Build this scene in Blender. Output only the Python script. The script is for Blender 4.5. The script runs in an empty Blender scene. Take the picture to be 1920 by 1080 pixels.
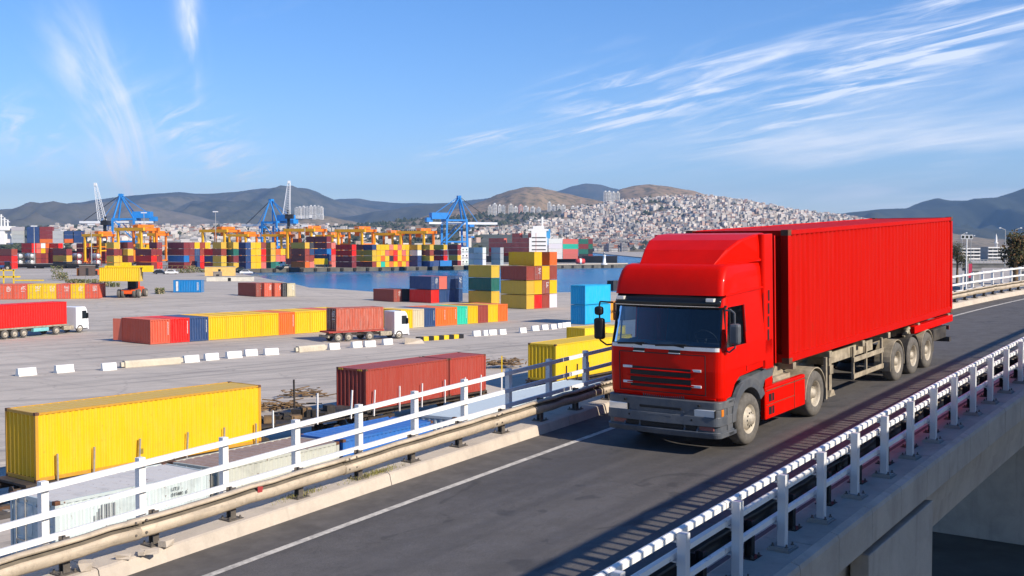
import bpy, bmesh, math, random
from mathutils import Vector, Matrix
from math import sin, cos, tan, radians, pi, sqrt, atan2
random.seed(7)
S = bpy.context.scene
COL = S.collection

# ------------------------------------------------------------ camera, sky, sun, exposure
CZ = 10.8                      # camera height over the container yard
FPX, HY = 2085.0, 462.0        # focal length in photo pixels, horizon row
TH = math.atan((540 - HY) / FPX)
cam_d = bpy.data.cameras.new('camera'); cam = bpy.data.objects.new('camera', cam_d); COL.objects.link(cam)
cam.location = (0, 0, CZ); cam.rotation_euler = (pi / 2 - TH, 0, 0)
cam_d.sensor_width = 36; cam_d.lens = FPX / 1920 * 36; cam_d.clip_start = 0.2; cam_d.clip_end = 40000
S.camera = cam
YAW = radians(37.12)           # heading of the road, clockwise from +Y
RU = Vector((sin(YAW), cos(YAW), 0)); RV = Vector((-cos(YAW), sin(YAW), 0))
SUN_EL = radians(31); SUN_DIR = Vector((-RV.x * cos(SUN_EL), -RV.y * cos(SUN_EL), sin(SUN_EL)))
SUN_DIR = (SUN_DIR + Vector((RU.x, RU.y, 0)) * -0.02).normalized()
sun_d = bpy.data.lights.new('sun', 'SUN'); sun = bpy.data.objects.new('sun', sun_d); COL.objects.link(sun)
sun.rotation_euler = (-SUN_DIR).to_track_quat('-Z', 'Y').to_euler(); sun.location = (60, -60, 80)
sun_d.energy = 5.0; sun_d.angle = radians(0.3); sun_d.color = (1.0, 0.89, 0.75)
W = bpy.data.worlds.new('World'); S.world = W; W.use_nodes = True
S.view_settings.view_transform = 'Standard'; S.view_settings.look = 'None'
S.view_settings.exposure = 0.43; S.view_settings.gamma = 1.0; S.view_settings.use_curve_mapping = False
S.cycles.use_denoising = True
S.cycles.max_bounces = 7; S.cycles.diffuse_bounces = 3; S.cycles.glossy_bounces = 3; S.cycles.transmission_bounces = 5
S.cycles.volume_bounces = 0; S.cycles.sample_clamp_indirect = 6


def world_nodes():
    nt = W.node_tree; N = nt.nodes; L = nt.links
    N.clear()
    out = N.new('ShaderNodeOutputWorld'); bg = N.new('ShaderNodeBackground'); bg.inputs[1].default_value = 0.125
    sky = N.new('ShaderNodeTexSky'); sky.sky_type = 'NISHITA'; sky.sun_disc = False
    sky.sun_elevation = SUN_EL; sky.sun_rotation = atan2(SUN_DIR.x, SUN_DIR.y)
    sky.altitude = 50; sky.air_density = 1.0; sky.dust_density = 0.0; sky.ozone_density = 3.0
    hs = N.new('ShaderNodeHueSaturation'); hs.inputs['Saturation'].default_value = 1.17
    tn = N.new('ShaderNodeMix'); tn.data_type = 'RGBA'; tn.blend_type = 'MULTIPLY'; tn.inputs[0].default_value = 1; tn.inputs[7].default_value = (.78, .82, 1.0, 1)
    L.new(sky.outputs[0], tn.inputs[6]); L.new(tn.outputs[2], hs.inputs['Color'])
    tc = N.new('ShaderNodeTexCoord'); sep = N.new('ShaderNodeSeparateXYZ'); L.new(tc.outputs['Generated'], sep.inputs[0])

    def math_(op, a, b=None, clamp=False):
        n = N.new('ShaderNodeMath'); n.operation = op; n.use_clamp = clamp
        for i, q in enumerate((a, b)):
            if q is None: continue
            if isinstance(q, (int, float)): n.inputs[i].default_value = q
            else: L.new(q, n.inputs[i])
        return n.outputs[0]
    # cloud deck: directions laid on a high flat sheet, so that the wisps draw together towards the horizon
    zc = math_('MAXIMUM', sep.outputs[2], 0.02)
    zz = math_('ADD', zc, 0.10)
    px = math_('DIVIDE', sep.outputs[0], zz); py = math_('DIVIDE', sep.outputs[1], zz)
    comb = N.new('ShaderNodeCombineXYZ'); L.new(px, comb.inputs[0]); L.new(py, comb.inputs[1])

    def cirrus(rot, scl, nscale, lo, hi, detail, seed, dist):
        mp = N.new('ShaderNodeMapping'); mp.inputs['Scale'].default_value = (scl[0], scl[1], 1)
        vr = N.new('ShaderNodeVectorRotate'); vr.rotation_type = 'Z_AXIS'; vr.inputs['Angle'].default_value = rot; L.new(comb.outputs[0], vr.inputs['Vector'])
        mp.inputs['Location'].default_value = (seed, seed * 1.7, 0); L.new(vr.outputs[0], mp.inputs[0])
        n = N.new('ShaderNodeTexNoise'); n.inputs['Scale'].default_value = nscale; n.inputs['Detail'].default_value = detail
        n.inputs['Roughness'].default_value = 0.56; n.inputs['Distortion'].default_value = dist; L.new(mp.outputs[0], n.inputs['Vector'])
        mr = N.new('ShaderNodeMapRange'); mr.interpolation_type = 'SMOOTHSTEP'
        mr.inputs[1].default_value = lo; mr.inputs[2].default_value = hi; L.new(n.outputs[0], mr.inputs[0])
        return mr.outputs[0]

    def lobe(px_, py_, r, sx=1.0, rot=0.0):
        # soft patch of the sky round one direction
        d = Vector(((px_ - 960) / FPX, 1.0, (HY - py_) / FPX)).normalized()
        side = Vector((d.y, -d.x, 0)).normalized(); up = side.cross(d)
        e1 = side * cos(rot) + up * sin(rot); e2 = -side * sin(rot) + up * cos(rot)
        res = []
        for e, k in ((e1, r * sx), (e2, r)):
            vm = N.new('ShaderNodeVectorMath'); vm.operation = 'DOT_PRODUCT'; vm.inputs[1].default_value = e
            L.new(tc.outputs['Generated'], vm.inputs[0])
            q = math_('DIVIDE', vm.outputs['Value'], k); res.append(math_('MULTIPLY', q, q))
        s = math_('ADD', res[0], res[1])
        fr = math_('GREATER_THAN', sep.outputs[1], 0.0)
        g = math_('POWER', 2.718, math_('MULTIPLY', s, -1.0))
        return math_('MULTIPLY', g, fr)
    streak = cirrus(1.0, (0.5, 1.9), 2.0, 0.46, 0.92, 10, 3.1, 0.9)
    streak2 = cirrus(-1.83, (0.16, 2.2), 2.2, 0.40, 0.86, 9, 9.4, 0.5)
    veil = cirrus(1.0, (0.5, 1.2), 1.0, 0.38, 0.86, 8, 1.3, 0.4)
    fine = cirrus(1.0, (0.5, 2.0), 4.0, 0.42, 0.84, 8, 5.5, 0.8)
    a = None
    for l, t, k in ((lobe(1420, 150, .022, 7.0, .38), streak, 1.3), (lobe(1830, 40, .040, 2.4, .45), streak, 1.5), (lobe(1640, 150, .022, 5.0, .42), streak, 1.2),
                    (lobe(1290, 165, .018, 5.5, .34), fine, 1.6), (lobe(1120, 165, .014, 4.0, .2), fine, 0.9), (lobe(1560, 175, .018, 6.0, .36), fine, 1.5), (lobe(1760, 60, .03, 3.5, .35), fine, 1.5), (lobe(1120, 230, .012, 4.0, .15), fine, .9),
                    (lobe(1650, 240, .07, 4.0, .2), veil, 0.6), (lobe(1750, 315, .04, 4.0, .1), veil, 1.3), (lobe(205, 230, .026, 3.0, 1.98), streak2, 1.9), (lobe(235, 290, .020, 2.4, 1.9), streak2, 1.3),
                    (lobe(362, 60, .009, 4.5, 1.62), streak2, 4.0), (lobe(362, 60, .006, 5.0, 1.62), veil, .6), (lobe(380, 265, .026, 2.2, -.7), fine, 1.2), (lobe(890, 268, .010, 4.0, .3), fine, 1.6),
                    (lobe(560, 345, .03, 3.0, .05), veil, .45), (lobe(45, 250, .022, 1.8, -.6), fine, 1.1)):
        q = math_('MULTIPLY', math_('MULTIPLY', l, t), k)
        a = q if a is None else math_('ADD', a, q)
    # thin veil low in the whole sky and a sparse general cirrus all round
    gen = math_('MULTIPLY', cirrus(0.8, (0.35, 1.6), 1.4, 0.60, 0.95, 8, 12.0, 0.5), 0.35)
    a = math_('ADD', a, gen)
    a = math_('MINIMUM', a, 0.72)
    mix = N.new('ShaderNodeMix'); mix.data_type = 'RGBA'; L.new(a, mix.inputs[0]); L.new(hs.outputs[0], mix.inputs[6])
    mix.inputs[7].default_value = (7.0, 7.2, 7.7, 1)
    L.new(mix.outputs[2], bg.inputs[0]); L.new(bg.outputs[0], out.inputs[0])


world_nodes()

# ------------------------------------------------------------ layout helpers


def smooth(t):
    t = max(0.0, min(1.0, t)); return t * t * (3 - 2 * t)


def zg(x, y):                   # yard level: rises gently towards the far quay, sinks a little along the rail tracks
    z = 1.6 * smooth((y - 120) / 150) * smooth((-22 - x) / 28)
    q = Vector((x, y, 0)) - W1; v = q.x * RV.x + q.y * RV.y
    z -= 0.4 * smooth((46 - v) / 4)
    return z


def ray(px, py):
    x = (px - 960) / FPX; z = (540 - py) / FPX
    return Vector((x, cos(TH) + z * sin(TH), -sin(TH) + z * cos(TH)))


def gz(px, py, z):              # the point at height z seen at a photo pixel
    d = ray(px, py); return Vector((0, 0, CZ)) + d * ((z - CZ) / d.z)


W1 = Vector((4.769, 22.134, CZ - 3.997)); GRADE = 0.0491


def gp(px, py):                 # the point of the yard seen at a photo pixel
    z = 0.0
    for _ in range(12):
        p = gz(px, py, z); z = zg(p.x, p.y)
    return Vector((p.x, p.y, z))


def rc(u): return 0.0275 * u - 0.00088 * u * u if u > -25 else 0.0275 * u - 0.55


def R(u, v, h=0.0):             # road frame: u along the road, v towards its far side, h over the asphalt
    p = W1 + RU * u + RV * (v + rc(u)); return Vector((p.x, p.y, W1.z + GRADE * u - .00045 * max(0.0, u - 8) ** 2 + h))


def rdir(u): return (R(u + .2, 0) - R(u - .2, 0)).normalized()

# ------------------------------------------------------------ mesh builder


class MB:
    def __init__(s): s.v = []; s.f = []; s.m = []; s.sm = []

    def add(s, vs, fs, mi=0, smooth_=False):
        o = len(s.v); s.v += [tuple(p) for p in vs]
        for f in fs: s.f.append(tuple(o + i for i in f)); s.m.append(mi); s.sm.append(smooth_)
        return s

    def box(s, x0, x1, y0, y1, z0, z1, mi=0):
        return s.add([(x0, y0, z0), (x1, y0, z0), (x1, y1, z0), (x0, y1, z0), (x0, y0, z1), (x1, y0, z1), (x1, y1, z1), (x0, y1, z1)],
                     [(0, 3, 2, 1), (4, 5, 6, 7), (0, 1, 5, 4), (1, 2, 6, 5), (2, 3, 7, 6), (3, 0, 4, 7)], mi)

    def bar(s, p0, p1, w, h, mi=0, up=(0, 0, 1)):
        p0 = Vector(p0); p1 = Vector(p1); d = (p1 - p0).normalized(); upv = Vector(up)
        sd = d.cross(upv)
        if sd.length < 1e-4: sd = d.cross(Vector((1, 0, 0)))
        sd.normalize(); u2 = sd.cross(d).normalized()
        vs = []
        for p in (p0, p1):
            for a, b in ((-1, -1), (1, -1), (1, 1), (-1, 1)): vs.append(p + sd * (a * w / 2) + u2 * (b * h / 2))
        return s.add(vs, [(0, 3, 2, 1), (4, 5, 6, 7), (0, 1, 5, 4), (1, 2, 6, 5), (2, 3, 7, 6), (3, 0, 4, 7)], mi)

    def tube(s, p0, p1, r, n=8, r2=None, mi=0, cap=True, sm=True):
        p0 = Vector(p0); p1 = Vector(p1); d = (p1 - p0).normalized(); r2 = r if r2 is None else r2
        a = d.cross(Vector((0, 0, 1)));
        if a.length < 1e-3: a = d.cross(Vector((1, 0, 0)))
        a.normalize(); b = d.cross(a)
        vs = [p0 + a * (r * cos(2 * pi * i / n)) + b * (r * sin(2 * pi * i / n)) for i in range(n)]
        vs += [p1 + a * (r2 * cos(2 * pi * i / n)) + b * (r2 * sin(2 * pi * i / n)) for i in range(n)]
        s.add(vs, [(i, (i + 1) % n, n + (i + 1) % n, n + i) for i in range(n)], mi, sm)
        if cap: s.add(vs, [tuple(range(n))[::-1], tuple(range(n, 2 * n))], mi)
        return s

    def path(s, pts, r, n=6, mi=0):
        for a, b in zip(pts[:-1], pts[1:]): s.tube(a, b, r, n, None, mi)
        return s

    def prism(s, poly, axis, a, b, mi=0, sm=False):
        # poly in the two remaining axes (in order), pulled along axis from a to b
        def P(q, t):
            if axis == 'x': return (t, q[0], q[1])
            if axis == 'y': return (q[0], t, q[1])
            return (q[0], q[1], t)
        n = len(poly); vs = [P(q, a) for q in poly] + [P(q, b) for q in poly]
        s.add(vs, [(i, (i + 1) % n, n + (i + 1) % n, n + i) for i in range(n)], mi, sm)
        return s.add(vs, [tuple(range(n))[::-1], tuple(range(n, 2 * n))], mi)

    def lathe(s, prof, c, axis, n=24, mi=0, closed=False, sm=True):
        c = Vector(c); ax = Vector(axis).normalized(); a = ax.cross(Vector((0, 0, 1)))
        if a.length < 1e-3: a = Vector((1, 0, 0))
        a.normalize(); b = ax.cross(a); k = len(prof); vs = []
        for i in range(n):
            t = 2 * pi * i / n
            for r, h in prof: vs.append(c + ax * h + a * (r * cos(t)) + b * (r * sin(t)))
        fs = []
        for i in range(n):
            j = (i + 1) % n
            for q in range(k if closed else k - 1):
                q2 = (q + 1) % k; fs.append((i * k + q, j * k + q, j * k + q2, i * k + q2))
        return s.add(vs, fs, mi, sm)

    def sheet(s, rows, mi=0, sm=False, skip=None):
        n = len(rows[0]); vs = [p for r in rows for p in r]
        fs = [(i * n + j, i * n + j + 1, (i + 1) * n + j + 1, (i + 1) * n + j) for i in range(len(rows) - 1) for j in range(n - 1)
              if not (skip and skip(i, j))]
        return s.add(vs, fs, mi, sm)

    def mesh(s, name, mats):
        me = bpy.data.meshes.new(name); me.from_pydata(s.v, [], s.f)
        for m in (mats if isinstance(mats, (list, tuple)) else [mats]): me.materials.append(m)
        me.polygons.foreach_set('material_index', s.m); me.polygons.foreach_set('use_smooth', s.sm)
        me.update(); return me


def put(name, me, parent=None, loc=(0, 0, 0), rotz=0.0, color=None, bevel=0.0):
    o = bpy.data.objects.new(name, me); COL.objects.link(o); o.location = loc; o.rotation_euler = (0, 0, rotz)
    if parent is not None: o.parent = parent
    if color is not None: o.color = (*color[:3], 1)
    if bevel:
        b = o.modifiers.new('bevel', 'BEVEL'); b.width = bevel; b.segments = 2; b.limit_method = 'ANGLE'; b.angle_limit = radians(40)
    return o


def build(mb, name, mats, parent=None, loc=(0, 0, 0), rotz=0.0, color=None, bevel=0.0):
    return put(name, mb.mesh(name, mats), parent, loc, rotz, color, bevel)


def empty(name, loc=(0, 0, 0), rotz=0.0):
    o = bpy.data.objects.new(name, None); COL.objects.link(o); o.location = loc; o.rotation_euler = (0, 0, rotz); o.empty_display_size = .3
    return o


def tag(o, label, cat, group=None):
    o['label'] = label; o['category'] = cat
    if group: o['group'] = group
    return o


def struct(o, label=None):
    o['kind'] = 'structure'
    if label: o['label'] = label
    return o


def dup(o, parent=None):
    c = o.copy(); COL.objects.link(c)
    if parent is not None: c.parent = parent
    for ch in o.children: dup(ch, c)
    return c


ORD = ['zeroth', 'first', 'second', 'third', 'fourth', 'fifth', 'sixth', 'seventh', 'eighth', 'ninth', 'tenth', 'eleventh', 'twelfth',
       'thirteenth', 'fourteenth', 'fifteenth', 'sixteenth', 'seventeenth', 'eighteenth', 'nineteenth', 'twentieth', 'twenty-first',
       'twenty-second', 'twenty-third', 'twenty-fourth', 'twenty-fifth', 'twenty-sixth', 'twenty-seventh', 'twenty-eighth', 'twenty-ninth', 'thirtieth']

# ------------------------------------------------------------ materials


class NT:
    def __init__(s, name):
        s.m = bpy.data.materials.new(name); s.m.use_nodes = True; s.t = s.m.node_tree; s.N = s.t.nodes; s.L = s.t.links
        s.b = s.N['Principled BSDF']; s.b.inputs['Specular IOR Level'].default_value = 0.35

    def link(s, a, b): s.L.new(a, b)

    def coord(s, kind='Object', scale=(1, 1, 1)):
        if kind == 'World':
            g = s.N.new('ShaderNodeNewGeometry'); o = g.outputs['Position']
        else:
            g = s.N.new('ShaderNodeTexCoord'); o = g.outputs[kind]
        mp = s.N.new('ShaderNodeMapping'); mp.inputs['Scale'].default_value = scale; s.link(o, mp.inputs[0]); return mp.outputs[0]

    def noise(s, vec, scale, detail=4, rough=.55, dist=0):
        n = s.N.new('ShaderNodeTexNoise'); n.inputs['Scale'].default_value = scale; n.inputs['Detail'].default_value = detail
        n.inputs['Roughness'].default_value = rough; n.inputs['Distortion'].default_value = dist; s.link(vec, n.inputs['Vector']); return n.outputs[0]

    def ramp(s, fac, lo, hi, a=0.0, b=1.0):
        r = s.N.new('ShaderNodeMapRange'); r.inputs[1].default_value = lo; r.inputs[2].default_value = hi
        r.inputs[3].default_value = a; r.inputs[4].default_value = b; s.link(fac, r.inputs[0]); return r.outputs[0]

    def mix(s, fac, a, b, blend='MIX'):
        m = s.N.new('ShaderNodeMix'); m.data_type = 'RGBA'; m.blend_type = blend
        for i, q in ((0, fac), (6, a), (7, b)):
            if isinstance(q, (int, float)): m.inputs[i].default_value = q
            elif isinstance(q, tuple): m.inputs[i].default_value = (*q[:3], 1)
            else: s.link(q, m.inputs[i])
        return m.outputs[2]

    def math(s, op, a, b):
        n = s.N.new('ShaderNodeMath'); n.operation = op
        for i, q in enumerate((a, b)):
            if isinstance(q, (int, float)): n.inputs[i].default_value = q
            else: s.link(q, n.inputs[i])
        return n.outputs[0]

    def along(s, v, ang, sx, sy):
        r = s.N.new('ShaderNodeVectorRotate'); r.rotation_type = 'Z_AXIS'; r.inputs['Angle'].default_value = -ang; s.link(v, r.inputs['Vector'])
        mp = s.N.new('ShaderNodeMapping'); mp.inputs['Scale'].default_value = (sx, sy, 1); s.link(r.outputs[0], mp.inputs[0]); return mp.outputs[0]

    def bump(s, h, strength=.3, dist=.02):
        b = s.N.new('ShaderNodeBump'); b.inputs['Strength'].default_value = strength; b.inputs['Distance'].default_value = dist
        s.link(h, b.inputs['Height']); s.link(b.outputs[0], s.b.inputs['Normal'])

    def done(s, col, rough=.6, metal=0.0):
        if isinstance(col, tuple): s.b.inputs['Base Color'].default_value = (*col[:3], 1)
        else: s.link(col, s.b.inputs['Base Color'])
        if isinstance(rough, (int, float)): s.b.inputs['Roughness'].default_value = rough
        else: s.link(rough, s.b.inputs['Roughness'])
        s.b.inputs['Metallic'].default_value = metal; return s.m


def simple(name, col, rough=.6, metal=0.0, var=.25, scale=3.0, kind='Object', dirt=None, dirt_amt=.4, bump=0.0):
    t = NT(name); v = t.coord(kind); n = t.noise(v, scale, 6, .6)
    k = t.ramp(n, .3, .7, 1 - var, 1 + var * .3)
    c = t.mix(1.0, tuple(col), t.N.new('ShaderNodeCombineColor').outputs[0], 'MIX') if False else None
    vm = t.N.new('ShaderNodeVectorMath'); vm.operation = 'SCALE'; vm.inputs[0].default_value = col[:3]; t.link(k, vm.inputs['Scale'])
    c = vm.outputs[0]
    if dirt:
        n2 = t.noise(v, scale * .37, 7, .65, .4); c = t.mix(t.ramp(n2, .45, .75, 0, dirt_amt), c, tuple(dirt))
    if bump: t.bump(n, bump, .01)
    return t.done(c, rough, metal)


def paint(name, rust=.15, fade=.2, rough=.45, base=None, scale=1.0, coat=0.0):
    """weathered sprayed steel; takes the object's own colour unless one is given"""
    t = NT(name)
    if base is None:
        oi = t.N.new('ShaderNodeObjectInfo'); c = oi.outputs['Color']; rnd = oi.outputs['Random']
    else:
        rgb = t.N.new('ShaderNodeRGB'); rgb.outputs[0].default_value = (*base, 1); c = rgb.outputs[0]; rnd = None
    v = t.coord('Object', (1, 1, 1))
    if rnd is not None:
        cb = t.N.new('ShaderNodeVectorMath'); cb.operation = 'ADD'; t.link(v, cb.inputs[0])
        sc = t.N.new('ShaderNodeMath'); sc.operation = 'MULTIPLY'; sc.inputs[1].default_value = 97.0; t.link(rnd, sc.inputs[0]); t.link(sc.outputs[0], cb.inputs[1]); v = cb.outputs[0]
    mp = t.N.new('ShaderNodeMapping'); mp.inputs['Scale'].default_value = (3.2 * scale, 3.2 * scale, .35 * scale); t.link(v, mp.inputs[0])
    st = t.noise(mp.outputs[0], 1.6, 7, .65); bl = t.noise(v, .9 * scale, 6, .6, .5)
    c = t.mix(t.ramp(st, .42, .8, 0, fade), c, (.55, .5, .44))
    dk = t.mix(t.ramp(bl, .5, .85, 0, fade * 1.2), c, (.05, .045, .04), 'MIX')
    fn = t.noise(v, 6 * scale, 6, .7, .2); ru = t.math('MULTIPLY', t.ramp(fn, .60, .68), t.ramp(st, .45, .62))
    c = t.mix(t.math('MULTIPLY', ru, rust * 3), dk, (.13, .045, .018))
    if coat:
        t.b.inputs['Coat Weight'].default_value = coat; t.b.inputs['Coat Roughness'].default_value = .08
    return t.done(c, rough)


M = {}
M['paint'] = paint('container_paint', .16, .10, .5)
M['paint_clean'] = paint('fresh_paint', .04, .02, .5)
M['paint_rusty'] = paint('rusty_container_paint', .5, .35, .6)
M['castings'] = simple('casting_steel', (.16, .07, .035), .7, 0, .5, 8, dirt=(.05, .04, .035))
M['galv'] = simple('galvanised_steel', (.50, .49, .46), .45, .6, .25, 6, dirt=(.3, .25, .18), dirt_amt=.35)
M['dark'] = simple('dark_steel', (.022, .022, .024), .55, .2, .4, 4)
M['black'] = simple('black_rubber_trim', (.012, .012, .013), .6, 0, .3, 5)
def chipped(name, col, amt):
    t = NT(name); v = t.coord('World'); n = t.noise(v, 2.2, 7, .65, .3); f = t.noise(v, 26, 5, .7); g = t.noise(v, 5, 5, .6)
    c = t.mix(t.ramp(n, .42, .75, 0, .35), col, (.56, .52, .44)); c = t.mix(t.math('MULTIPLY', t.ramp(f, .60, .64), t.ramp(g, .52, .62, 0, amt)), c, (.14, .08, .05))
    t.bump(f, .15, .004); return t.done(c, .5)


M['white'] = chipped('white_railing_paint', (.80, .79, .76), .9)
M['white_post'] = simple('white_post_paint', (.60, .61, .62), .4, 0, .06, 2, dirt=(.5, .48, .44), dirt_amt=.2)
M['cab_white'] = simple('white_cab_paint', (.80, .80, .80), .3, 0, .04, 1)
M['tyre'] = simple('dusty_tyre_rubber', (.14, .13, .115), .9, 0, .35, 9, dirt=(.07, .065, .06), dirt_amt=.6)
M['tyre_dark'] = simple('tyre_rubber', (.03, .03, .03), .85, 0, .3, 9)
M['rim'] = simple('dusty_rim_paint', (.50, .45, .36), .6, .1, .25, 14, dirt=(.2, .16, .12), dirt_amt=.5)
M['chassis'] = simple('dusty_chassis_paint', (.42, .36, .26), .75, 0, .45, 5, dirt=(.10, .08, .06), dirt_amt=.75)
M['chassis_dark'] = simple('oily_chassis', (.06, .055, .05), .6, .1, .5, 6, dirt=(.2, .17, .13), dirt_amt=.4)
M['glassdark'] = NT('dark_glass').done((.015, .02, .025), .06)
# ============================================================ setting: yard, water, quay, road
def asphalt_mat():
    t = NT('worn_asphalt'); v = t.coord('World'); fine = t.noise(v, 60, 4, .7); mid = t.noise(v, 2.2, 6, .6); big = t.noise(v, .25, 5, .6)
    # wheel tracks run along the road
    tr = t.noise(t.along(v, pi / 2 - YAW, .025, 1.1), 1.0, 4, .5); cr = t.noise(t.along(v, pi / 2 - YAW, .6, 1.0), 1.1, 8, .7, 1.2)
    c = t.mix(t.ramp(fine, .3, .75), (.055, .052, .050), (.175, .162, .150))
    c = t.mix(t.ramp(mid, .35, .7, 0, .35), c, (.045, .043, .042)); c = t.mix(t.ramp(big, .4, .7, 0, .35), c, (.14, .13, .12))
    c = t.mix(t.ramp(tr, .47, .60, 0, .5), c, (.055, .052, .051))
    c = t.mix(t.ramp(t.math('ABSOLUTE', t.math('SUBTRACT', cr, .5), 0.0), 0.0, .006, .55, 0), c, (.03, .028, .027))
    pt = t.noise(v, .7, 3, .5, 1.5); c = t.mix(t.ramp(pt, .62, .66, 0, .45), c, (.035, .034, .034))
    t.bump(fine, .5, .006); return t.done(c, t.ramp(mid, .2, .8, .62, .85))


def yard_mat():
    t = NT('yard_concrete'); v = t.coord('World'); big = t.noise(v, .035, 6, .6, .4); mid = t.noise(v, .4, 7, .65); fine = t.noise(v, 6, 5, .7)
    c = t.mix(t.ramp(big, .35, .65), (.45, .395, .33), (.57, .50, .415)); c = t.mix(t.ramp(mid, .4, .72, 0, .40), c, (.34, .295, .245))
    # tyre sweeps and tar seams along the lanes
    for rot, sc, th, col, am in ((radians(47), (.8, .02, 1), .58, (.22, .20, .175), .6), (radians(51), (.9, .012, 1), .60, (.60, .54, .46), .5), (radians(20), (.5, .03, 1), .60, (.24, .215, .19), .5), (radians(-40), (.4, .05, 1), .62, (.27, .24, .21), .4)):
        n = t.noise(t.along(v, rot, sc[1], sc[0]), 1.0, 5, .6, .6); c = t.mix(t.ramp(n, th - .06, th + .08, 0, am), c, col)
    # cracks
    vo = t.N.new('ShaderNodeTexVoronoi'); vo.feature = 'DISTANCE_TO_EDGE'; vo.inputs['Scale'].default_value = .09
    wv = t.N.new('ShaderNodeVectorMath'); wv.operation = 'ADD'; t.link(v, wv.inputs[0]); ns = t.N.new('ShaderNodeTexNoise'); ns.inputs['Scale'].default_value = .3; t.link(v, ns.inputs['Vector'])
    sc2 = t.N.new('ShaderNodeVectorMath'); sc2.operation = 'SCALE'; sc2.inputs['Scale'].default_value = 4; t.link(ns.outputs['Color'], sc2.inputs[0]); t.link(sc2.outputs[0], wv.inputs[1]); t.link(wv.outputs[0], vo.inputs['Vector'])
    c = t.mix(t.ramp(vo.outputs['Distance'], .003, .012, .3, 0), c, (.18, .16, .14))
    c = t.mix(t.ramp(fine, .4, .7, 0, .2), c, (.2, .19, .18))
    # bare earth under and beside the rail tracks
    t.bump(fine, .2, .02); return t.done(c, .85)


def concrete_mat(name, col, stain, scale=1.0, joints=None):
    t = NT(name); v = t.coord('World'); n = t.noise(v, 1.2 * scale, 7, .62, .3); f = t.noise(v, 22 * scale, 5, .7)
    mp = t.N.new('ShaderNodeMapping'); mp.inputs['Scale'].default_value = (2.5, 2.5, .25); t.link(v, mp.inputs[0]); st = t.noise(mp.outputs[0], 1.3, 6, .6)
    c = t.mix(t.ramp(n, .35, .72), col, stain); c = t.mix(t.ramp(f, .35, .75, 0, .3), c, tuple(q * .6 for q in col)); c = t.mix(t.ramp(st, .55, .8, 0, .4), c, tuple(q * .45 for q in stain))
    t.bump(f, .35, .01); return t.done(c, .9)


M['shoulder'] = simple('dusty_road_shoulder', (.125, .115, .105), .85, 0, .3, 3, 'World', dirt=(.06, .055, .052), dirt_amt=.7, bump=.4); M['asphalt'] = asphalt_mat(); M['yard'] = yard_mat()
M['kerb'] = concrete_mat('kerb_concrete', (.56, .49, .40), (.44, .38, .31))
M['conc'] = concrete_mat('bridge_concrete', (.46, .41, .35), (.34, .30, .255))
M['conc_grey'] = concrete_mat('quay_concrete', (.36, .345, .32), (.22, .21, .195), .3)
M['line'] = simple('worn_road_paint', (.62, .58, .50), .7, 0, .25, 14, 'World', dirt=(.13, .12, .115), dirt_amt=.75)


def water_mat():
    t = NT('harbour_water'); v = t.coord('World', (.5, 1.0, 1)); a = t.noise(v, .16, 5, .6, .6); b = t.noise(v, .9, 4, .6)
    h = t.math('ADD', t.math('MULTIPLY', a, 1.0), t.math('MULTIPLY', b, .25)); t.bump(h, 1.0, 1.2)
    t.b.inputs['IOR'].default_value = 1.333
    big = t.noise(t.coord('World'), .012, 4, .5); c = t.mix(t.ramp(big, .35, .7), (.012, .13, .30), (.025, .19, .36)); t.b.inputs['Specular IOR Level'].default_value = .25; return t.done(c, .22)


M['water'] = water_mat()
# ---- ground: one sheet, the yard and the land behind it, with the shore wall turned down at its edge


def shore_y(x):
    if x < 120: return 252 + (x + 46) * 0.16
    return 278.6 + (x - 120) * 90 if x < 145 else 2500


def shore_x(y):
    if y < 252: return -46
    return -46 - (y - 252) * (92 / 250) if y < 502 else -138


def make_ground():
    mb = MB(); ys = [-400, -200, -80, -40] + list(range(-30, 120, 3)) + list(range(120, 250, 5)) + [252] + list(range(258, 520, 8)) + [560, 700, 1000, 1500, 2300, 3200, 5000]
    rows = []
    for y in ys:
        xr = shore_x(y); xs = [-6000, -3000, -1500, -800, -400, -260, -200] + [-180 + (xr + 180) * i / 22 for i in range(23)]
        rows.append([(x, y, zg(x, y) if y < 1400 else 1.6) for x in xs])
    mb.sheet(rows)
    xs = [-46 + i * 3 for i in range(56)] + [120, 125, 130, 135, 140, 145, 150, 200, 300, 500, 900, 2000, 4000, 7000]
    xs = sorted(set(xs)); cols = []
    for x in xs:
        yt = shore_y(x); col = []
        for y in [q for q in ys if q < 250]: col.append((x, y, zg(x, y)))
        col.append((x, yt, zg(x, yt))); cols.append(col)
    mb.sheet([list(r) for r in zip(*cols)])
    for i, f in enumerate(mb.f):                   # bare dark earth; under and beside the bridge its dark also paints shade
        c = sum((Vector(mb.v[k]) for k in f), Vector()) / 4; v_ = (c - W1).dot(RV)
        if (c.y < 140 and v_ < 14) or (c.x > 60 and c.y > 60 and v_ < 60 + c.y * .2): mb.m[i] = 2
    # wall down into the water
    edge = [(x, shore_y(x)) for x in reversed(xs)]; edge += [(shore_x(y), y) for y in ys if 252 < y <= 502] + [(-138, 560)]
    mb.sheet([[(x, y, -3) for x, y in edge], [(x, y, zg(x, y)) for x, y in edge]], 1)
    return struct(build(mb, 'ground', [M['yard'], M['conc_grey'], simple('earth_and_shade', (.105, .095, .075), .95, 0, .4, .6, 'World', dirt=(.06, .06, .035), dirt_amt=.6, bump=.5)]))


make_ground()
WZ = -0.9
mbw = MB(); mbw.add([(-150, 200, WZ), (9000, 200, WZ), (9000, 14000, WZ), (-150, 14000, WZ)], [(0, 1, 2, 3)])
struct(build(mbw, 'water', M['water']))

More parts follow.
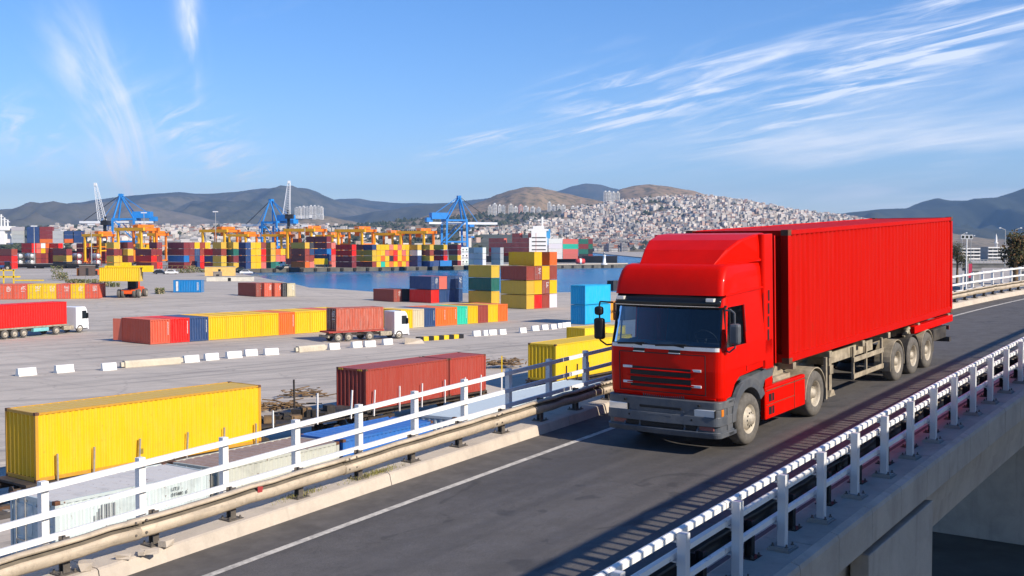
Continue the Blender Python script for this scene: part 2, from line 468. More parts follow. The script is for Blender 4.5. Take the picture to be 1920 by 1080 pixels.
QZ = 1.66
quay_poly = [(-146, 480), (-110, 500), (-60, 531), (-10, 561), (57, 603), (64, 614), (30, 628), (6, 640), (-18, 720), (-30, 1500), (-900, 1500), (-900, 480)]
mbq = MB(); n = len(quay_poly)
mbq.add([(x, y, QZ) for x, y in quay_poly], [tuple(range(n))], 0)
mbq.sheet([[(x, y, -3) for x, y in quay_poly[:10]], [(x, y, QZ - .5) for x, y in quay_poly[:10]]], 2)
mbq.sheet([[(x, y, QZ - .5) for x, y in quay_poly[:10]], [(x, y, QZ) for x, y in quay_poly[:10]]], 1)
quay = struct(build(mbq, 'quay', [M['conc_grey'], M['kerb'], simple('wet_quay_wall', (.13, .125, .11), .8, 0, .4, .4, 'World')]))
fm = MB().box(-.7, .7, -.45, 0, -2.2, -.9).mesh('fender', M['black'])
qa, qb = Vector((-110, 500, QZ)), Vector((57, 603, QZ)); qd = (qb - qa); ang = atan2(qd.y, qd.x)
for i in range(30):
    put('fender', fm, quay, qa + qd * ((i + .5) / 30), ang)
# small low jetty in the basin
jp = [(-66, 292), (-62, 300), (-87, 360), (-106, 385), (-108, 376), (-92, 350)]
mbj = MB(); mbj.add([(x, y, .75) for x, y in jp] + [(x, y, .15) for x, y in jp], [(0, 1, 2, 3, 4, 5), *[(i, i + 6, (i + 1) % 6 + 6, (i + 1) % 6) for i in range(6)]])
jet = tag(build(mbj, 'jetty', M['conc_grey']), 'low grey concrete jetty standing in the basin before the quay', 'jetty')
for i in range(6):
    p = Vector((-68, 294, 0)).lerp(Vector((-104, 374, 0)), i / 5); build(MB().tube((0, 0, -3), (0, 0, .2), .6, 10), 'pile', M['dark'], jet, p)

# ---- the road deck
US = [-40 + i * 2 for i in range(66)]


def strip(u_list, v0, v1, h0, h1): return [[R(u, v0, h0) for u in u_list], [R(u, v1, h1) for u in u_list]]


KV, EV, RVR = 4.35, 5.72, -2.72     # kerb foot, outer edge left, right kerb foot
FV = -3.62                          # right outer edge
mb = MB(); mb.sheet(strip(US, 3.41, KV, 0, 0)); struct(build(mb, 'road_shoulder', M['shoulder']))
mb = MB(); mb.sheet(strip(US, RVR, 3.41, 0, 0)); road = struct(build(mb, 'road', M['asphalt']))
mb = MB(); mb.sheet(strip(US, 3.27, 3.41, .004, .004)); struct(build(mb, 'edge_line', M['line']))
us2 = [-40 + i * 2 for i in range(66)]
mb = MB(); mb.sheet(strip(us2, -2.45, -2.33, .004, .004)); struct(build(mb, 'edge_line', M['line']))
# asphalt paler strip and dust along the kerb is left to the material; the kerb itself is cast in lengths
kerb = empty('kerb', R(0, KV)); struct(kerb)


def kerb_len(u0, u1, side, par, nm):
    us = [u0 + (u1 - u0) * i / 3 for i in range(4)]; mb = MB()
    if side > 0: prof = [(KV, 0), (KV + .05, .19), (KV + .09, .21), (EV, .22), (EV, -.9)]
    else: prof = [(RVR, 0), (RVR - .04, .18), (RVR - .08, .20), (FV, .20), (FV, -.05)]
    mb.sheet([[Vector(R(u, v, h)) - par.location for u in us] for v, h in (prof if side > 0 else prof)])
    mb.add([Vector(R(u, v, h)) - par.location for u in (u0, u1) for v, h in prof], [tuple(range(5)), tuple(range(5, 10))])
    return build(mb, nm, M['kerb'] if side > 0 else M['conc'], par)


for i in range(19): kerb_len(-36 + i * 6.0 + .008, -36 + (i + 1) * 6.0 - .008, 1, kerb, 'kerb_length')
kerb2 = empty('kerb', R(0, RVR)); struct(kerb2)
for i in range(19): kerb_len(-36 + i * 6.0 + .008, -36 + (i + 1) * 6.0 - .008, -1, kerb2, 'kerb_length')
# right fascia: precast panels, girder, pier
fascia = empty('bridge_fascia', R(0, FV)); tag(fascia, 'row of grey brown precast concrete panels along the bridge edge', 'fascia')
for i in range(34):
    u0 = -22 + i * 1.5; u1 = u0 + 1.485; mb = MB(); o = fascia.location
    pr = [(FV + .02, .27), (FV - .10, .24), (FV - .12, .18), (FV - .12, -.30), (FV + .02, -.30)]
    vs = [Vector(R(u, v, h)) - o for u in (u0, u1) for v, h in pr]
    mb.add(vs, [(0, 1, 2, 3, 4), (9, 8, 7, 6, 5)] + [(k, 5 + k, 5 + (k + 1) % 5, (k + 1) % 5) for k in range(5)]); build(mb, 'fascia_panel', M['conc'], fascia, bevel=.008)
girder = tag(empty('bridge_girder', R(0, 0, -1)), 'concrete bridge deck slab and girders carrying the road', 'bridge')
mb = MB(); o = girder.location
mb.sheet([[Vector(R(u, v, h)) - o for u in US] for v, h in ((FV, -.06), (FV + .02, -.34), (FV + .22, -.36), (FV + .30, -1.0), (EV - .8, -1.0), (EV - .3, -.6), (EV, -.3))])
build(mb, 'deck_slab', M['conc'], girder)
mb = MB(); mb.sheet([[Vector(R(u, v, h)) - o for u in US] for v, h in ((FV + .28, -.5), (FV + .42, -1.5), (FV + 1.3, -1.5), (FV + 1.3, -.5))]); build(mb, 'girder', M['conc'], girder)
# pier head wall under the edge
ph = tag(empty('pier_wall', R(-1.0, FV, 0)), 'flat concrete pier panel standing below the bridge edge', 'pier'); o = ph.location
mb = MB(); q = [(-4.07, -.45), (-.53, -.45), (-.53, -9), (-4.07, -9)]
vs = [Vector(R(u, v, h + (-.0))) - o for v in (FV - .10, FV + .20) for u, h in q]
mb.add(vs, [(0, 1, 2, 3), (7, 6, 5, 4), (0, 4, 5, 1), (1, 5, 6, 2), (2, 6, 7, 3), (3, 7, 4, 0)]); build(mb, 'wall_panel', M['conc'], ph, bevel=.02)
mb = MB(); mb.bar(Vector(R(-.6, FV + .9, -1.8)) - o, Vector(R(-.6, EV - 1, -1.8)) - o, 1.2, .9); mb.bar(Vector(R(-.6, 1, -2.2)) - o, Vector(R(-.6, 1, -8.5)) - o, 1.4, 1.4); build(mb, 'pier_stem', M['conc'], ph)
ab = tag(empty('bridge_abutment', R(16, 0, 0)), 'large concrete abutment below the bridge far along the road', 'abutment'); o = ab.location
mb = MB(); q = [(24, -1.2), (50, -1.2), (50, -14), (24, -14)]
vs = [Vector(R(u, v, h)) - o for v in (FV + .9, EV - .6) for u, h in q]
mb.add(vs, [(0, 1, 2, 3), (7, 6, 5, 4), (0, 4, 5, 1), (1, 5, 6, 2), (2, 6, 7, 3), (3, 7, 4, 0)]); build(mb, 'abutment_wall', M['conc'], ab)

# ---- guard rails and railings
BEAM = [(.01, 0), (.03, .015), (.085, .045), (.09, .145), (.06, .178), (.01, .198), (.0, .212), (.02, .227), (.08, .25), (.085, .28), (.04, .303), (.01, .31)]


def beam_mat():
    t = NT('dirty_galvanised_beam'); v = t.coord('World'); n = t.noise(v, 1.6, 7, .65, .4); f = t.noise(v, 14, 6, .7)
    c = t.mix(t.ramp(n, .3, .7), (.60, .50, .37), (.42, .35, .26)); c = t.mix(t.ramp(f, .5, .75, 0, .55), c, (.20, .165, .125))
    z = t.noise(t.coord('World', (.6, .6, 9)), 1.0, 4, .6); c = t.mix(t.ramp(z, .55, .7, 0, .45), c, (.16, .14, .115)); t.bump(n, .25, .03); return t.done(c, .6, .15)


M['beam'] = beam_mat()
M['beam_shade'] = simple('shaded_guard_beam', (.02, .02, .022), .45, .2, .3, 3)  # dark copy of the beam colour, with the near guardrail's shade painted in
M['post_steel'] = simple('weathered_post_steel', (.13, .115, .10), .7, .2, .35, 7)


M['groove'] = simple('grimy_beam_groove', (.17, .145, .11), .8, 0, .4, 3, 'World', dirt=(.06, .05, .045), dirt_amt=.6)


def guard_post(par, u, v, h0, face, mat, tall=.50):
    # H-section post on a bolted foot plate; face is the side the beam hangs on
    p = R(u, v, h0) - par.location; a = -YAW + pi / 2
    po = empty_part = None
    mb = MB(); mb.box(-.05, .05, -.055, -.045, 0, tall); mb.box(-.05, .05, .045, .055, 0, tall); mb.box(-.005, .005, -.045, .045, 0, tall)
    mb.box(-.03, .03, (.055 if face > 0 else -.16), (.16 if face > 0 else -.055), tall - .28, tall - .04)
    po = build(mb, 'post', mat, par, p, a)
    pl = MB(); pl.box(-.14, .14, -.13, .13, -.002, .018); build(pl, 'foot_plate', mat, po)
    bo = MB()
    for sx in (-.1, .1):
        for sy in (-.09, .09): bo.tube((sx, sy, .018), (sx, sy, .06), .014, 6); bo.tube((sx, sy, .018), (sx, sy, .032), .024, 6)
    build(bo, 'bolts', M['post_steel'], po)
    return po


def guard_rail(name, label, v, h0, face, u0, n_seg, seg, post_mat, mat_of):
    g = tag(empty(name, R(0, v, h0)), label, 'guardrail'); o = g.location; hb = .20
    for i in range(n_seg):
        a, b = u0 + i * seg - .16, u0 + (i + 1) * seg + .02; us = [a + (b - a) * k / 10 for k in range(11)]
        wob = [random.uniform(-.012, .012) for _ in us]; off = .006 * (i % 2)
        mb = MB(); mb.sheet([[Vector(R(u, v + face * (.15 + d + off) + wob[k], h0 + hb + z + wob[k] * .8)) - o for k, u in enumerate(us)] for d, z in BEAM], 0, True)
        for fi in range(len(mb.f)):
            if fi // 10 in (4, 5, 6): mb.m[fi] = 1
        bm = build(mb, 'rail_beam', [mat_of(a, b), M['groove']], g); sd = bm.modifiers.new('gauge', 'SOLIDIFY'); sd.thickness = .012
        bb = MB()
        for du in (.08, .26):
            for z in (.09, .265): bb.tube(Vector(R(a + du, v + face * .20, h0 + hb + z)) - o, Vector(R(a + du, v + face * .26, h0 + hb + z)) - o, .018, 6)
        build(bb, 'splice_bolts', M['post_steel'], bm)
    return g


dark_from = 99
gl = guard_rail('guard_rail', 'dirty galvanised corrugated guardrail on the kerb beside the parked-container side', 4.66, .21, -1, -20, 19, 4.35, M['post_steel'], lambda a, b: M['beam'])
for i in range(58): guard_post(gl, -19.6 + i * 1.45, 4.66, .21, -1, M['post_steel'])
# red reflector on the beam
mb = MB(); p = R(-9.05, 4.43, .21 + .36) - gl.location; mb.add([p + RU * -.05 + Vector((0, 0, .10)), p + RU * .06 + Vector((0, 0, .08)), p + RU * .02 + Vector((0, 0, -.11)), p + RU * -.05 + Vector((0, 0, -.05))], [(0, 1, 2, 3)]); build(mb, 'reflector', simple('red_reflector', (.35, .05, .05), .3), gl)
gr = guard_rail('guard_rail', 'guardrail in shade behind the white railing on the near road edge', -2.98, .19, 1, -20, 15, 4.35, M['dark'], lambda a, b: M['beam_shade'])
for i in range(44): guard_post(gr, -18.9 + i * 1.5, -2.98, .19, 1, M['dark'])  # posts dark too, shade put into their colour

# left white railing
lr = tag(empty('railing', R(0, 5.42, .21)), 'white tubular railing behind the guardrail on the far road edge', 'railing'); o = lr.location
for k in range(27):
    a, b = -20 + k * 3.2, -20 + (k + 1) * 3.2; us = [a + (b - a) * q / 3 for q in range(4)]
    for hh in (1.03, .64, .31):
        mb = MB(); mb.sheet([[Vector(R(u, 5.36 + dv, .21 + hh + dh)) - o for u in us] for dv, dh in ((-.028, -.042), (.028, -.042), (.028, .042), (-.028, .042), (-.028, -.042))]); build(mb, 'rail', M['white'], lr)
pm = MB().box(-.055, .055, -.055, .055, 0, 1.10).mesh('post', M['white'])
for k in range(52): put('post', pm, lr, Vector(R(-18.65 + k * 1.62, 5.47, .21)) - o, -YAW + pi / 2)
# right white railing: posts on bolted plates, three rails on brackets towards the road
rr = tag(empty('railing', R(0, -3.27, .20)), 'white railing with square posts and three rails at the near bridge edge', 'railing'); o = rr.location
for k in range(26):
    a, b = -20 + k * 3.0, -20 + (k + 1) * 3.0 - .012; us = [a + (b - a) * q / 3 for q in range(4)]
    for hh, w_ in ((.97, .042), (.74, .036), (.40, .036)):
        mb = MB(); mb.sheet([[Vector(R(u, -3.10 + dv, .20 + hh + dh)) - o for u in us] for dv, dh in ((-w_, -.034), (w_, -.034), (w_, .034), (0, .048), (-w_, .034), (-w_, -.034))]); build(mb, 'rail', M['white'], rr)
pm = MB().box(-.054, .054, -.054, .054, .02, 1.02).mesh('post', M['white_post'])
pb = MB().box(-.16, .16, -.16, .16, -.055, .0); pb.box(-.14, .14, -.14, .14, 0, .022); pb = pb.mesh('foot_plate', M['conc_grey'])
bt = MB()
for sx in (-.1, .1):
    for sy in (-.1, .1): bt.tube((sx, sy, .02), (sx, sy, .075), .013, 6); bt.tube((sx, sy, .022), (sx, sy, .042), .026, 6)
bt = bt.mesh('bolts', M['post_steel'])
bk = MB()
for hh in (.97, .74, .40): bk.box(-.05, .05, .06, .13, hh - .065, hh - .045); bk.box(-.045, .045, .062, .068, hh - .1, hh + .02)
bk = bk.mesh('rail_brackets', M['white_post'])
for k in range(48):
    u = -18.53 + k * 1.52; po = put('post', pm, rr, Vector(R(u, -3.24, .20)) - o, -YAW + pi / 2)
    put('foot_plate', pb, po, (0, 0, .03)); put('bolts', bt, po, (0, 0, .02)); put('rail_brackets', bk, po)

# lumps of broken concrete and weeds on the far kerb
chm = []
for k in range(4):
    mb = MB(); mb.box(-.13, .13, -.09, .09, 0, .10); rnd = random.Random(k)
    mb.v = [(x + rnd.uniform(-.05, .05), y + rnd.uniform(-.04, .04), max(0, z + rnd.uniform(-.03, .03)) if z > 0 else z) for x, y, z in mb.v]; chm.append(mb.mesh('concrete_chunk', M['kerb']))
for i, (px, py, k, lab) in enumerate([(160, 1068, .9, 'largest lump of broken concrete below the guardrail'), (233, 1047, .62, 'flat concrete lump second from the frame corner'), (268, 1040, .55, 'small concrete lump touching another below the guardrail'),
                                      (286, 1038, .6, 'concrete lump leaning on a smaller one below the guardrail'), (313, 1023, .75, 'upright concrete lump with a dark broken face on the kerb'), (303, 1020, .3, 'thin concrete flake beside the upright lump')]):
    d = ray(px, py); best = None
    for j in range(4000):
        u = -20 + j * .01; q = R(u, 4.42 + .25, .215)
    # solve on the kerb top plane
    z = R(-11, 4.6, .215).z
    for _ in range(20):
        p = gz(px, py, z); u = (p - W1).dot(RU); z = W1.z + GRADE * u + .215
    c = put('concrete_chunk', chm[i % 4], None, (p.x, p.y, z), random.uniform(0, 6)); c.scale = (k, k, k); tag(c, lab, 'rubble', 'lumps of concrete on the kerb')
gm = simple('dry_grass', (.28, .26, .08), .9, 0, .5, 20)


def grass_patch(uc, vc, nb, su, label):
    mb = MB(); rnd = random.Random(int(uc * 10)); base = R(uc, vc, .22)
    for _ in range(nb):
        u = rnd.gauss(0, su); v = rnd.gauss(0, .07); h = rnd.uniform(.02, .07); p = R(uc + u, vc + v, .22) - base; a = rnd.uniform(0, 6.3); d = Vector((cos(a), sin(a), 0)) * .006; l = Vector((rnd.uniform(-.03, .03), rnd.uniform(-.03, .03), h))
        mb.add([p - d, p + d, p + l], [(0, 1, 2)])
    g = build(mb, 'grass', gm, None, base); g['kind'] = 'stuff'; g['label'] = label; g['category'] = 'grass'


grass_patch(-6.2, 4.6, 500, .35, 'dry tufts of grass growing on the kerb by a guardrail post')
grass_patch(-7.9, 4.72, 300, .25, 'small green tuft in the kerb joint near the guardrail')

# ---- the higher ramp on the camera's side of the road; its parapet and balusters throw the barred shade over the near edge
fl = tag(empty('flyover', W1 + RV * -12.4), 'higher concrete ramp with a balustrade beside the road', 'bridge'); o = fl.location


def FLP(u, dv, z): p = W1 + RU * u + RV * (-12.4 + dv + rc(u)); return Vector((p.x, p.y, z)) - o


TE = tan(SUN_EL)


def fz(u): return W1.z + GRADE * u      # height of the road there


def ztop(u, vs): return fz(u) + (vs + 12.4) * TE


fu = [-26 + 4 * i for i in range(26)]
def vb(u): return -1.75 - .045 * u if u < 12 else -2.29 - .01 * (u - 12)
mb = MB(); mb.sheet([[FLP(u, dv, ztop(u, vb(u)) + dz) for u in fu] for dv, dz in ((0, 0), (0, -1.7), (-.6, -2.0), (-9, -2.0), (-9, 0), (-8.7, 0), (-8.7, -.7), (-.3, -.7), (-.3, 0), (0, 0))]); build(mb, 'deck', M['conc'], fl)
mb = MB(); mb.sheet([[FLP(u, dv, ztop(u, -.52) + dz) for u in fu] for dv, dz in ((-.06, 0), (-.06, .13), (-.16, .13), (-.16, 0), (-.06, 0))]); build(mb, 'handrail', M['galv'], fl)
i = 0; u = -25.0
while u < 20:
    big = i % 6 == 0; w_ = .06 if big else .026
    mb = MB(); p0 = FLP(u, -.11, ztop(u, vb(u)) - .02); p1 = FLP(u, -.11, ztop(u, -.52) + .02); mb.bar(p0, p1, w_ * 2, w_ * 2); build(mb, 'baluster', M['galv'], fl); u += .26; i += 1
for u in (-22, 6, 34):
    mb = MB(); mb.bar(FLP(u, -4.6, ztop(u, vb(u)) - 2), FLP(u, -4.6, -.5), 1.6, 1.6); build(mb, 'pier', M['conc'], fl)
# ============================================================ containers
CONT = {}
CW = .125


def corr(mb, p0, ax, up, nrm, L, H, n, depth, mi=0):
    """trapezoid corrugation: from p0 along ax (length L), up (H), pressed in along -nrm"""
    p0 = Vector(p0); pitch = L / n; xs = []
    for i in range(n):
        b = i * pitch; xs += [(b, 0), (b + pitch * .26, 0), (b + pitch * .5, depth), (b + pitch * .76, depth)]
    xs.append((L, 0))
    mb.sheet([[p0 + ax * x - nrm * d for x, d in xs], [p0 + ax * x - nrm * d + up * H for x, d in xs]], mi)


def cont_meshes(L, Wd, H, lod, mk):
    key = (round(L, 2), round(Wd, 2), round(H, 2), lod, mk)
    if key in CONT: return CONT[key]
    X, Y, Z = Vector((1, 0, 0)), Vector((0, 1, 0)), Vector((0, 0, 1)); mats = [M[mk], M['galv'], M['castings'], M['black']]
    l2, w2 = L / 2, Wd / 2; t = .10; ins = .018; res = {}
    fr = MB()
    for sx in (-1, 1):
        for sy in (-1, 1):
            x0, x1 = sorted((sx * l2, sx * (l2 - .14))); y0, y1 = sorted((sy * w2, sy * (w2 - .10))); fr.box(x0, x1, y0, y1, 0.0, H)
    for sy in (-1, 1):
        y0, y1 = sorted((sy * (w2 - .004), sy * (w2 - .07))); fr.box(-l2 + .13, l2 - .13, y0, y1, H - .10, H - .004); fr.box(-l2 + .13, l2 - .13, y0, y1, .03, .19)
    for sx in (-1, 1):
        x0, x1 = sorted((sx * (l2 - .004), sx * (l2 - .09))); fr.box(x0, x1, -w2 + .09, w2 - .09, H - .13, H - .006); fr.box(x0, x1, -w2 + .09, w2 - .09, .02, .20)
    nl = max(6, int(round(L / (.28 if lod == 2 else .36)))) if lod else max(4, int(L / .6)); nw = max(4, int(round(Wd / .36)))
    def side(sy):
        mb = MB(); corr(mb, (-l2 + .13, sy * (w2 - ins), .15), X, Z, Y * sy, L - .26, H - .22, nl, {0: .03, 1: .045, 2: .045}[lod]); return mb
    def endw():
        mb = MB(); corr(mb, (-l2 + ins, -w2 + .08, .15), Y, Z, -X, Wd - .16, H - .24, nw, .10); return mb
    def roof():
        mb = MB(); nr = max(4, int(L / .42)); xs = []
        pitch = (L - .2) / nr
        for i in range(nr): b = -l2 + .1 + i * pitch; xs += [(b, 0), (b + pitch * .55, 0), (b + pitch * .68, .022), (b + pitch * .88, .022)]
        xs.append((l2 - .1, 0)); zt = H - .022
        mb.sheet([[Vector((x, -w2 + .06, zt - d)) for x, d in xs], [Vector((x, w2 - .06, zt - d)) for x, d in xs]]); return mb
    def door(s):
        mb = MB(); y0, y1 = (.006, w2 - .10) if s > 0 else (-w2 + .10, -.006); x = l2 - .045
        mb.box(x - .03, x, y0, y1, .17, H - .14)
        hh = (H - .40) / 4
        for i in range(4): mb.box(x, x + .022, y0 + .06, y1 - .06, .21 + i * hh, .21 + i * hh + hh * .82)
        return mb
    def rod(s, k):
        mb = MB(); yc = s * (w2 * (.30 if k == 0 else .72)); x = l2 + .012; mb.tube((x, yc, .10), (x, yc, H - .07), .02, 6, None, 1)
        for z in (.16, H * .35, H * .62, H - .2): mb.box(x - .03, x + .012, yc - .045, yc + .045, z, z + .05, 1)
        hs = -1 if s * yc > 0 else 1
        mb.box(x, x + .02, min(yc, yc + .28 * (1 if k == 0 else -1) * s), max(yc, yc + .28 * (1 if k == 0 else -1) * s), H * .42, H * .42 + .035, 1); return mb
    def cast():
        mb = MB(); mb.box(-.09, .09, -.083, .083, -.06, .062); return mb
    if lod == 0:
        a = fr
        for q in (side(-1), side(1), endw(), roof(), door(1), door(-1)): a.add(q.v, q.f)
        for s in (1, -1):
            q = rod(s, 0); a.add(q.v, q.f, 1)
        res['all'] = a.mesh('shipping_container', mats)
    else:
        if lod == 2: fr2 = fr
        res['frame'] = fr.mesh('frame', mats); res['side_wall'] = [side(-1).mesh('side_wall', mats), side(1).mesh('side_wall', mats)]
        res['end_wall'] = endw().mesh('end_wall', mats); res['roof'] = roof().mesh('roof', mats)
        if lod == 1:
            ds = []
            for s in (-1, 1):
                d = door(s)
                for k in (0, 1): q = rod(s, k); d.add(q.v, q.f, 1)
                ds.append(d.mesh('door', mats))
            res['door'] = ds
        else:
            res['door'] = [door(-1).mesh('door', mats), door(1).mesh('door', mats)]; res['rod'] = [[rod(s, k).mesh('lock_rod', mats) for k in (0, 1)] for s in (-1, 1)]; res['cast'] = cast().mesh('corner_casting', M['castings'])
    CONT[key] = res; return res


def container(p, ax, L, Wd, H, color, label, group=None, lod=1, mk='paint', z=None, marks=None, name='shipping_container', tilt=None, root=None):
    """p: base centre; ax: plan angle of the door end"""
    m = cont_meshes(L, Wd, H, lod, mk); loc = (p[0], p[1], p[2] if z is None else z)
    col = tuple(min(1, max(0, c * random.uniform(.93, 1.05))) for c in color)
    if lod == 0:
        o = put(name, m['all'], None, loc, ax, col); return tag(o, label, 'container', group)
    r = root or empty(name, loc, ax)
    put('frame', m['frame'], r, color=tuple(c * .88 for c in col))
    sw = [put('side_wall', q, r, color=col) for q in m['side_wall']]; ew = put('end_wall', m['end_wall'], r, color=col); put('roof', m['roof'], r, color=tuple(c * .93 + .02 for c in col))
    for i, q in enumerate(m['door']):
        d = put('door', q, r, color=col)
        if lod == 2:
            for k in (0, 1): put('lock_rod', m['rod'][i][k], d, color=col)
    if lod == 2:
        for sx in (-1, 1):
            for sy in (-1, 1):
                for zz in (.062, H - .055): put('corner_casting', m['cast'], r, (sx * (L / 2 - .088), sy * (Wd / 2 - .081), zz))
    if root is None: tag(r, label, 'container', group)
    return r


def text(body, size, parent, loc, rot, mat, name='lettering', ex=.002):
    c = bpy.data.curves.new(name, 'FONT'); c.body = body; c.size = size; c.extrude = ex; c.materials.append(mat)
    t_ = bpy.data.objects.new(name, c); me = bpy.data.meshes.new_from_object(t_); bpy.data.objects.remove(t_)
    o = put(name, me, parent, loc); o.rotation_euler = rot; return o


M['ink'] = simple('black_stencil', (.02, .02, .02), .7)
M['wink'] = simple('white_stencil', (.75, .75, .72), .6)


def door_marks(par, L, Wd, H, mat, seed=0):
    """rows of small stencilled data on the right-hand door, too small to read"""
    rnd = random.Random(seed); mb = MB(); x = L / 2 + .001
    for r_ in range(6):
        y = .14
        while y < Wd / 2 - .35:
            w_ = rnd.uniform(.05, .22); z = H - .45 - r_ * .17
            if rnd.random() < .75: mb.box(x - .02, x + .002, y, y + w_, z, z + .09)
            y += w_ + .05
        if r_ == 2: continue
    return build(mb, 'stencil', mat, par)


def end_strip(par, L, Wd, H, mat, y=None):
    """vertical line of white lettering on the blank end"""
    mb = MB(); rnd = random.Random(int(L * 7 + H * 13)); x = -L / 2 + .012; z = H - .35; yy = y if y is not None else -Wd / 2 + .22
    while z > H * .35:
        h = rnd.uniform(.05, .10); mb.box(x - .004, x + .002, yy, yy + .07, z - h, z); z -= h + .045
    return build(mb, 'stencil', mat, par)


YEL = (.76, .455, .004); RED = (.70, .010, .005); BRN = (.30, .055, .035); NAVY = (.022, .06, .17); ORG = (.72, .15, .02); OLI = (.66, .42, .045)
TEAL = (.02, .50, .33); GREEN = (.015, .14, .10); CYAN = (.0, .36, .68); WHITE = (.72, .72, .69); GREY = (.42, .44, .44); MAR = (.22, .03, .035); PINK = (.66, .16, .12); BEI = (.55, .47, .33); BLUE = (.01, .17, .48); DRK = (.03, .03, .035); RORG = (.62, .10, .05)
CN = {YEL: 'yellow', RED: 'red', BRN: 'brown', NAVY: 'navy blue', ORG: 'orange', OLI: 'ochre yellow', TEAL: 'turquoise', GREEN: 'dark green', CYAN: 'bright blue', WHITE: 'white', GREY: 'grey', MAR: 'maroon', PINK: 'pale red', BEI: 'beige', BLUE: 'blue', DRK: 'black', RORG: 'rust orange'}

# ============================================================ the red lorry on the bridge
def trans_root(name, u, v, h, yaw_extra=0.0, grade=0.044):
    ux = Vector((sin(YAW + yaw_extra), cos(YAW + yaw_extra), grade)).normalized(); vy = Vector((-cos(YAW + yaw_extra), sin(YAW + yaw_extra), 0)); wz = ux.cross(vy)
    o = empty(name); m = Matrix((ux, vy, wz)).transposed().to_4x4(); m.translation = R(u, v, h); o.matrix_world = m; return o


def red_mat():
    t = NT('lorry_red_paint'); v = t.coord('Object'); n = t.noise(v, 2.0, 5, .6); c = t.mix(t.ramp(n, .35, .75), (.66, .005, .0), (.56, .004, .0))
    mp = t.N.new('ShaderNodeMapping'); mp.inputs['Scale'].default_value = (4, 4, .5); t.link(v, mp.inputs[0]); s2 = t.noise(mp.outputs[0], 2, 6, .6); c = t.mix(t.ramp(s2, .6, .85, 0, .12), c, (.30, .12, .07)); fs = t.noise(v, 16, 6, .7); c = t.mix(t.math('MULTIPLY', t.ramp(fs, .58, .7), t.ramp(n, .5, .7, 0, .25)), c, (.20, .10, .07))
    t.b.inputs['Coat Weight'].default_value = .12; t.b.inputs['Coat Roughness'].default_value = .1; t.b.inputs['Specular IOR Level'].default_value = .08; return t.done(c, .45)


M['red'] = red_mat()
M['red_cont'] = paint('red_container_paint', .05, .015, .5, (.50, .004, .0), .8)
M['red_cont'].node_tree.nodes['Principled BSDF'].inputs['Specular IOR Level'].default_value = .08
M['plastic'] = simple('grey_bumper_plastic', (.085, .096, .112), .45, 0, .2, 5, dirt=(.30, .28, .24), dirt_amt=.3)
M['lamp'] = NT('lamp_glass').done((.85, .84, .78), .08, .35); M['lamp_red'] = simple('fog_lamp_glass', (.28, .10, .09), .2, 0, .2, 20); M['chrome'] = simple('chrome_strip', (.75, .75, .75), .2, .9, .05, 3)
M['amber'] = simple('amber_lens', (.7, .22, .02), .3)
M['seat'] = simple('dark_seat_cloth', (.03, .035, .05), .9, 0, .3, 10); M['dash'] = simple('dash_plastic', (.06, .065, .07), .6, 0, .2, 6)


def glass_mat(name, tint, al):
    t = NT(name); N = t.N; N.remove(t.b); gl_ = N.new('ShaderNodeBsdfGlossy'); gl_.inputs['Roughness'].default_value = .02; gl_.inputs['Color'].default_value = (.9, .95, 1, 1)
    tr = N.new('ShaderNodeBsdfTransparent'); tr.inputs['Color'].default_value = (*tint, 1); fr = N.new('ShaderNodeFresnel'); fr.inputs['IOR'].default_value = 1.55
    mx = N.new('ShaderNodeMixShader'); t.link(fr.outputs[0], mx.inputs[0]); t.link(tr.outputs[0], mx.inputs[1]); t.link(gl_.outputs[0], mx.inputs[2])
    t.link(mx.outputs[0], N['Material Output'].inputs[0]); return t.m


M['glass'] = glass_mat('vehicle_glass', (.50, .60, .70), .5)

tr = trans_root('semi_truck', 2.15, 0.0, 0.0); tag(tr, 'red cab-over semi truck hauling a red container over the bridge', 'truck')
YB = 2.5                                           # cab width; y = 0 is the near side


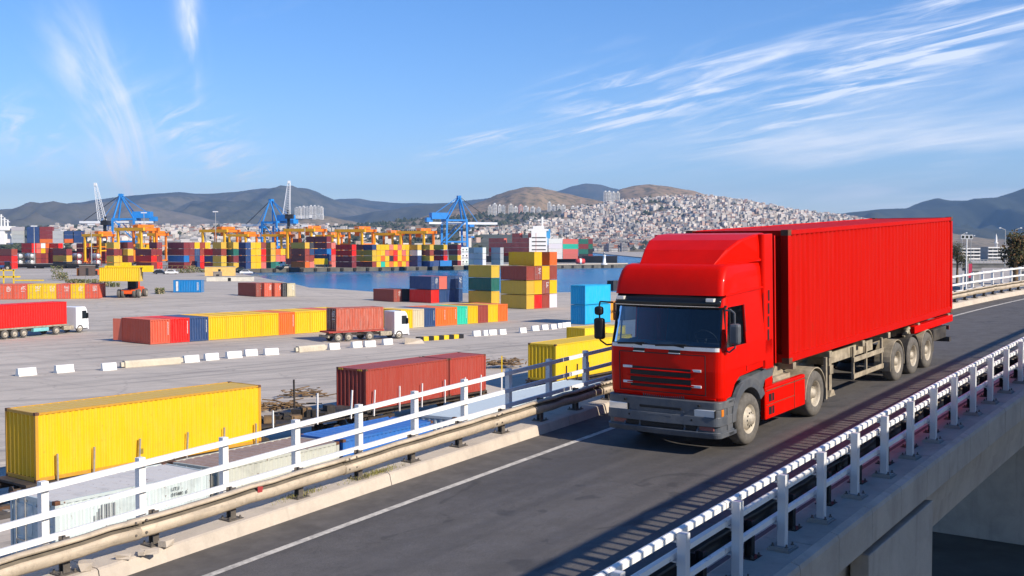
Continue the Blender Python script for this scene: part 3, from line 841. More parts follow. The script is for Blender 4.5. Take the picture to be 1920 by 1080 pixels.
def wheel(par, x, y, r, w_, face, deep=False, n=40, tm='tyre', rm='rim', name='wheel'):
    """face -1: outer side towards -y"""
    mb = MB(); f = face
    prof = [(r * .56, .02), (r * .60, 0.0), (r * .80, -.004), (r * .93, .012), (r * .985, .05), (r, .085), (r, w_ - .085), (r * .985, w_ - .05), (r * .93, w_ - .01), (r * .6, w_), (r * .56, w_ - .02)]
    mb.lathe([(a, b) for a, b in prof], (0, 0, 0), (0, -f, 0), n, 0)
    # tread blocks
    for i in range(n):
        a = 2 * pi * i / n
        for h in (.07, w_ * .38, w_ * .62, w_ - .07 - .03):
            c = Vector((cos(a) * (r + .002), -f * (h + .015), sin(a) * (r + .002))); t_ = Vector((-sin(a), 0, cos(a))); nn = Vector((cos(a), 0, sin(a)))
            mb.bar(c - t_ * r * .05, c + t_ * r * .05, .012, .05, 0, (0, 1, 0)) if False else None
    wo = build(mb, name, M[tm], par, (x, y, r))
    rb = MB()
    if deep: pr = [(r * .565, .012), (r * .54, .02), (r * .50, .06), (r * .47, .16), (r * .34, .17), (r * .30, .13), (r * .22, .12), (r * .20, .04), (0.001, .03)]
    else: pr = [(r * .565, .012), (r * .54, .02), (r * .49, .05), (r * .46, .07), (r * .42, .05), (r * .32, -.005), (r * .22, -.01), (r * .20, -.06), (r * .05, -.07), (0.001, -.07)]
    rb.lathe([(a, b) for a, b in pr], (0, 0, 0), (0, -f, 0), 30, 0)
    ro = build(rb, 'rim', M[rm], wo)
    nb = MB()
    for i in range(10):
        a = 2 * pi * i / 10; rr_ = r * (.27 if not deep else .38); c = Vector((cos(a) * rr_, 0, sin(a) * rr_)); h = (.0 if not deep else -.16) * f
        nb.tube(c + Vector((0, f * .03 + h, 0)), c + Vector((0, f * -.0 + h, 0)), .018, 6)
        if not deep: nb.tube(c, c + Vector((0, f * .035, 0)), .018, 6)
    build(nb, 'wheel_nuts', M[rm], wo)
    return wo


# wheels: near side then far side
AX = (-2.08, 1.36, 7.02, 8.34, 9.62)
for i, x in enumerate(AX):
    d = i > 0
    wheel(tr, x, -.02, .52, .30 if i != 1 else .60, -1, d)
    wheel(tr, x, 2.52, .52, .30 if i != 1 else .60, 1, d, tm='tyre_dark')
mb = MB()
for x in AX: mb.tube((x, .2, .52), (x, 2.3, .52), .09, 10)
build(mb, 'axle', M['chassis_dark'], tr)

# ---- cab shell
def outline(fx, rad, inset, rx=-.98, nseg=6, xs=(-1.34, -2.22, -3.08), bow=.05):
    """right rear -> right side -> front -> left side -> left rear, as (x, y)"""
    pts = [(rx, inset)]
    for x in xs: pts.append((max(x, fx + rad), inset))
    cx, cy = fx + rad, inset + rad
    for i in range(1, nseg + 1): a = pi / 2 * i / nseg; pts.append((cx - rad * sin(a), cy - rad * cos(a)))
    y0, y1 = inset + rad, YB - inset - rad
    for i in range(1, 8): t = i / 8; pts.append((fx - bow * sin(pi * t), y0 + (y1 - y0) * t))
    for i in range(nseg, -1, -1):
        a = pi / 2 * i / nseg; pts.append((cx - rad * sin(a), YB - inset - rad + rad * cos(a)))
    pts.pop()
    for x in reversed(xs): pts.append((max(x, fx + rad), YB - inset))
    pts.append((rx, YB - inset)); return pts


def ring(z, fx, rad, inset, **k): return [(x, y, z) for x, y in outline(fx, rad, inset, **k)]


rows = [ring(1.06, -3.24, .16, .02), ring(1.12, -3.27, .16, .01), ring(1.62, -3.28, .16, .0), ring(2.02, -3.25, .15, .0), ring(2.07, -3.24, .15, .0), ring(2.84, -3.04, .13, .05), ring(3.08, -2.98, .13, .07)]
NP = len(rows[0])


def cab_skip(i, j):
    # i band, j column; columns 0..3 right side, 4..9 corner, 10..17 front, 18.. corner, side
    if i == 4:
        if j in (2,) or j == NP - 2 - 2: return True          # side windows
        if 6 <= j <= NP - 2 - 6: return True                   # windscreen
    # wheel arch cut
    if i in (0, 1) and (j in (1, 2) or j in (NP - 3, NP - 4)): return True
    return False


mb = MB(); mb.sheet(rows, 0, False, cab_skip)
# door panel lower edge above the arch, both sides
for y in (0.0, YB):
    mb.add([(-1.34, y, 1.62), (-2.22, y, 1.62), (-3.08, y, 1.62), (-3.08, y, 1.08), (-2.86, y, 1.10), (-2.70, y, 1.32), (-2.48, y, 1.44), (-1.34, y, 1.50)], [(0, 1, 2, 3, 4, 5, 6, 7)])
cab = build(mb, 'cab_body', M['red'], tr); sd = cab.modifiers.new('skin', 'SOLIDIFY'); sd.thickness = .03; sd.offset = -1
mb = MB(); mb.box(-.99, -.96, .03, 2.47, 1.1, 3.06); mb.box(-3.15, -1.0, .05, 2.45, 1.35, 1.42); mb.box(-2.95, -1.0, .1, 2.4, 3.04, 3.07); build(mb, 'cab_lining', M['dash'], tr)
# door seams and grip
sm_ = MB(); 
for y, s in ((-.006, 1), (YB + .006, -1)):
    for x0, z0, x1, z1 in ((-1.36, 1.5, -1.36, 3.0), (-2.16, 1.5, -2.16, 2.06), (-3.1, 1.12, -3.1, 2.05), (-1.36, 1.95, -2.15, 1.95)):
        sm_.bar((x0, y, z0), (x1, y, z1), .008, .012)
build(sm_, 'door_seam', M['black'], tr)
mb = MB(); mb.box(-2.10, -1.96, -.02, .01, 1.74, 1.88); build(mb, 'door_handle', M['black'], tr, bevel=.01)
for y in (-.004, YB - .002):
    mb = MB(); mb.add([(-3.09, y, 2.06), (-2.22, y, 2.06), (-2.22, y + (.05 if y < 1 else -.05), 2.84), (-3.0, y + (.05 if y < 1 else -.05), 2.84)], [(0, 1, 2, 3)]); g = build(mb, 'side_window', M['glass'], tr)
    s = 1 if y < 1 else -1
    fr_ = MB(); q = [(-3.10, y - .004 * s, 2.05), (-2.20, y - .004 * s, 2.05), (-2.20, y + .046 * s, 2.86), (-3.0, y + .046 * s, 2.86)]
    for a, b in zip(q, q[1:] + q[:1]): fr_.bar(a, b, .03, .045)
    fr_.bar((-2.86, y, 2.06), (-2.80, y + .046 * s, 2.84), .02, .03)
    build(fr_, 'window_frame', M['black'], g)
# black quarter panel below the side window with its sticker
mb = MB(); mb.box(-3.10, -2.86, -.016, .0, 1.62, 2.04); qp = build(mb, 'quarter_panel', M['black'], tr, bevel=.01)
build(MB().box(-3.05, -2.92, -.022, -.017, 1.71, 1.81), 'sticker', simple('sticker_paper', (.62, .62, .4), .5), qp)
# windscreen
fr0 = rows[4][6:NP - 6]; fr1 = rows[5][6:NP - 6]
mb = MB(); mb.sheet([[Vector(p) + Vector((-.006, 0, .0)) for p in fr0], [Vector(p) + Vector((-.006, 0, 0)) for p in fr1]], 0, True); ws = build(mb, 'windscreen', M['glass'], tr)
mb = MB(); loop = [Vector(p) + Vector((-.008, 0, 0)) for p in fr0] + [Vector(p) + Vector((-.008, 0, 0)) for p in reversed(fr1)]
for a, b in zip(loop, loop[1:] + loop[:1]): mb.bar(a, b, .03, .05)
build(mb, 'seal', M['black'], ws)
mb = MB(); mb.sheet([[Vector(p) + Vector((-.05, 0, z)) for p in fr0] for z in (-.06, .015)], 0); build(mb, 'white_trim', M['white'], ws)
# wipers
for y0, y1 in ((.62, 1.35), (1.55, 2.22)):
    mb = MB(); mb.bar((-3.31, y0, 2.05), (-3.33, (y0 + y1) / 2, 2.10), .02, .03); mb.bar((-3.335, y0 + .1, 2.115), (-3.335, y1 + .05, 2.085), .02, .035); build(mb, 'wiper', M['black'], tr)
# interior
mb = MB(); mb.prism([(-3.18, 1.5), (-3.18, 2.08), (-3.0, 2.14), (-2.75, 2.1), (-2.62, 1.85), (-2.62, 1.5)], 'y', .1, 2.4); build(mb, 'dashboard', M['dash'], tr, bevel=.02)
for y in (.35, 1.55):
    mb = MB(); mb.box(-2.15, -1.65, y, y + .55, 1.7, 1.88); mb.prism([(-1.75, 1.88), (-1.6, 1.88), (-1.42, 2.62), (-1.55, 2.64)], 'y', y + .03, y + .52); mb.box(-1.53, -1.4, y + .14, y + .41, 2.64, 2.85); build(mb, 'seat', M['seat'], tr, bevel=.04)
mb = MB(); c = Vector((-2.62, .65, 2.16)); nrm = Vector((.75, 0, .55)).normalized(); a_ = nrm.cross(Vector((0, 1, 0))).normalized(); pts = [c + Vector((0, 1, 0)) * .24 * cos(2 * pi * i / 20) + a_ * .24 * sin(2 * pi * i / 20) for i in range(21)]
mb.path(pts, .018, 6); mb.bar(pts[0], pts[10], .03, .02); mb.tube(c, c + Vector((-.25, 0, -.25)), .03, 8); build(mb, 'steering_wheel', M['black'], tr)
# sun visor over the windscreen with its end lamps
mb = MB(); mb.sheet([[(x - .16 * (1 if 3 < k < NP - 4 else .0), y, 2.87) for k, (x, y, z) in enumerate(rows[5])][5:NP - 5], [(x - .10, y, 3.07) for x, y, z in rows[6]][5:NP - 5]], 0, True)
vz = build(mb, 'sun_visor', NT('smoked_visor').done((.012, .012, .014), .15), tr); vz.modifiers.new('t', 'SOLIDIFY').thickness = .015
mb = MB()
mb.sheet([[(x - .165, y, z) for x, y, z0 in rows[5]][6:NP - 6] for z in (2.862, 2.885)]); build(mb, 'visor_trim', M['chrome'], tr)
for y in (.17, 2.18): build(MB().box(-3.22, -3.12, y, y + .17, 2.96, 3.03), 'marker_lamp', M['lamp'], tr, bevel=.01)
# roof fairing in two lofted tiers
lo = dict(xs=(-1.34, -1.9, -2.5), rx=-1.02, bow=.07)
lo['bow'] = .03
rows2 = [ring(3.075, -3.12, .12, .03, **lo), ring(3.32, -3.07, .14, .04, **lo), ring(3.54, -2.95, .16, .06, **lo), ring(3.63, -2.86, .18, .09, **lo), ring(3.66, -2.74, .2, .14, **lo)]
mb = MB(); mb.sheet(rows2, 0, True); mb.add(rows2[-1], [tuple(range(NP))]); rf_ = build(mb, 'roof_fairing', M['red'], tr); es = rf_.modifiers.new('e', 'EDGE_SPLIT'); es.split_angle = radians(32)
def sy2(p): return (p[0], YB - p[1], p[2])
A_ = (-2.70, .40, 3.662); M1 = (-2.36, .30, 3.93); M2 = (-1.98, .20, 4.11); B_2 = (-1.45, .10, 4.205); C_ = (-1.36, .03, 3.70); D_2 = (-1.02, .10, 4.225); E_ = (-1.02, .03, 3.66); C0 = (-1.5, .03, 3.66)
pts_ = [A_, M1, M2, B_2, C_, D_2, E_, C0]; pts_ = pts_ + [sy2(p) for p in pts_]
mb = MB(); mb.add(pts_, [(0, 8, 9, 1), (1, 9, 10, 2), (2, 10, 11, 3), (3, 11, 13, 5), (0, 1, 4), (1, 2, 4), (2, 3, 4), (0, 4, 7), (7, 4, 6), (4, 3, 5, 6), (8, 12, 9), (9, 12, 10), (10, 12, 11), (8, 15, 12), (15, 14, 12), (12, 14, 13, 11), (5, 13, 14, 6)])
sp_ = build(mb, 'roof_spoiler', M['red'], tr); bv = sp_.modifiers.new('b', 'BEVEL'); bv.width = .05; bv.segments = 3; bv.limit_method = 'ANGLE'; bv.angle_limit = radians(22); bv.harden_normals = False
mb = MB(); mb.bar((-3.0, .04, 3.075), (-1.05, .02, 3.13), .05, .03); build(mb, 'drip_rail', M['red'], tr)
# side extender with four slots
mb = MB(); pr = [(-1.36, .0), (-1.32, -.03), (-.92, -.03), (-.88, .02), (-.88, .10), (-1.36, .10)]
mb.prism(pr, 'z', 1.42, 4.2); mb.prism([(x, YB - y) for x, y in pr][::-1], 'z', 1.42, 4.2); build(mb, 'side_extender', M['red'], tr, bevel=.03)
for k in range(4): build(MB().box(-1.22 + k * .012, -1.15 + k * .012, -.038, -.02, 2.02 + k * .27, 2.24 + k * .27), 'vent_slot', M['black'], tr)
mb = MB(); mb.box(-.86, -.62, .35, 2.1, 1.5, 3.9); build(mb, 'air_deflector', M['dark'], tr); mb = MB(); mb.bar((-.55, .12, 1.45), (-.55, .12, 4.15), .06, .05); build(mb, 'intake_pipe', M['red'], tr)
# front grille panel, slats, handles
FXg = -3.34
mb = MB(); q = [(.30, 1.16), (2.22, 1.16), (2.22, 1.93), (.30, 1.93)]
for (a, b), (c, d) in zip(q, q[1:] + q[:1]): mb.bar((FXg - .012, a, b), (FXg - .012, c, d), .014, .016)
build(mb, 'panel_gap', M['black'], tr)
def fr_x(y): return -3.285 - .05 * sin(pi * min(1, max(0, (y - .16) / 2.18)))
for z0, z1, nm, mt in ((1.60, 1.645, 'grille_slot', 'black'), (1.48, 1.57, 'grille_slot', 'black'), (1.34, 1.44, 'grille_slot', 'black'), (1.24, 1.30, 'grille_slot', 'black')):
    mb = MB(); ys = [.62 + (1.98 - .62) * i / 10 for i in range(11)]; mb.sheet([[(fr_x(y) - .012, y, z) for y in ys] for z in (z0, z1)]); build(mb, nm, M[mt], tr).modifiers.new('t', 'SOLIDIFY').thickness = .02
for z in (1.59, 1.455, 1.32):
    mb = MB(); ys = [.55 + (2.05 - .55) * i / 10 for i in range(11)]
    mb.sheet([[(fr_x(y) - dx, y, z + dz) for y in ys] for dx, dz in ((.0, -.02), (.045, -.016), (.05, .0), (.03, .012), (.0, .016))], 0, True); build(mb, 'grille_slat', M['red'], tr)
for y in (.40, 1.93):
    for z in (1.60, 1.29): build(MB().box(fr_x(y) - .035, fr_x(y), y, y + .22, z, z + .05), 'grille_badge', M['white'], tr, bevel=.006)
for y in (.85, 1.65): 
    build(MB().box(fr_x(y) - .014, fr_x(y), y, y + .25, 1.945, 2.005), 'grip_recess', M['black'], tr); build(MB().box(fr_x(y) - .03, fr_x(y) - .012, y, y + .25, 1.938, 1.952), 'grip_edge', M['white'], tr)
# lower grille comb
mb = MB(); mb.box(-3.30, -3.22, .75, 1.75, 1.02, 1.13); build(mb, 'lower_grille', M['black'], tr)
for i in range(22): build(MB().box(-3.335, -3.30, .78 + i * .043, .795 + i * .043, 1.03, 1.12), 'grille_tooth', M['plastic'], tr)
for y0, y1 in ((.12, .70), (1.80, 2.38)): build(MB().box(-3.31, -3.2, y0, y1, 1.065, 1.10), 'red_strip', M['red'], tr, bevel=.01)
# ---- bumper: three stacked bands following the front, wrapped round the corners
def band(z0, z1, fx0, fx1, name='bumper_band', rx=-2.78, mat='plastic', inset=-.02):
    a = ring(z0, fx0, .15, inset, rx=rx, xs=(-2.85, -2.95, -3.0), bow=.05); b = ring(z1, fx1, .15, inset, rx=rx, xs=(-2.85, -2.95, -3.0), bow=.05)
    b2 = ring(z1 - .0, fx1 + .12, .12, inset + .1, rx=rx, xs=(-2.85, -2.95, -3.0)); a2 = ring(z0, fx0 + .12, .12, inset + .1, rx=rx, xs=(-2.85, -2.95, -3.0))
    mb = MB(); mb.sheet([a2, a, b, b2], 0, False); return build(mb, name, M[mat], tr, bevel=.012)


band(.90, 1.045, -3.40, -3.38); band(.575, .76, -3.45, -3.43); band(.34, .44, -3.42, -3.46); band(.44, .465, -3.46, -3.455)
back = ring(.38, -3.40, .14, .0, rx=-2.8, xs=(-2.85, -2.95, -3.0)); mb = MB(); mb.sheet([back, [(x, y, 1.03) for x, y, z in back]]); build(mb, 'bumper_core', M['plastic'], tr)
def block(y0, y1, z0, z1, name, mat, dx=.0, th=.1, bev=.012):
    ym = (y0 + y1) / 2; fx = -3.385 - .05 * sin(pi * min(1, max(0, (ym - .16) / 2.18))) - dx; return build(MB().box(fx, fx + th, y0, y1, z0, z1), name, M[mat], tr, bevel=bev)


for y0, y1 in ((.05, .52), (1.98, 2.45)):
    hl = block(y0 + .02, y1, .752, .895, 'headlight', 'lamp', .03, .08); 
    build(MB().box(-3.45, -3.40, y0 + .0, y0 + .02, .755, .893), 'lamp_rim', M['black'], hl)
    block(y0 + .05, y0 + .36, .49, .585, 'fog_lamp', 'lamp_red', .03, .06)
block(-.01, .09, .755, .893, 'turn_signal', 'amber', -.1, .1); block(2.41, 2.51, .755, .893, 'turn_signal', 'amber', -.1, .1)
block(.78, 1.72, .845, .895, 'air_intake', 'black', .025, .03); block(.54, .72, .75, .895, 'bumper_cheek', 'plastic', -.01); block(1.78, 1.96, .75, .895, 'bumper_cheek', 'plastic', -.01)
block(.72, 1.78, .75, .84, 'plate_panel', 'plastic', .005); block(.98, 1.52, .62, .735, 'number_plate', 'plastic', .05, .02)
for y in (.42, .70, 1.70, 2.05): build(MB().prism([(-3.48, .44), (-3.38, .44), (-3.38, .60)], 'y', y, y + .035), 'bumper_fin', M['plastic'], tr)
for y0, y1 in ((.45, .70), (.74, 1.70), (1.74, 2.04)): block(y0, y1, .468, .572, 'air_intake', 'black', .025, .03)
for y, z in ((.40, .97), (2.05, .97), (.55, .68), (1.95, .68)):
    mb = MB(); mb.tube((-3.47, y, z), (-3.36, y, z), .022, 10); build(mb, 'tow_hole', M['black'], tr)
# corner steps and front wheel arch, both sides
for s, y in ((1, 0.0), (-1, YB)):
    def Y(d): return y + s * d
    def bx(x0, x1, d0, d1, z0, z1, nm, mt, bv=.015):
        a, b = sorted((Y(d0), Y(d1))); return build(MB().box(x0, x1, a, b, z0, z1), nm, M[mt], tr, bevel=bv)
    bx(-2.98, -2.66, .06, .32, .36, 1.05, 'step_well', 'chassis_dark'); bx(-3.02, -2.66, -.02, .3, .34, .42, 'step', 'plastic'); bx(-3.0, -2.68, -.01, .3, .68, .74, 'step', 'plastic'); bx(-3.0, -2.70, -.02, .3, .98, 1.06, 'step', 'plastic')
    bx(-3.06, -3.0, -.02, .1, .36, 1.06, 'step_post', 'plastic')
    # arch: swept band
    mb = MB(); cx, cz = -2.08, .56; ra, rb = .60, .80; A = [radians(2 + i * 10) for i in range(16)]
    outer = [(cx - (rb if i > 1 else rb) * cos(a), cz + rb * 1.0 * sin(a)) for i, a in enumerate(A)]; inner = [(cx - ra * cos(a), cz + ra * sin(a)) for a in A]
    o2 = []
    for (x, z) in outer: o2.append((x, min(z, 1.42)))
    mb.sheet([[(x, Y(.22), z) for x, z in inner], [(x, Y(-.02), z) for x, z in inner], [(x, Y(-.035), z) for x, z in o2], [(x, Y(.05), z + .02) for x, z in o2]], 0, False)
    build(mb, 'wheel_arch', M['plastic'], tr, bevel=.01)
    mb = MB(); mb.add([(-2.62, Y(-.03), 1.30), (-2.4, Y(-.03), 1.36), (-1.25, Y(-.03), 1.44), (-.98, Y(-.03), 1.44), (-.98, Y(-.03), 1.26), (-1.36, Y(-.03), 1.22), (-1.5, Y(-.03), 1.05), (-1.9, Y(-.03), 1.34), (-2.3, Y(-.03), 1.31)], [(0, 1, 2, 3, 4, 5, 6, 7, 8)]); mb.box(-1.4, -.98, min(Y(-.03), Y(.3)), max(Y(-.03), Y(.3)), 1.40, 1.445); build(mb, 'arch_panel', M['plastic'], tr)
    # mirrors
    mb = MB()
    if s > 0:
        mb.path([(-3.08, Y(-.02), 2.80), (-3.16, Y(-.16), 2.82), (-3.16, Y(-.24), 2.76), (-3.16, Y(-.24), 2.1), (-3.12, Y(-.10), 2.0), (-3.08, Y(-.01), 2.02)], .018, 8); ms = ((-3.22, -3.06, -.34, -.14, 2.16, 2.56),)
    else:
        mb.path([(-3.08, Y(-.02), 2.88), (-3.2, Y(-.26), 2.90), (-3.2, Y(-.28), 2.82), (-3.2, Y(-.28), 2.1), (-3.14, Y(-.16), 2.0), (-3.1, Y(-.0), 2.02)], .018, 8); ms = ((-3.27, -3.13, -.40, -.17, 2.12, 2.56), (-3.27, -3.13, -.38, -.20, 2.62, 2.80))
    ma = build(mb, 'mirror_arm', M['dark'] if s < 0 else M['plastic'], tr)
    for x0, x1, d0, d1, z0, z1 in ms:
        a, b = sorted((Y(d0), Y(d1))); build(MB().box(x0, x1, a, b, z0, z1), 'mirror', M['black'] if s < 0 else M['plastic'], ma, bevel=.05)
# ---- tractor chassis
mb = MB()
for y in (.75, 1.65): mb.box(-3.1, 2.3, y, y + .09, .72, .98)
for x in (-1.0, .2, 1.3, 2.25): mb.box(x, x + .12, .8, 1.7, .74, .96)
build(mb, 'frame_rail', M['chassis'], tr)
mb = MB(); mb.prism([(-.2, 1.0), (2.1, 1.0), (2.2, 1.12), (1.9, 1.22), (.5, 1.22), (.0, 1.14)], 'y', .7, 1.8); build(mb, 'fifth_wheel', M['chassis'], tr, bevel=.02)
for s, y in ((1, .0), (-1, YB)):
    a, b = sorted((y + s * .0, y + s * .12)); mb = MB(); mb.box(-1.28, .80, a, b, .36, 1.04); sk = build(mb, 'side_skirt', M['red'], tr, bevel=.025)
    mb = MB(); mb.bar((-1.25, y - s * .004, .96), (.78, y - s * .004, .96), .012, .02); mb.bar((-1.25, y - s * .004, .66), (.2, y - s * .004, .66), .01, .012); mb.bar((.2, y - s * .004, .38), (.2, y - s * .004, 1.0), .01, .012); build(mb, 'skirt_seam', M['castings'], sk)
    for z in (.45, .72):
        a2, b2 = sorted((y - s * .006, y + s * .01)); build(MB().box(-1.12, -.86, a2, b2, z, z + .16), 'skirt_vent', M['black'], sk); build(MB().box(-1.0, -.98, *sorted((y - s * .012, y)), z, z + .16), 'vent_bar', M['red'], sk)
    a, b = sorted((y + s * .1, y + s * .5)); mb = MB(); mb.box(-1.25, .75, a, b, .5, 1.0); build(mb, 'fuel_tank', M['chassis'], tr, bevel=.05)
    # mudguard of the drive wheel
    mb = MB(); A = [radians(-5 + i * 12) for i in range(16)]; mb.sheet([[(1.36 - .60 * cos(t), y + s * d, .52 + .60 * sin(t)) for t in A] for d in (-.02, .62)]); g = build(mb, 'mudguard', M['chassis'], tr); g.modifiers.new('t', 'SOLIDIFY').thickness = .025
    mb = MB(); mb.bar((2.08, y + s * .04, 1.25), (2.08, y + s * .04, .28), .06, .08); mb.add([(2.05, y + s * .06, .8), (2.05, y + s * .6, .8), (2.05, y + s * .6, .2), (2.05, y + s * .06, .2)], [(0, 1, 2, 3)]); build(mb, 'mud_flap', M['chassis'], tr)
mb = MB(); rnd = random.Random(3)
for i in range(16): a = Vector((rnd.uniform(-.95, .5), rnd.uniform(.2, 1.4), rnd.uniform(1.0, 1.3))); mb.tube(a, a + Vector((rnd.uniform(-.3, .3), rnd.uniform(-.2, .2), rnd.uniform(-.15, .15))), rnd.uniform(.02, .05), 7)
mb.path([(-.9, .25, 1.28), (-.4, .3, 1.02), (.1, .5, 1.06), (.6, .7, 1.3)], .03, 8); mb.box(-.5, .4, .18, .65, 1.02, 1.12); mb.prism([(-.3, 1.1), (.45, 1.0), (.5, 1.1), (-.1, 1.32)], 'y', .3, .7); build(mb, 'hoses', M['chassis'], tr)
# ---- skeletal trailer
mb = MB()
for y in (.72, 1.58):
    mb.prism([(.3, 1.22), (12.1, 1.22), (12.1, 1.05), (11.0, .95), (3.4, .95), (2.9, 1.10), (.3, 1.10)], 'y', y, y + .14)
for x in (.3, 2.4, 4.6, 6.5, 9.0, 11.9): mb.box(x, x + .16, .06, 2.40, 1.20, 1.345)
build(mb, 'trailer_frame', M['chassis'], tr, bevel=.01)
mb = MB(); mb.box(2.7, 5.8, .24, .72, .98, 1.24); build(mb, 'side_beam', M['chassis'], tr)
for y in (.10, 2.25):
    mb = MB(); mb.box(2.46, 2.62, y, y + .14, .42, 1.24); mb.box(2.43, 2.65, y - .03, y + .17, .80, 1.0); lg = build(mb, 'landing_leg', M['chassis'], tr); mb = MB(); mb.prism([(2.36, .28), (2.72, .28), (2.62, .42), (2.46, .42)], 'y', y - .05, y + .19); build(mb, 'leg_foot', M['chassis'], lg)
    mb = MB(); yy = y + .02 if y < 1 else y + .08
    for z in (.45, .86): mb.box(4.15, 6.3, yy, yy + .03, z, z + .12)
    for x in (4.2, 5.1, 6.25): mb.box(x, x + .06, yy + .03, yy + .09, .42, 1.24)
    build(mb, 'side_guard', M['chassis'], tr, bevel=.006)
for s, y in ((1, .0), (-1, 2.5)):
    for x in AX[2:]:
        mb = MB(); A = [radians(-20 + i * 12.5) for i in range(18)]; mb.sheet([[(x - .585 * cos(t), y + s * d, .53 + .585 * sin(t)) for t in A] for d in (.0, .42)]); g = build(mb, 'mudguard', M['chassis'] if x != AX[3] else M['chassis_dark'], tr); g.modifiers.new('t', 'SOLIDIFY').thickness = .02
    mb = MB(); rnd = random.Random(9 + s)
    for i in range(12): a = Vector((rnd.uniform(6.3, 10.5), y + s * rnd.uniform(.1, .4), rnd.uniform(1.05, 1.3))); mb.tube(a, a + Vector((rnd.uniform(-.35, .35), 0, rnd.uniform(-.1, .1))), rnd.uniform(.03, .07), 8)
    build(mb, 'air_bags', M['chassis'], tr)
    mb = MB(); a, b = sorted((y + s * .02, y + s * .2)); mb.box(8.55, 12.2, a, b, 1.10, 1.30); build(mb, 'rear_side_rail', M['red'], tr, bevel=.01)
    mb = MB(); mb.add([(10.28, y + s * .05, 1.0), (10.28, y + s * .42, 1.0), (10.26, y + s * .42, .3), (10.26, y + s * .05, .3)], [(0, 1, 2, 3)]); build(mb, 'mud_flap', M['chassis'], tr)
    mb = MB(); mb.box(10.35, 11.6, *sorted((y + s * .04, y + s * .5)), .68, 1.02); build(mb, 'tool_box', M['chassis_dark'], tr, bevel=.02)
mb = MB(); mb.box(11.95, 12.1, .05, 2.45, .5, .64); mb.box(11.9, 12.05, .5, .6, .6, 1.1); mb.box(11.9, 12.05, 1.9, 2.0, .6, 1.1); build(mb, 'rear_bumper', M['chassis_dark'], tr)
for y in (.3, 2.2): mb = MB(); mb.box(12.08, 12.14, y - .2, y + .2, .85, .98); build(mb, 'tail_lamp', M['lamp_red'], tr)
# ---- its container
rc_ = trans_root('shipping_container', 2.15, 0.0, 0.0); rc_.matrix_world = tr.matrix_world @ Matrix.Translation((6.095, 1.25, 1.36))
container((0, 0, 0), 0, 12.19, 2.44, 2.88, (.78, .014, .006), '', lod=2, mk='red_cont', root=rc_); tag(rc_, 'long bright red container carried by the red semi truck', 'container')
# ============================================================ the rail yard below the bridge
M['wagon'] = simple('wagon_steel', (.05, .045, .04), .75, .1, .5, 2, dirt=(.16, .09, .05), dirt_amt=.5)
M['pale'] = simple('pale_plate', (.52, .54, .54), .6, 0, .12, 1.2, dirt=(.28, .24, .20), dirt_amt=.5)
M['wood'] = simple('weathered_wood', (.22, .14, .07), .9, 0, .5, 3, dirt=(.12, .08, .05), dirt_amt=.6)
M['rail_steel'] = simple('rusty_rail', (.14, .08, .05), .6, .3, .3, 5)
M['ballast'] = simple('oily_ballast', (.13, .11, .09), .95, 0, .5, 1.5, 'World', dirt=(.05, .045, .04), dirt_amt=.6, bump=.8)
T1, T2 = None, None


def ends(p0, p1, ztop, L):
    """plan position and heading of a container whose near top edge runs p0 -> p1 in the photo, kept at length L"""
    a = gz(*p0, ztop); b = gz(*p1, ztop); d = (b - a); d.z = 0; d.normalize(); mid = (a + b) / 2
    return a, d, mid


def near_cont(p0, p1, ztop, L, H, color, label, mk, Wd=2.5, door=False, lod=2):
    a, d, mid = ends(p0, p1, ztop, L); nrm = Vector((-d.y, d.x, 0))       # away from the camera
    c = Vector((mid.x, mid.y, 0)) + nrm * (Wd / 2); ang = atan2(d.y, d.x) + (pi if door else 0)
    ll = (gz(*p1, ztop) - gz(*p0, ztop)).length if L is None else L
    return container((c.x, c.y, ztop - H), ang, ll, Wd, H, color, label, None, lod, mk), c, d, ll, ztop - H


def wagon(c, d, L, deck, label, stakes=(), pale=False, width=2.7, gz0=-.4):
    """flat rail wagon: deck, sole bars, two bogies, buffers, stakes; d heading"""
    w = tag(empty('flat_wagon', (c.x, c.y, gz0), atan2(d.y, d.x)), label, 'rail wagon', 'flat wagons on the two tracks'); dz = deck - gz0; l2 = L / 2
    mb = MB(); mb.box(-l2, l2, -width / 2, width / 2, dz - .10, dz); build(mb, 'deck', M['pale'] if pale else M['wagon'], w)
    for y in (-.9, .9): build(MB().box(-l2, l2, y - .06, y + .06, dz - .42, dz - .10), 'sole_bar', M['wagon'], w)
    for x in (-l2 * .72, l2 * .72):
        bo = build(MB().box(x - 1.2, x + 1.2, -1.05, -.93, .35, .6).box(x - 1.2, x + 1.2, .93, 1.05, .35, .6).box(x - .2, x + .2, -1, 1, .3, .55), 'bogie', M['wagon'], w)
        for xx in (x - .9, x + .9):
            for s in (-1, 1):
                mb = MB(); mb.lathe([(.02, .06), (.12, .07), (.36, .02), (.40, .03), (.40, -.08), (.02, -.08)], (0, 0, 0), (0, s, 0), 18); build(mb, 'wheel', M['wagon'], bo, (xx, s * .78, .46))
    for x, s in ((-l2, -1), (l2, 1)):
        for y in (-.85, .85):
            mb = MB(); mb.tube((x, y, dz - .25), (x + s * .35, y, dz - .25), .08, 10); mb.tube((x + s * .35, y, dz - .25), (x + s * .40, y, dz - .25), .22, 12); build(mb, 'buffer', M['wagon'], w)
    for (x, s, h, lean, mt) in stakes:
        mb = MB(); mb.bar((x, s * (width / 2 + .05), dz - .35), (x + lean, s * (width / 2 + .05), dz + h), .09, .07); build(mb, 'stake', M[mt], w)
    return w


NZ1, NZ2 = 3.0, 3.7
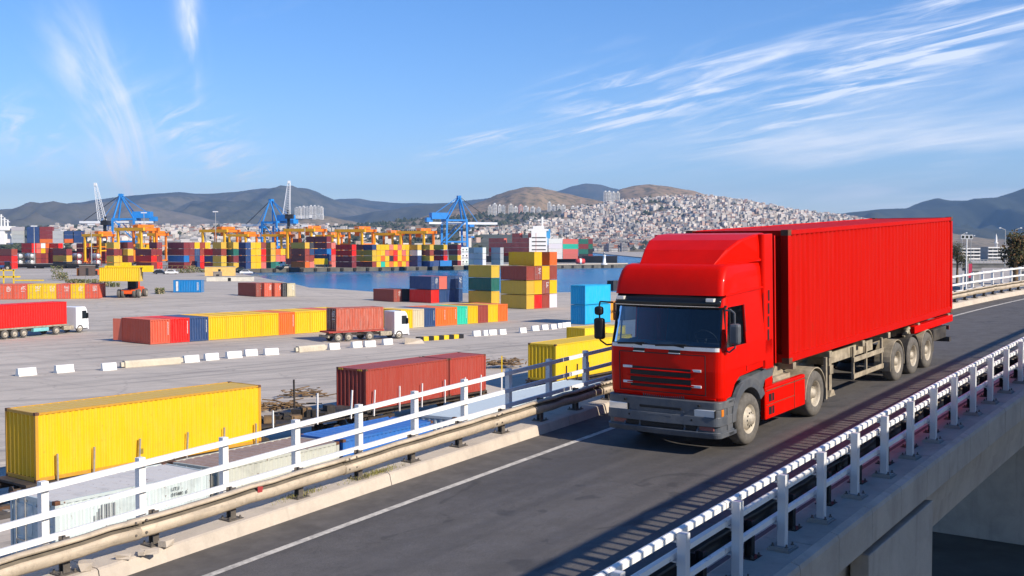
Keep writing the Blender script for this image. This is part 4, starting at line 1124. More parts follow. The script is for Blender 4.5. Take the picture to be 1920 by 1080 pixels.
# the near track: two grey boxes, a blue one, a pale-roofed one
c1, ctr1, d1, l1, b1 = near_cont((103, 942), (393, 883), NZ1, None, 2.5, (.55, .58, .60), 'rust-edged pale grey container with stencilled numbers, nearest the guardrail', 'paint_rusty', door=True)
for body, size, x, z in (('LITU', .16, 0, 2.08), ('017480  0', .16, 0, 1.89), ('22G1', .16, 0, 1.70)):
    text(body, size, c1, (-(l1 / 2 - 1.6) + 0.0, 1.252, z), (pi / 2, 0, pi), M['ink'])
text('GATU', .18, c1, (l1 / 2 + .002, .25, 1.85), (pi / 2, 0, pi / 2), M['ink']); text('2251', .18, c1, (l1 / 2 + .002, .55, 1.25), (pi / 2, 0, pi / 2), M['ink'])
mb = MB()
for i in range(9): mb.box(l1 / 2 - 2.1 + i * .09, l1 / 2 - 2.06 + i * .09, 1.23, 1.254, 1.62, 2.12 - max(0, i - 5) * .1)
mb.box(l1 / 2 - 2.2, l1 / 2 - 1.2, 1.23, 1.253, 1.59, 1.61); build(mb, 'logo', simple('faded_stencil', (.28, .29, .3), .7), c1)
c2, ctr2, d2, l2_, b2 = near_cont((410, 879), (636, 828), NZ1, None, 2.5, (.50, .49, .44), 'grey container with a rust-brown roof between a grey and a blue one', 'paint_rusty', door=True)
c3, ctr3, d3, l3, b3 = near_cont((643, 825), (812, 789), NZ1, None, 2.5, (.03, .15, .45), 'blue container with a low flat ribbed roof below the railing', 'paint')
c4, ctr4, d4, l4, b4 = near_cont((853, 783), (1134, 716), NZ1 - .1, None, 2.4, (.56, .60, .62), 'pale grey container with a broad bare roof below the railing by the lorry', 'paint')
for o_, nm in ((c2, 'roof'),):
    for ch in o_.children:
        if ch.name.startswith('roof'): ch.color = (.30, .20, .15, 1)
for ch in c1.children:
    if ch.name.startswith('roof'): ch.color = (.60, .57, .52, 1)
# the far track
def big(p0, p1, L, H, col, lab, mk, zt=NZ2, door=False): return near_cont(p0, p1, zt, L, H, col, lab, mk, door=door)
a1 = big((66, 775), (489, 722), 12.19, 3.0, (.78, .465, .004), 'long bright yellow container with rusty corner posts and a dusty roof', 'paint')
for ch in a1[0].children:
    if ch.name.startswith('roof'): ch.color = (.62, .40, .06, 1)
    if ch.name.startswith('frame'): ch.color = (.50, .26, .02, 1)
mb = MB(); mb.bar((-.9 - .12, -1.218, .62), (-.9 + .12, -1.218, .62), .02, .24, 0, (0, 0, 1)); o_ = build(mb, 'hazard_label', simple('faded_label', (.25, .19, .03), .7), a1[0]); o_.rotation_euler = (0, radians(0), 0)
bt1 = near_cont((686, 693), (841, 672.5), 3.25, None, 2.55, (.36, .048, .028), 'brick red container, the longer of two coupled end to end', 'paint')
bt2 = near_cont((843, 672.3), (911, 664), 3.25, None, 2.55, (.36, .048, .028), 'brick red container, the shorter of two coupled end to end', 'paint')
hz = simple('hazard_yellow', (.75, .5, .02), .5)
for o_, xs in ((bt1[0], (-1,)), (bt2[0], (1,))):
    for sx in xs:
        mb = MB(); L_ = bt1[3] if o_ is bt1[0] else bt2[3]
        for k in range(3): mb.box(sx * (L_ / 2 - .1 - k * .16) - .05, sx * (L_ / 2 - .1 - k * .16) + .05, -1.228, -1.20, 2.44, 2.53)
        if sx < 0:
            for k in range(3): mb.box(-L_ / 2 - .008, -L_ / 2 + .02, -.9 + k * .14, -.82 + k * .14, 2.42, 2.53); mb.box(-L_ / 2 - .008, -L_ / 2 + .02, .7 + k * .14, .78 + k * .14, 2.42, 2.53)
        build(mb, 'hazard_stripes', hz, o_)
cy = near_cont((1029, 648), (1195, 625), 3.4, 12.19, 2.8, (.78, .465, .004), 'long yellow container beside the brick red ones, behind the lorry cab', 'paint')
cy[0].location += d1 * 0
sm = near_cont((1094, 616), (1175, 610), 2.75, 6.06, 2.6, (.84, .58, .01), 'small yellow container mostly hidden behind the lorry mirror', 'paint', lod=1)
# wagons
dA = a1[2]; nA = Vector((-dA.y, dA.x, 0))
cl = a1[1] - nA * 0.0
stk = [(-5.2, -1, 1.15, .0, 'galv'), (-3.5, -1, 1.2, .06, 'galv'), (-1.2, -1, 1.25, .08, 'galv'), (1.4, -1, 1.2, .1, 'galv'), (3.6, -1, 1.15, .05, 'galv'), (5.6, -1, 1.1, .02, 'galv')]
wagon(a1[1], dA, 13.2, a1[4], 'flat wagon with upright stakes carrying the long yellow container', stk)
gap_c = (a1[1] + bt1[1]) / 2 + dA * .3; gl_len = (bt1[1] - a1[1]).length - 12.19 / 2 - bt1[3] / 2
gw = wagon(gap_c, dA, max(5, gl_len - 1.6), 1.15, 'empty dark flat wagon with stakes between the yellow and brick red containers',
      [(-2.2, 1, 1.6, .02, 'wagon'), (1.4, 1, 1.9, -.04, 'wagon'), (.6, -1, 1.4, .02, 'white'), (-2.6, -1, .8, .0, 'white'), (3.2, -1, 1.3, .12, 'white')])
rnd_ = random.Random(12)
for i in range(14): build(MB().box(-.3, .3, -.25, .25, 0, rnd_.uniform(.15, .5)), 'scrap_piece', M['wagon'] if i % 3 else M['wood'], gw, (rnd_.uniform(-2.4, 2.4), rnd_.uniform(-.9, .9), 1.56), rnd_.uniform(0, 3))
cb = bt1[1].lerp(bt2[1], .33)
wagon(cb, bt1[2], bt1[3] + bt2[3] + .4, bt1[4], 'flat wagon with white stakes carrying the two brick red containers', [(-5.6, -1, 1.25, .1, 'white'), (-3.2, -1, 1.25, .02, 'white'), (-1.0, -1, 1.2, .05, 'white'), (1.4, -1, 1.2, .0, 'white'), (3.6, -1, 1.15, .03, 'white'), (5.4, -1, 1.15, .03, 'white')])
wagon(cy[1], cy[2], 12.6, cy[4], 'flat wagon carrying the yellow container behind the lorry cab', [(-4.8, -1, 1.1, .02, 'wagon'), (-3.2, -1, 1.1, .05, 'wagon'), (-1.4, -1, 1.1, -.03, 'wagon')])
gap2 = (bt2[1] + cy[1]) / 2
for (q, lab) in ((c1, 'flat wagon under the rust-edged grey container'), (c2, 'flat wagon under the grey container with the brown roof'), (c3, 'flat wagon under the blue container'), (c4, 'flat wagon under the pale-roofed container by the lorry')):
    ll = {c1: l1, c2: l2_, c3: l3, c4: l4}[q]; bb = {c1: b1, c2: b2, c3: b3, c4: b4}[q]
    wagon(Vector(q.location), d1, ll - .3, bb, lab)
# white brake stand and rail on the gap wagon side
# rails, sleepers and ballast
for off, nm in ((a1[1], 'far'), (Vector(c2.location), 'near')):
    base = Vector((off.x, off.y, 0)); dd = dA
    tk = empty('rail_track', (base.x, base.y, -.4), atan2(dd.y, dd.x)); tag(tk, 'rusty railway track with concrete sleepers under the %s row of wagons' % nm, 'track')
    mb = MB(); mb.prism([(-2.0, -.02), (-1.5, .1), (1.5, .1), (2.0, -.02)], 'x', -45, 70); bl = build(mb, 'ballast', M['ballast'], tk); bl['kind'] = 'stuff'
    for y in (-.75, .75): build(MB().box(-45, 70, y - .035, y + .035, .1, .26), 'rail', M['rail_steel'], tk)
    slp = MB().box(-.12, .12, -1.25, 1.25, .06, .13).mesh('sleeper', M['conc_grey'])
    for i in range(150): put('sleeper', slp, tk, (-44 + i * .75, 0, 0))
# timber offcuts heaped beside the wagons
def timber(c, n, rx, ry, seed, label, head=0.0):
    t = tag(empty('timber_heap', c, head), label, 'timber'); rnd = random.Random(seed); pm_ = [MB().box(-l_ / 2, l_ / 2, -.06, .06, 0, .05).mesh('plank', M['wood']) for l_ in (.6, .9, 1.4)]
    for i in range(n):
        f = rnd.random(); o = put('plank', rnd.choice(pm_), t, (rnd.gauss(0, rx), rnd.gauss(0, ry), .03 + rnd.random() * .55 * (1 - f)), rnd.uniform(-1.4, 1.4)); o.rotation_euler.y = rnd.uniform(-.22, .22); o.rotation_euler.x = rnd.uniform(-.3, .3)
p = gz(940, 690, .0); timber((p.x, p.y, zg(p.x, p.y) + .3), 90, 1.0, .6, 4, 'heap of brown timber offcuts between the brick red and yellow containers', .6)
p = gz(520, 762, .2); timber((p.x, p.y, zg(p.x, p.y) + .1), 60, 1.0, .5, 5, 'heap of timber offcuts beside the end of the long yellow container', .6)
p = gz(935, 752, .0); timber((p.x, p.y, zg(p.x, p.y) + .5), 22, 1.2, .6, 6, 'small pile of boards under the railing beside the yellow marker post', .6)
p = gz(575, 735, .3); timber((p.x, p.y, zg(p.x, p.y) + .1), 40, .9, .5, 8, 'low pile of boards behind the empty flat wagon', .6)
p = gz(941, 730, .2); mk_ = tag(empty('marker_post', (p.x, p.y, zg(p.x, p.y))), 'thin post painted yellow above and white below among the timber', 'post')
build(MB().box(-.05, .05, -.05, .05, 0, 1.5), 'lower_half', M['white'], mk_); build(MB().box(-.05, .05, -.05, .05, 1.5, 3.1), 'upper_half', hz, mk_)
# ============================================================ the container yard
E1a = atan2(.74, .67)
YG = 'containers standing in the yard'


def row(p0, p1, n, cols, L, H, label_of, door=False, gap=.985, marks=(), lod=1, stretch=1.0, extra_door=None):
    """containers side by side, ends to the camera, near bottom edge running p0 -> p1 in the photo"""
    a, b = gp(*p0), gp(*p1); d = b - a; d.z = 0; ln = d.length; d.normalize(); back = Vector((-d.y, d.x, 0)); w = ln / n; out = []
    for i in range(n):
        c = a + d * (w * (i + .5)) + back * (L / 2); z = a.z + (b.z - a.z) * (i + .5) / n; ang = atan2(back.y, back.x)
        if door: ang += pi
        k = cols[i]
        if k is None: continue
        r = container((c.x, c.y, z + .02), ang, L, w * gap, H, k, label_of(i, k), YG, lod)
        if door: door_marks(r, L, w * gap, H, M['wink'], i)
        elif i in marks: end_strip(r, L, w * gap, H, M['wink'])
        out.append(r)
    return out, a, d, back, w


cols1 = [RORG, RED, NAVY, YEL, YEL, YEL, YEL, ORG, YEL, YEL, RORG, YEL]
def lab1(i, k):
    n = CN[k]
    if i == 0: return 'rust orange container heading the long ground row, its dark side to the camera'
    if i == len(cols1) - 1: return 'yellow container at the row end half hidden by the white-cab truck'
    return '%s container end, %s from the open-door end of the long ground row' % (n, ORD[i + 1])
r1, a_, d_, back1, w1 = row((282, 646.5), (668, 618), 12, cols1, 6.06, 2.72, lab1, marks=(0, 1, 2, 7, 10))
# open door leaf standing out at the back of the first box
q = r1[0]; mb = MB(); mb.box(0, .06, 0, 1.2, .15, 2.6); od = build(mb, 'open_door', M['paint'], q, (3.03, 1.19, 0), radians(-68), (.55, .13, .08))
st = door_marks(od, 0, 2.2, 2.7, M['wink'], 5); st.location = (.07, -.1, 0)
cols2 = [YEL, BEI, NAVY, ORG, ORG, TEAL, YEL, BRN, YEL, ORG]
lab2 = lambda i, k: '%s container end, %s after the white-cab truck in the ground row' % (CN[k], ORD[i + 1])
row((752, 617), (952, 602), 10, cols2, 6.06, 2.48, lab2, marks=(2, 3, 4, 5))
# row of doors at the far side
cols3 = [BRN, RORG, RORG, YEL, YEL, RORG, YEL, RORG]
lab3 = lambda i, k: '%s container with closed doors, %s in the door row beside the red-trailer truck' % (CN[k], ORD[i + 1])
row((-30, 562), (186, 560), 8, cols3, 6.06, 2.75, lab3, door=True)
# five brown boxes with gaps by the basin
fb = [(443, 480, 0), (492, 511, 1), (512, 527, 2), (528, 536, 3), (537, 545.5, 4)]
E1 = Vector((.67, .74, 0)); E2 = Vector((-.74, .67, 0)); E1.normalize(); E2.normalize()


def stack(px, py, cols, tier, L, W_, label, faces='S', lod=1, doors=(), base=None, e1=None, e2=None):
    """columns of tiers; cols[i] = colours bottom to top; near corner of column 0 at the photo pixel; columns step along E1"""
    a = base if base is not None else gp(px, py); f1 = e1 or E1; f2 = e2 or E2
    for i, tiers in enumerate(cols):
        for t, k in enumerate(tiers):
            if k is None: continue
            c = a + f1 * (W_ * (i + .5)) + f2 * (L / 2); ang = atan2(f2.y, f2.x)
            isd = (i, t) in doors
            r = container((c.x, c.y, a.z + .02 + t * (tier + .015)), ang + (pi if isd else 0), L, W_ * .975, tier - .07, k, label(i, t, k), YG, lod)
            if isd: door_marks(r, L, W_ * .975, tier - .07, M['wink'], i * 7 + t)


TN = ['bottom', 'second-tier', 'third-tier', 'top-tier']
stack(987, 580, [[OLI, OLI, BRN], [RED, YEL, BRN, YEL], [BRN, BRN, YEL], [WHITE, YEL, BRN, ORG]], 2.46, 6.0, 2.05,
      lambda i, t, k: '%s %s container, %s column of the tallest yard stack' % (TN[t], CN[k], ORD[i + 1]), doors={(1, 2), (2, 1)})
stack(921, 570, [[OLI, GREEN, OLI]], 2.42, 6.0, 2.3, lambda i, t, k: '%s %s container of the three-high stack' % (TN[t], CN[k]))
stack(808, 568.5, [[RED, NAVY], [NAVY, PINK], [NAVY, NAVY], [NAVY, NAVY]], 2.55, 6.0, 2.15, lambda i, t, k: '%s %s container, %s column of the navy stack near the water' % (TN[t], CN[k], ORD[i + 1]), doors={(0, 1), (3, 1)})
stack(738, 566.5, [[BRN], [DRK]], 2.5, 6.0, 2.2, lambda i, t, k: ('brown container with white door stencils alone before the navy stack', 'dark container standing between the brown one and the navy stack')[i], doors={(0, 0)})
for x0, x1, i in fb:
    p = gp(x1 if i < 1 else x0 + (x1 - x0) * .2, 556.5); w = 1.9
    lab = ['brown container showing its long side, first of five by the basin', 'rust orange container with stencilled doors, second of five by the basin', 'rust orange container, third of five by the basin', 'open dark container, fourth of five by the basin', 'grey brown slatted container, last of five by the basin'][i]
    c = p + E1 * (w / 2) + E2 * 3.0; r = container((c.x, c.y, p.z + .02), atan2(-E2.y, -E2.x), 6.0, w, 2.6, [BRN, RORG, RORG, DRK, BEI][i], lab, YG)
    door_marks(r, 6.0, w, 2.6, M['wink'], i)
# blue box alone, long side to the camera
p0, p1 = gp(325, 548.5), gp(377, 548.5); d = (p1 - p0).normalized(); nb = Vector((-d.y, d.x, 0)); c = (p0 + p1) / 2 + nb * 1.2
r = container((c.x, c.y, p0.z), atan2(d.y, d.x), (p1 - p0).length, 2.4, 2.55, (.0, .20, .50), 'single blue container with a white stripe standing alone on the open yard', YG)
build(MB().box(-2.3, -1.85, -1.21, -1.16, .3, 2.3), 'white_stripe', M['wink'], r); mb = MB(); [mb.box(2.0, 2.35, -1.21, -1.17, .5 + i * .24, .62 + i * .24) for i in range(7)]; build(mb, 'stencil', M['wink'], r)
# bright blue pair
e1 = RU.copy(); e2 = RV.copy()
a = gp(1097, 609)
for t in (0, 1):
    c = a + RU * 3.3 + RV * 1.2
    container((c.x, c.y, a.z + .02 + t * 2.72), atan2(RU.y, RU.x), 6.6, 2.4, 2.68, CYAN, ('lower', 'upper')[t] + ' bright blue container of the pair beside the lorry mirror', YG)
a = gp(1140, 601); c = a + RU * 3.2 + RV * 1.2
r = container((c.x, c.y, a.z), atan2(RU.y, RU.x), 6.1, 2.4, 2.6, (.80, .28, .01), 'orange container with dark lettering seen beside and through the lorry cab', YG)
text('HAPAG', .8, r, (-2.9, -1.21, 1.0), (pi / 2, 0, 0), M['ink'])
a = gp(1172, 601); c = a + RU * 3 + RV * 1.2
r = container((c.x, c.y, a.z), atan2(RU.y, RU.x) + pi, 6.0, 2.4, 2.6, DRK, 'black container with white door stencils seen through the lorry windscreen', YG); door_marks(r, 6.0, 2.4, 2.6, M['wink'], 3)
container((c.x + 6, c.y + 18, 0), atan2(RU.y, RU.x), 6.0, 2.4, 2.6, PINK, 'pale red container glimpsed beyond the orange one', YG)
a = gp(1162, 545); container((a.x, a.y, a.z), .6, 6, 2.4, 2.5, DRK, 'dark container at the water edge above the blue pair', YG)

# ---- concrete barriers
BAR = MB().prism([(-.30, 0), (.30, 0), (.30, .12), (.22, .22), (.16, .75), (-.16, .75), (-.22, .22), (-.30, .12)], 'x', -.85, .85)
BAR = BAR.mesh('concrete_barrier', simple('white_barrier', (.80, .79, .75), .8, 0, .1, 2, dirt=(.5, .46, .4), dirt_amt=.35))
bars = [(49, 704, 1.0), (120, 698, 1.0), (204, 694, .8), (358, 679, .95), (396, 675, .9), (438, 671, 1.0), (470, 667, .85), (508, 665, .95), (626, 655, .8), (668, 651.5, .85), (693, 650, .85), (726, 646, .8), (893, 630, .75), (910, 629, .5), (923, 628, .75), (942, 627, .65),
        (980, 624, .65), (1003, 620, .75), (1021, 618, .7), (1037, 617, .7), (1049, 615, .5), (1057, 614, .5), (1065, 613, .5)]
for i, (px, py, k) in enumerate(bars):
    p = gp(px, py); o = put('concrete_barrier', BAR, None, p, atan2(RU.y, RU.x) - .12 + random.uniform(-.12, .12)); o.scale = (k * .92, k * 1.1, .86)
    tag(o, 'white concrete barrier block, %s along the line across the yard' % ORD[i + 1], 'barrier', 'white barrier blocks across the yard')
M['beamc'] = concrete_mat('old_beam_concrete', (.58, .52, .40), (.42, .37, .29), .5)
for (q0, q1, lab) in (((226, 690), (342, 681), 'long fallen concrete beam between the barrier blocks'), ((553, 661), (611, 656), 'shorter fallen concrete beam before the white-cab truck')):
    a, b = gp(*q0), gp(*q1); L = (b - a).length; mb = MB(); mb.prism([(-.35, 0), (.35, 0), (.35, .45), (.22, .62), (-.22, .62), (-.35, .45)], 'x', -L / 2 + .3, L / 2 - .3); mb.prism([(-.2, .1), (.2, .1), (.15, .5), (-.15, .5)], 'x', -L / 2, -L / 2 + .31); mb.prism([(-.2, .1), (.2, .1), (.15, .5), (-.15, .5)], 'x', L / 2 - .31, L / 2)
    tag(build(mb, 'concrete_beam', M['beamc'], None, (a + b) / 2, atan2((b - a).y, (b - a).x), bevel=.03), lab, 'beam')
a, b = gp(782, 640), gp(867, 634); n = 9; kb = tag(empty('striped_kerb', (a + b) / 2, atan2((b - a).y, (b - a).x)), 'low kerb painted in yellow and black blocks beside the white-cab truck', 'kerb'); L = (b - a).length
for i in range(n): build(MB().box(-L / 2 + L / n * i, -L / 2 + L / n * (i + 1) - .02, -.3, .3, 0, .5), 'kerb_block', [M['black'], hz][i % 2], kb, bevel=.03)
p = gp(776, 644); tag(put('rubble_block', chm[1], None, p, .4), 'broken pale concrete lump at the end of the striped kerb', 'rubble').scale = (7, 5, 6)

# ---- yard trucks
def cab(par, x, paintm, W_=2.45, H=3.2, z0=.55, high=True, name='cab'):
    """small forward cab, nose towards +x, front at x"""
    mb = MB(); p = [(x - 1.9, z0), (x, z0), (x + .04, z0 + .5), (x, z0 + 1.15), (x - .22, H - .35), (x - .5, H), (x - 1.9, H)]
    mb.prism(p, 'y', -W_ / 2, W_ / 2); c = build(mb, name, paintm, par, bevel=.07)
    build(MB().add([(x - .005 + .015, -W_ / 2 + .15, z0 + 1.2), (x + .01, W_ / 2 - .15, z0 + 1.2), (x - .19, W_ / 2 - .2, H - .42), (x - .19, -W_ / 2 + .2, H - .42)], [(0, 1, 2, 3)]), 'windscreen', M['glassdark'], c)
    for s in (-1, 1):
        y = s * (W_ / 2 + .012); build(MB().add([(x - .12, y, z0 + 1.15), (x - .95, y, z0 + 1.15), (x - .95, y, H - .5), (x - .3, y, H - .5)], [(0, 1, 2, 3) if s < 0 else (3, 2, 1, 0)]), 'side_window', M['glassdark'], c)
        build(MB().box(x - .28, x - .16, *sorted((s * (W_ / 2 + .05), s * (W_ / 2 + .25))), z0 + 1.2, z0 + 1.85), 'mirror', M['black'], c, bevel=.02)
        build(MB().box(x - .02, x + .05, *sorted((s * .75, s * 1.1)), z0 + .15, z0 + .35), 'headlight', M['lamp'], c)
        build(MB().box(x - 1.0, x - .98, *sorted((s * (W_ / 2), s * (W_ / 2 + .006))), z0 + .2, H - .5), 'door_seam', M['black'], c)
    build(MB().box(x - .05, x + .07, -W_ / 2 - .01, W_ / 2 + .01, z0 - .2, z0 + .12), 'bumper', M['cab_white'] if paintm is M['cab_white'] else M['plastic'], c, bevel=.03)
    build(MB().box(x + .01, x + .045, -.7, .7, z0 + .5, z0 + .95), 'grille', M['black'], c)
    return c


def yard_truck(loc, ang, paintm, label, trailer_len, axles, deck_col, rear_axles, extra=None):
    t = tag(empty('semi_truck', loc, ang), label, 'truck', 'trucks working in the port'); x0 = 3.4     # front wheel region
    cab(t, x0 + 1.25, paintm); 
    def wh(x, y, f): wheel(t, x, y, .5, .32, f, False, 20)
    for x in axles:
        for s in (-1, 1): wh(x, s * 1.25, s)
    mb = MB(); mb.box(-trailer_len + 2, x0 + .6, -.5, -.35, .6, .85); mb.box(-trailer_len + 2, x0 + .6, .35, .5, .6, .85); build(mb, 'chassis', M['chassis'], t)
    mb = MB(); mb.box(-trailer_len + 1.5, 1.4, -1.2, 1.2, 1.02, 1.2); build(mb, 'trailer_deck', deck_col, t, bevel=.02)
    build(MB().box(.9, 2.4, -1.2, -.75, .45, .95).box(.9, 2.4, .75, 1.2, .45, .95), 'fuel_tank', M['chassis'], t, bevel=.04)
    build(MB().box(-trailer_len + 1.4, -trailer_len + 1.6, -1.15, 1.15, .5, .75), 'rear_bumper', M['chassis'], t)
    if extra: extra(t)
    return t


# white cab with red trailer: nose to the right, driving along
a, b = gp(-30, 640), gp(166, 622); d = (b - a).normalized(); ang = atan2(d.y, d.x); nb = Vector((-d.y, d.x, 0)); c = b - d * 4.65 + nb * 1.25
def teal_box(t): build(MB().box(-3.6, -1.4, -1.27, -.8, .55, .98), 'tool_box', simple('teal_locker', (.2, .5, .5), .5), t, bevel=.02)
yt = yard_truck((c.x, c.y, b.z), ang, M['cab_white'], 'white-cab truck pulling a long red container, half out of the frame', 13, (3.35, -.2, -4.9, -6.2, -7.5), M['chassis'], None, teal_box)
q = Vector((c.x, c.y, 0)) + d * (1.35 - 6.1); container((q.x, q.y, b.z + 1.2), ang, 12.19, 2.4, 2.75, (.74, .008, .004), 'long red container on the white-cab truck at the yard edge', YG, mk='paint_clean')
# white cab with orange box seen from behind: nose away to the right
a, b = gp(712, 641), gp(765, 630); ang = atan2(RU.y, RU.x) - .30; d = Vector((cos(ang), sin(ang), 0)); nb = Vector((-d.y, d.x, 0)); q = gp(748, 635); c = q - d * 3.3 + nb * 1.25
yt2 = yard_truck((c.x, c.y, q.z), ang, M['cab_white'], 'white-cab truck carrying a rust orange container past the ground row', 7.2, (3.35, -.5, -3.2, -4.5), simple('red_trailer', (.38, .05, .035), .6), None)
q2 = Vector((c.x, c.y, 0)) + d * (1.3 - 3.05); r = container((q2.x, q2.y, q.z + 1.2), ang + pi, 6.06, 2.44, 2.6, (.45, .085, .045), 'rust orange container with dark doors on the white-cab truck', YG, mk='paint_rusty'); door_marks(r, 6.06, 2.44, 2.6, M['wink'], 2)
for ch in r.children:
    if ch.name.startswith('door'): ch.color = (.10, .03, .025, 1)

# ---- reach stacker from behind, holding a yellow box high
def reach_stacker():
    p = gp(249, 557); d = Vector((.05, -1, 0)).normalized(); ang = atan2(d.y, d.x); t = tag(empty('reach_stacker', p, ang), 'orange red reach stacker holding a yellow container up high', 'reach stacker')
    o_ = simple('stacker_orange', (.75, .10, .012), .45, 0, .15, 2)
    mb = MB(); mb.prism([(-3.2, .7), (3.0, .7), (3.0, 1.5), (-1.5, 1.7), (-2.8, 2.0), (-3.3, 1.5)], 'y', -1.3, 1.3); build(mb, 'body', o_, t, bevel=.1)
    build(MB().box(-3.45, -2.6, -1.5, 1.5, .8, 1.65), 'counterweight', o_, t, bevel=.12)
    for x in (-2.2, 2.4):
        for y, f in ((-2.1, -1), (-1.35, -1), (1.35, 1), (2.1, 1)): wheel(t, x, y, .8, .55, f, False, 24, 'tyre')
    c_ = build(MB().box(-1.0, .6, -.8, .8, 1.6, 3.1), 'driver_cab', M['dark'], t, bevel=.08); build(MB().box(-1.04, -.99, -.65, .65, 2.0, 2.95), 'rear_window', M['glassdark'], c_)
    mb = MB(); mb.bar((-2.4, 0, 2.9), (3.6, 0, 5.9), .7, .8); build(mb, 'boom', o_, t); build(MB().box(-2.9, -1.6, -.6, .6, .9, 3.3), 'boom_mount', o_, t, bevel=.05)
    y_ = simple('spreader_yellow', (.80, .55, .01), .5)
    mb = MB(); mb.box(3.0, 4.6, -3.3, 3.3, 5.75, 6.1); mb.box(3.3, 4.3, -.8, .8, 6.1, 6.7); mb.box(3.2, 4.4, -3.9, -3.0, 5.4, 6.1); mb.box(3.2, 4.4, 3.0, 4.9, 4.9, 6.1); build(mb, 'spreader', y_, t, bevel=.04)
    q = Vector(p) + d * 3.8; container((q.x - 1.0, q.y, p.z + 3.15), ang + pi / 2, 7.4, 2.44, 2.6, YEL, 'yellow container hanging from the reach stacker', YG)


reach_stacker()
# ---- small things at the yard's far edge
def tractor():
    p = gp(9, 507); t = tag(empty('tractor', p, 0.15), 'small blue tractor with big rear wheels at the frame edge', 'tractor'); b_ = simple('tractor_blue', (.03, .09, .25), .4)
    build(MB().box(-2.4, .2, -.5, .5, 1.1, 2.0), 'bonnet', b_, t, bevel=.1); c_ = build(MB().box(.1, 1.7, -.8, .8, 1.2, 3.3), 'cab', M['glassdark'], t, bevel=.1); build(MB().box(.0, 1.8, -.85, .85, 3.3, 3.45), 'cab_roof', b_, c_)
    for s in (-1, 1): wheel(t, 1.3, s * 1.1, .95, .5, s, False, 20, 'tyre_dark'); wheel(t, -1.8, s * .95, .6, .4, s, False, 18, 'tyre_dark')


tractor()
p = gp(-6, 531); ys = tag(empty('spreader_frame', p), 'yellow spreader frame lying on the yard at the frame edge', 'spreader')
build(MB().box(-4, 5.5, -1, 1, 1.4, 1.8), 'beam', hz, ys); 
for x in (-2, 0, 2, 4.5): build(MB().box(x, x + .3, -1, -.8, 0, 3.4), 'upright', hz, ys)
build(MB().box(-4, 5, -1, -.8, 3.1, 3.4), 'top_beam', hz, ys); build(MB().box(5, 12, -1, -.5, .6, .9), 'arm', hz, ys)
# scrub along the old fence, and its posts
sc_m = [simple('scrub_leaf', (.10, .12, .04), .9, 0, .4, 3), simple('dry_scrub', (.30, .25, .14), .9, 0, .4, 3)]
def bush(p, r, h, n, seed, label, group='scrub bushes along the old yard fence'):
    rnd = random.Random(seed); b = tag(empty('bush', p), label, 'bush', group); mb = MB()
    for _ in range(n):
        a = rnd.uniform(0, 6.28); q = Vector((cos(a) * r * rnd.random() ** .5, sin(a) * r * rnd.random() ** .5, h * rnd.random() ** .7 * .95)); s_ = rnd.uniform(.12, .3); n1 = Vector((rnd.gauss(0, 1), rnd.gauss(0, 1), rnd.gauss(0, 1))).normalized(); n2 = n1.orthogonal().normalized()
        mb.add([q - n1 * s_, q + n2 * s_ * .6, q + n1 * s_, q - n2 * s_ * .6], [(0, 1, 2, 3)], rnd.choice((0, 0, 1)))
    build(mb, 'foliage', sc_m, b); mb = MB()
    for k in range(4): a = rnd.uniform(0, 6.28); mb.tube((0, 0, 0), (cos(a) * r * .5, sin(a) * r * .5, h * .7), .05, 5, .02)
    build(mb, 'stem', M['wood'], b)


bx = [(107, 524, 1.8, 4.0), (118, 526, 1.4, 2.4), (135, 533, 1.6, 1.3), (150, 534, 1.6, 1.4), (166, 535, 1.8, 1.5), (182, 536, 1.6, 1.6), (196, 537, 1.7, 1.2), (342, 512, 2.0, 1.6), (356, 512, 1.6, 2.6), (368, 511, 2.0, 2.0), (383, 511, 1.4, 1.0), (300, 551, 1.0, 1.2), (214, 538, 1.5, 1.0)]
wh_ = ['tall leaning bush at the fence corner', 'leafy bush beside the leaning one', 'first low scrub along the fence', 'second low scrub along the fence', 'third low scrub along the fence', 'fourth low scrub along the fence', 'low scrub before the lifted container', 'first pale bush by the scrap before the stacks', 'tallest pale bush by the scrap', 'broad pale bush by the scrap', 'small bush at the scrap end', 'tuft beside the blue container', 'last low scrub by the reach stacker']
for i, (px, py, r, h) in enumerate(bx): bush(gp(px, py), r, h, 220, i, wh_[i])
fpm = MB().bar((0, 0, 0), (0, 0, 2.2), .1, .1).bar((0, 0, 2.2), (.35, 0, 2.6), .09, .09).mesh('fence_post', M['conc_grey'])
for i, (px, py) in enumerate([(100, 522), (126, 524), (134, 524), (160, 538), (171, 539), (182, 540), (194, 541), (205, 542), (217, 543), (226, 543)]):
    tag(put('fence_post', fpm, None, gp(px, py), random.uniform(-.3, .3)), 'cranked concrete fence post, %s along the scrub' % ORD[i + 1], 'post', 'old fence posts')
# sheds, boxes and parked cars at the foot of the quay stacks
def shed(px, py, L, W_, H, col, label, rot=.3, roof=None):
    p = gp(px, py); s = tag(empty('shed', p, rot), label, 'shed', 'small sheds before the quay stacks'); m_ = simple('shed_%d' % px, col, .7, 0, .2, 1)
    build(MB().box(-L / 2, L / 2, -W_ / 2, W_ / 2, 0, H), 'wall', m_, s); build(MB().box(-L / 2 - .1, L / 2 + .1, -W_ / 2 - .1, W_ / 2 + .1, H, H + .12), 'roof', roof or M['conc_grey'], s); build(MB().box(-.4, .4, -W_ / 2 - .02, -W_ / 2, 0, H * .75), 'door', M['dark'], s)


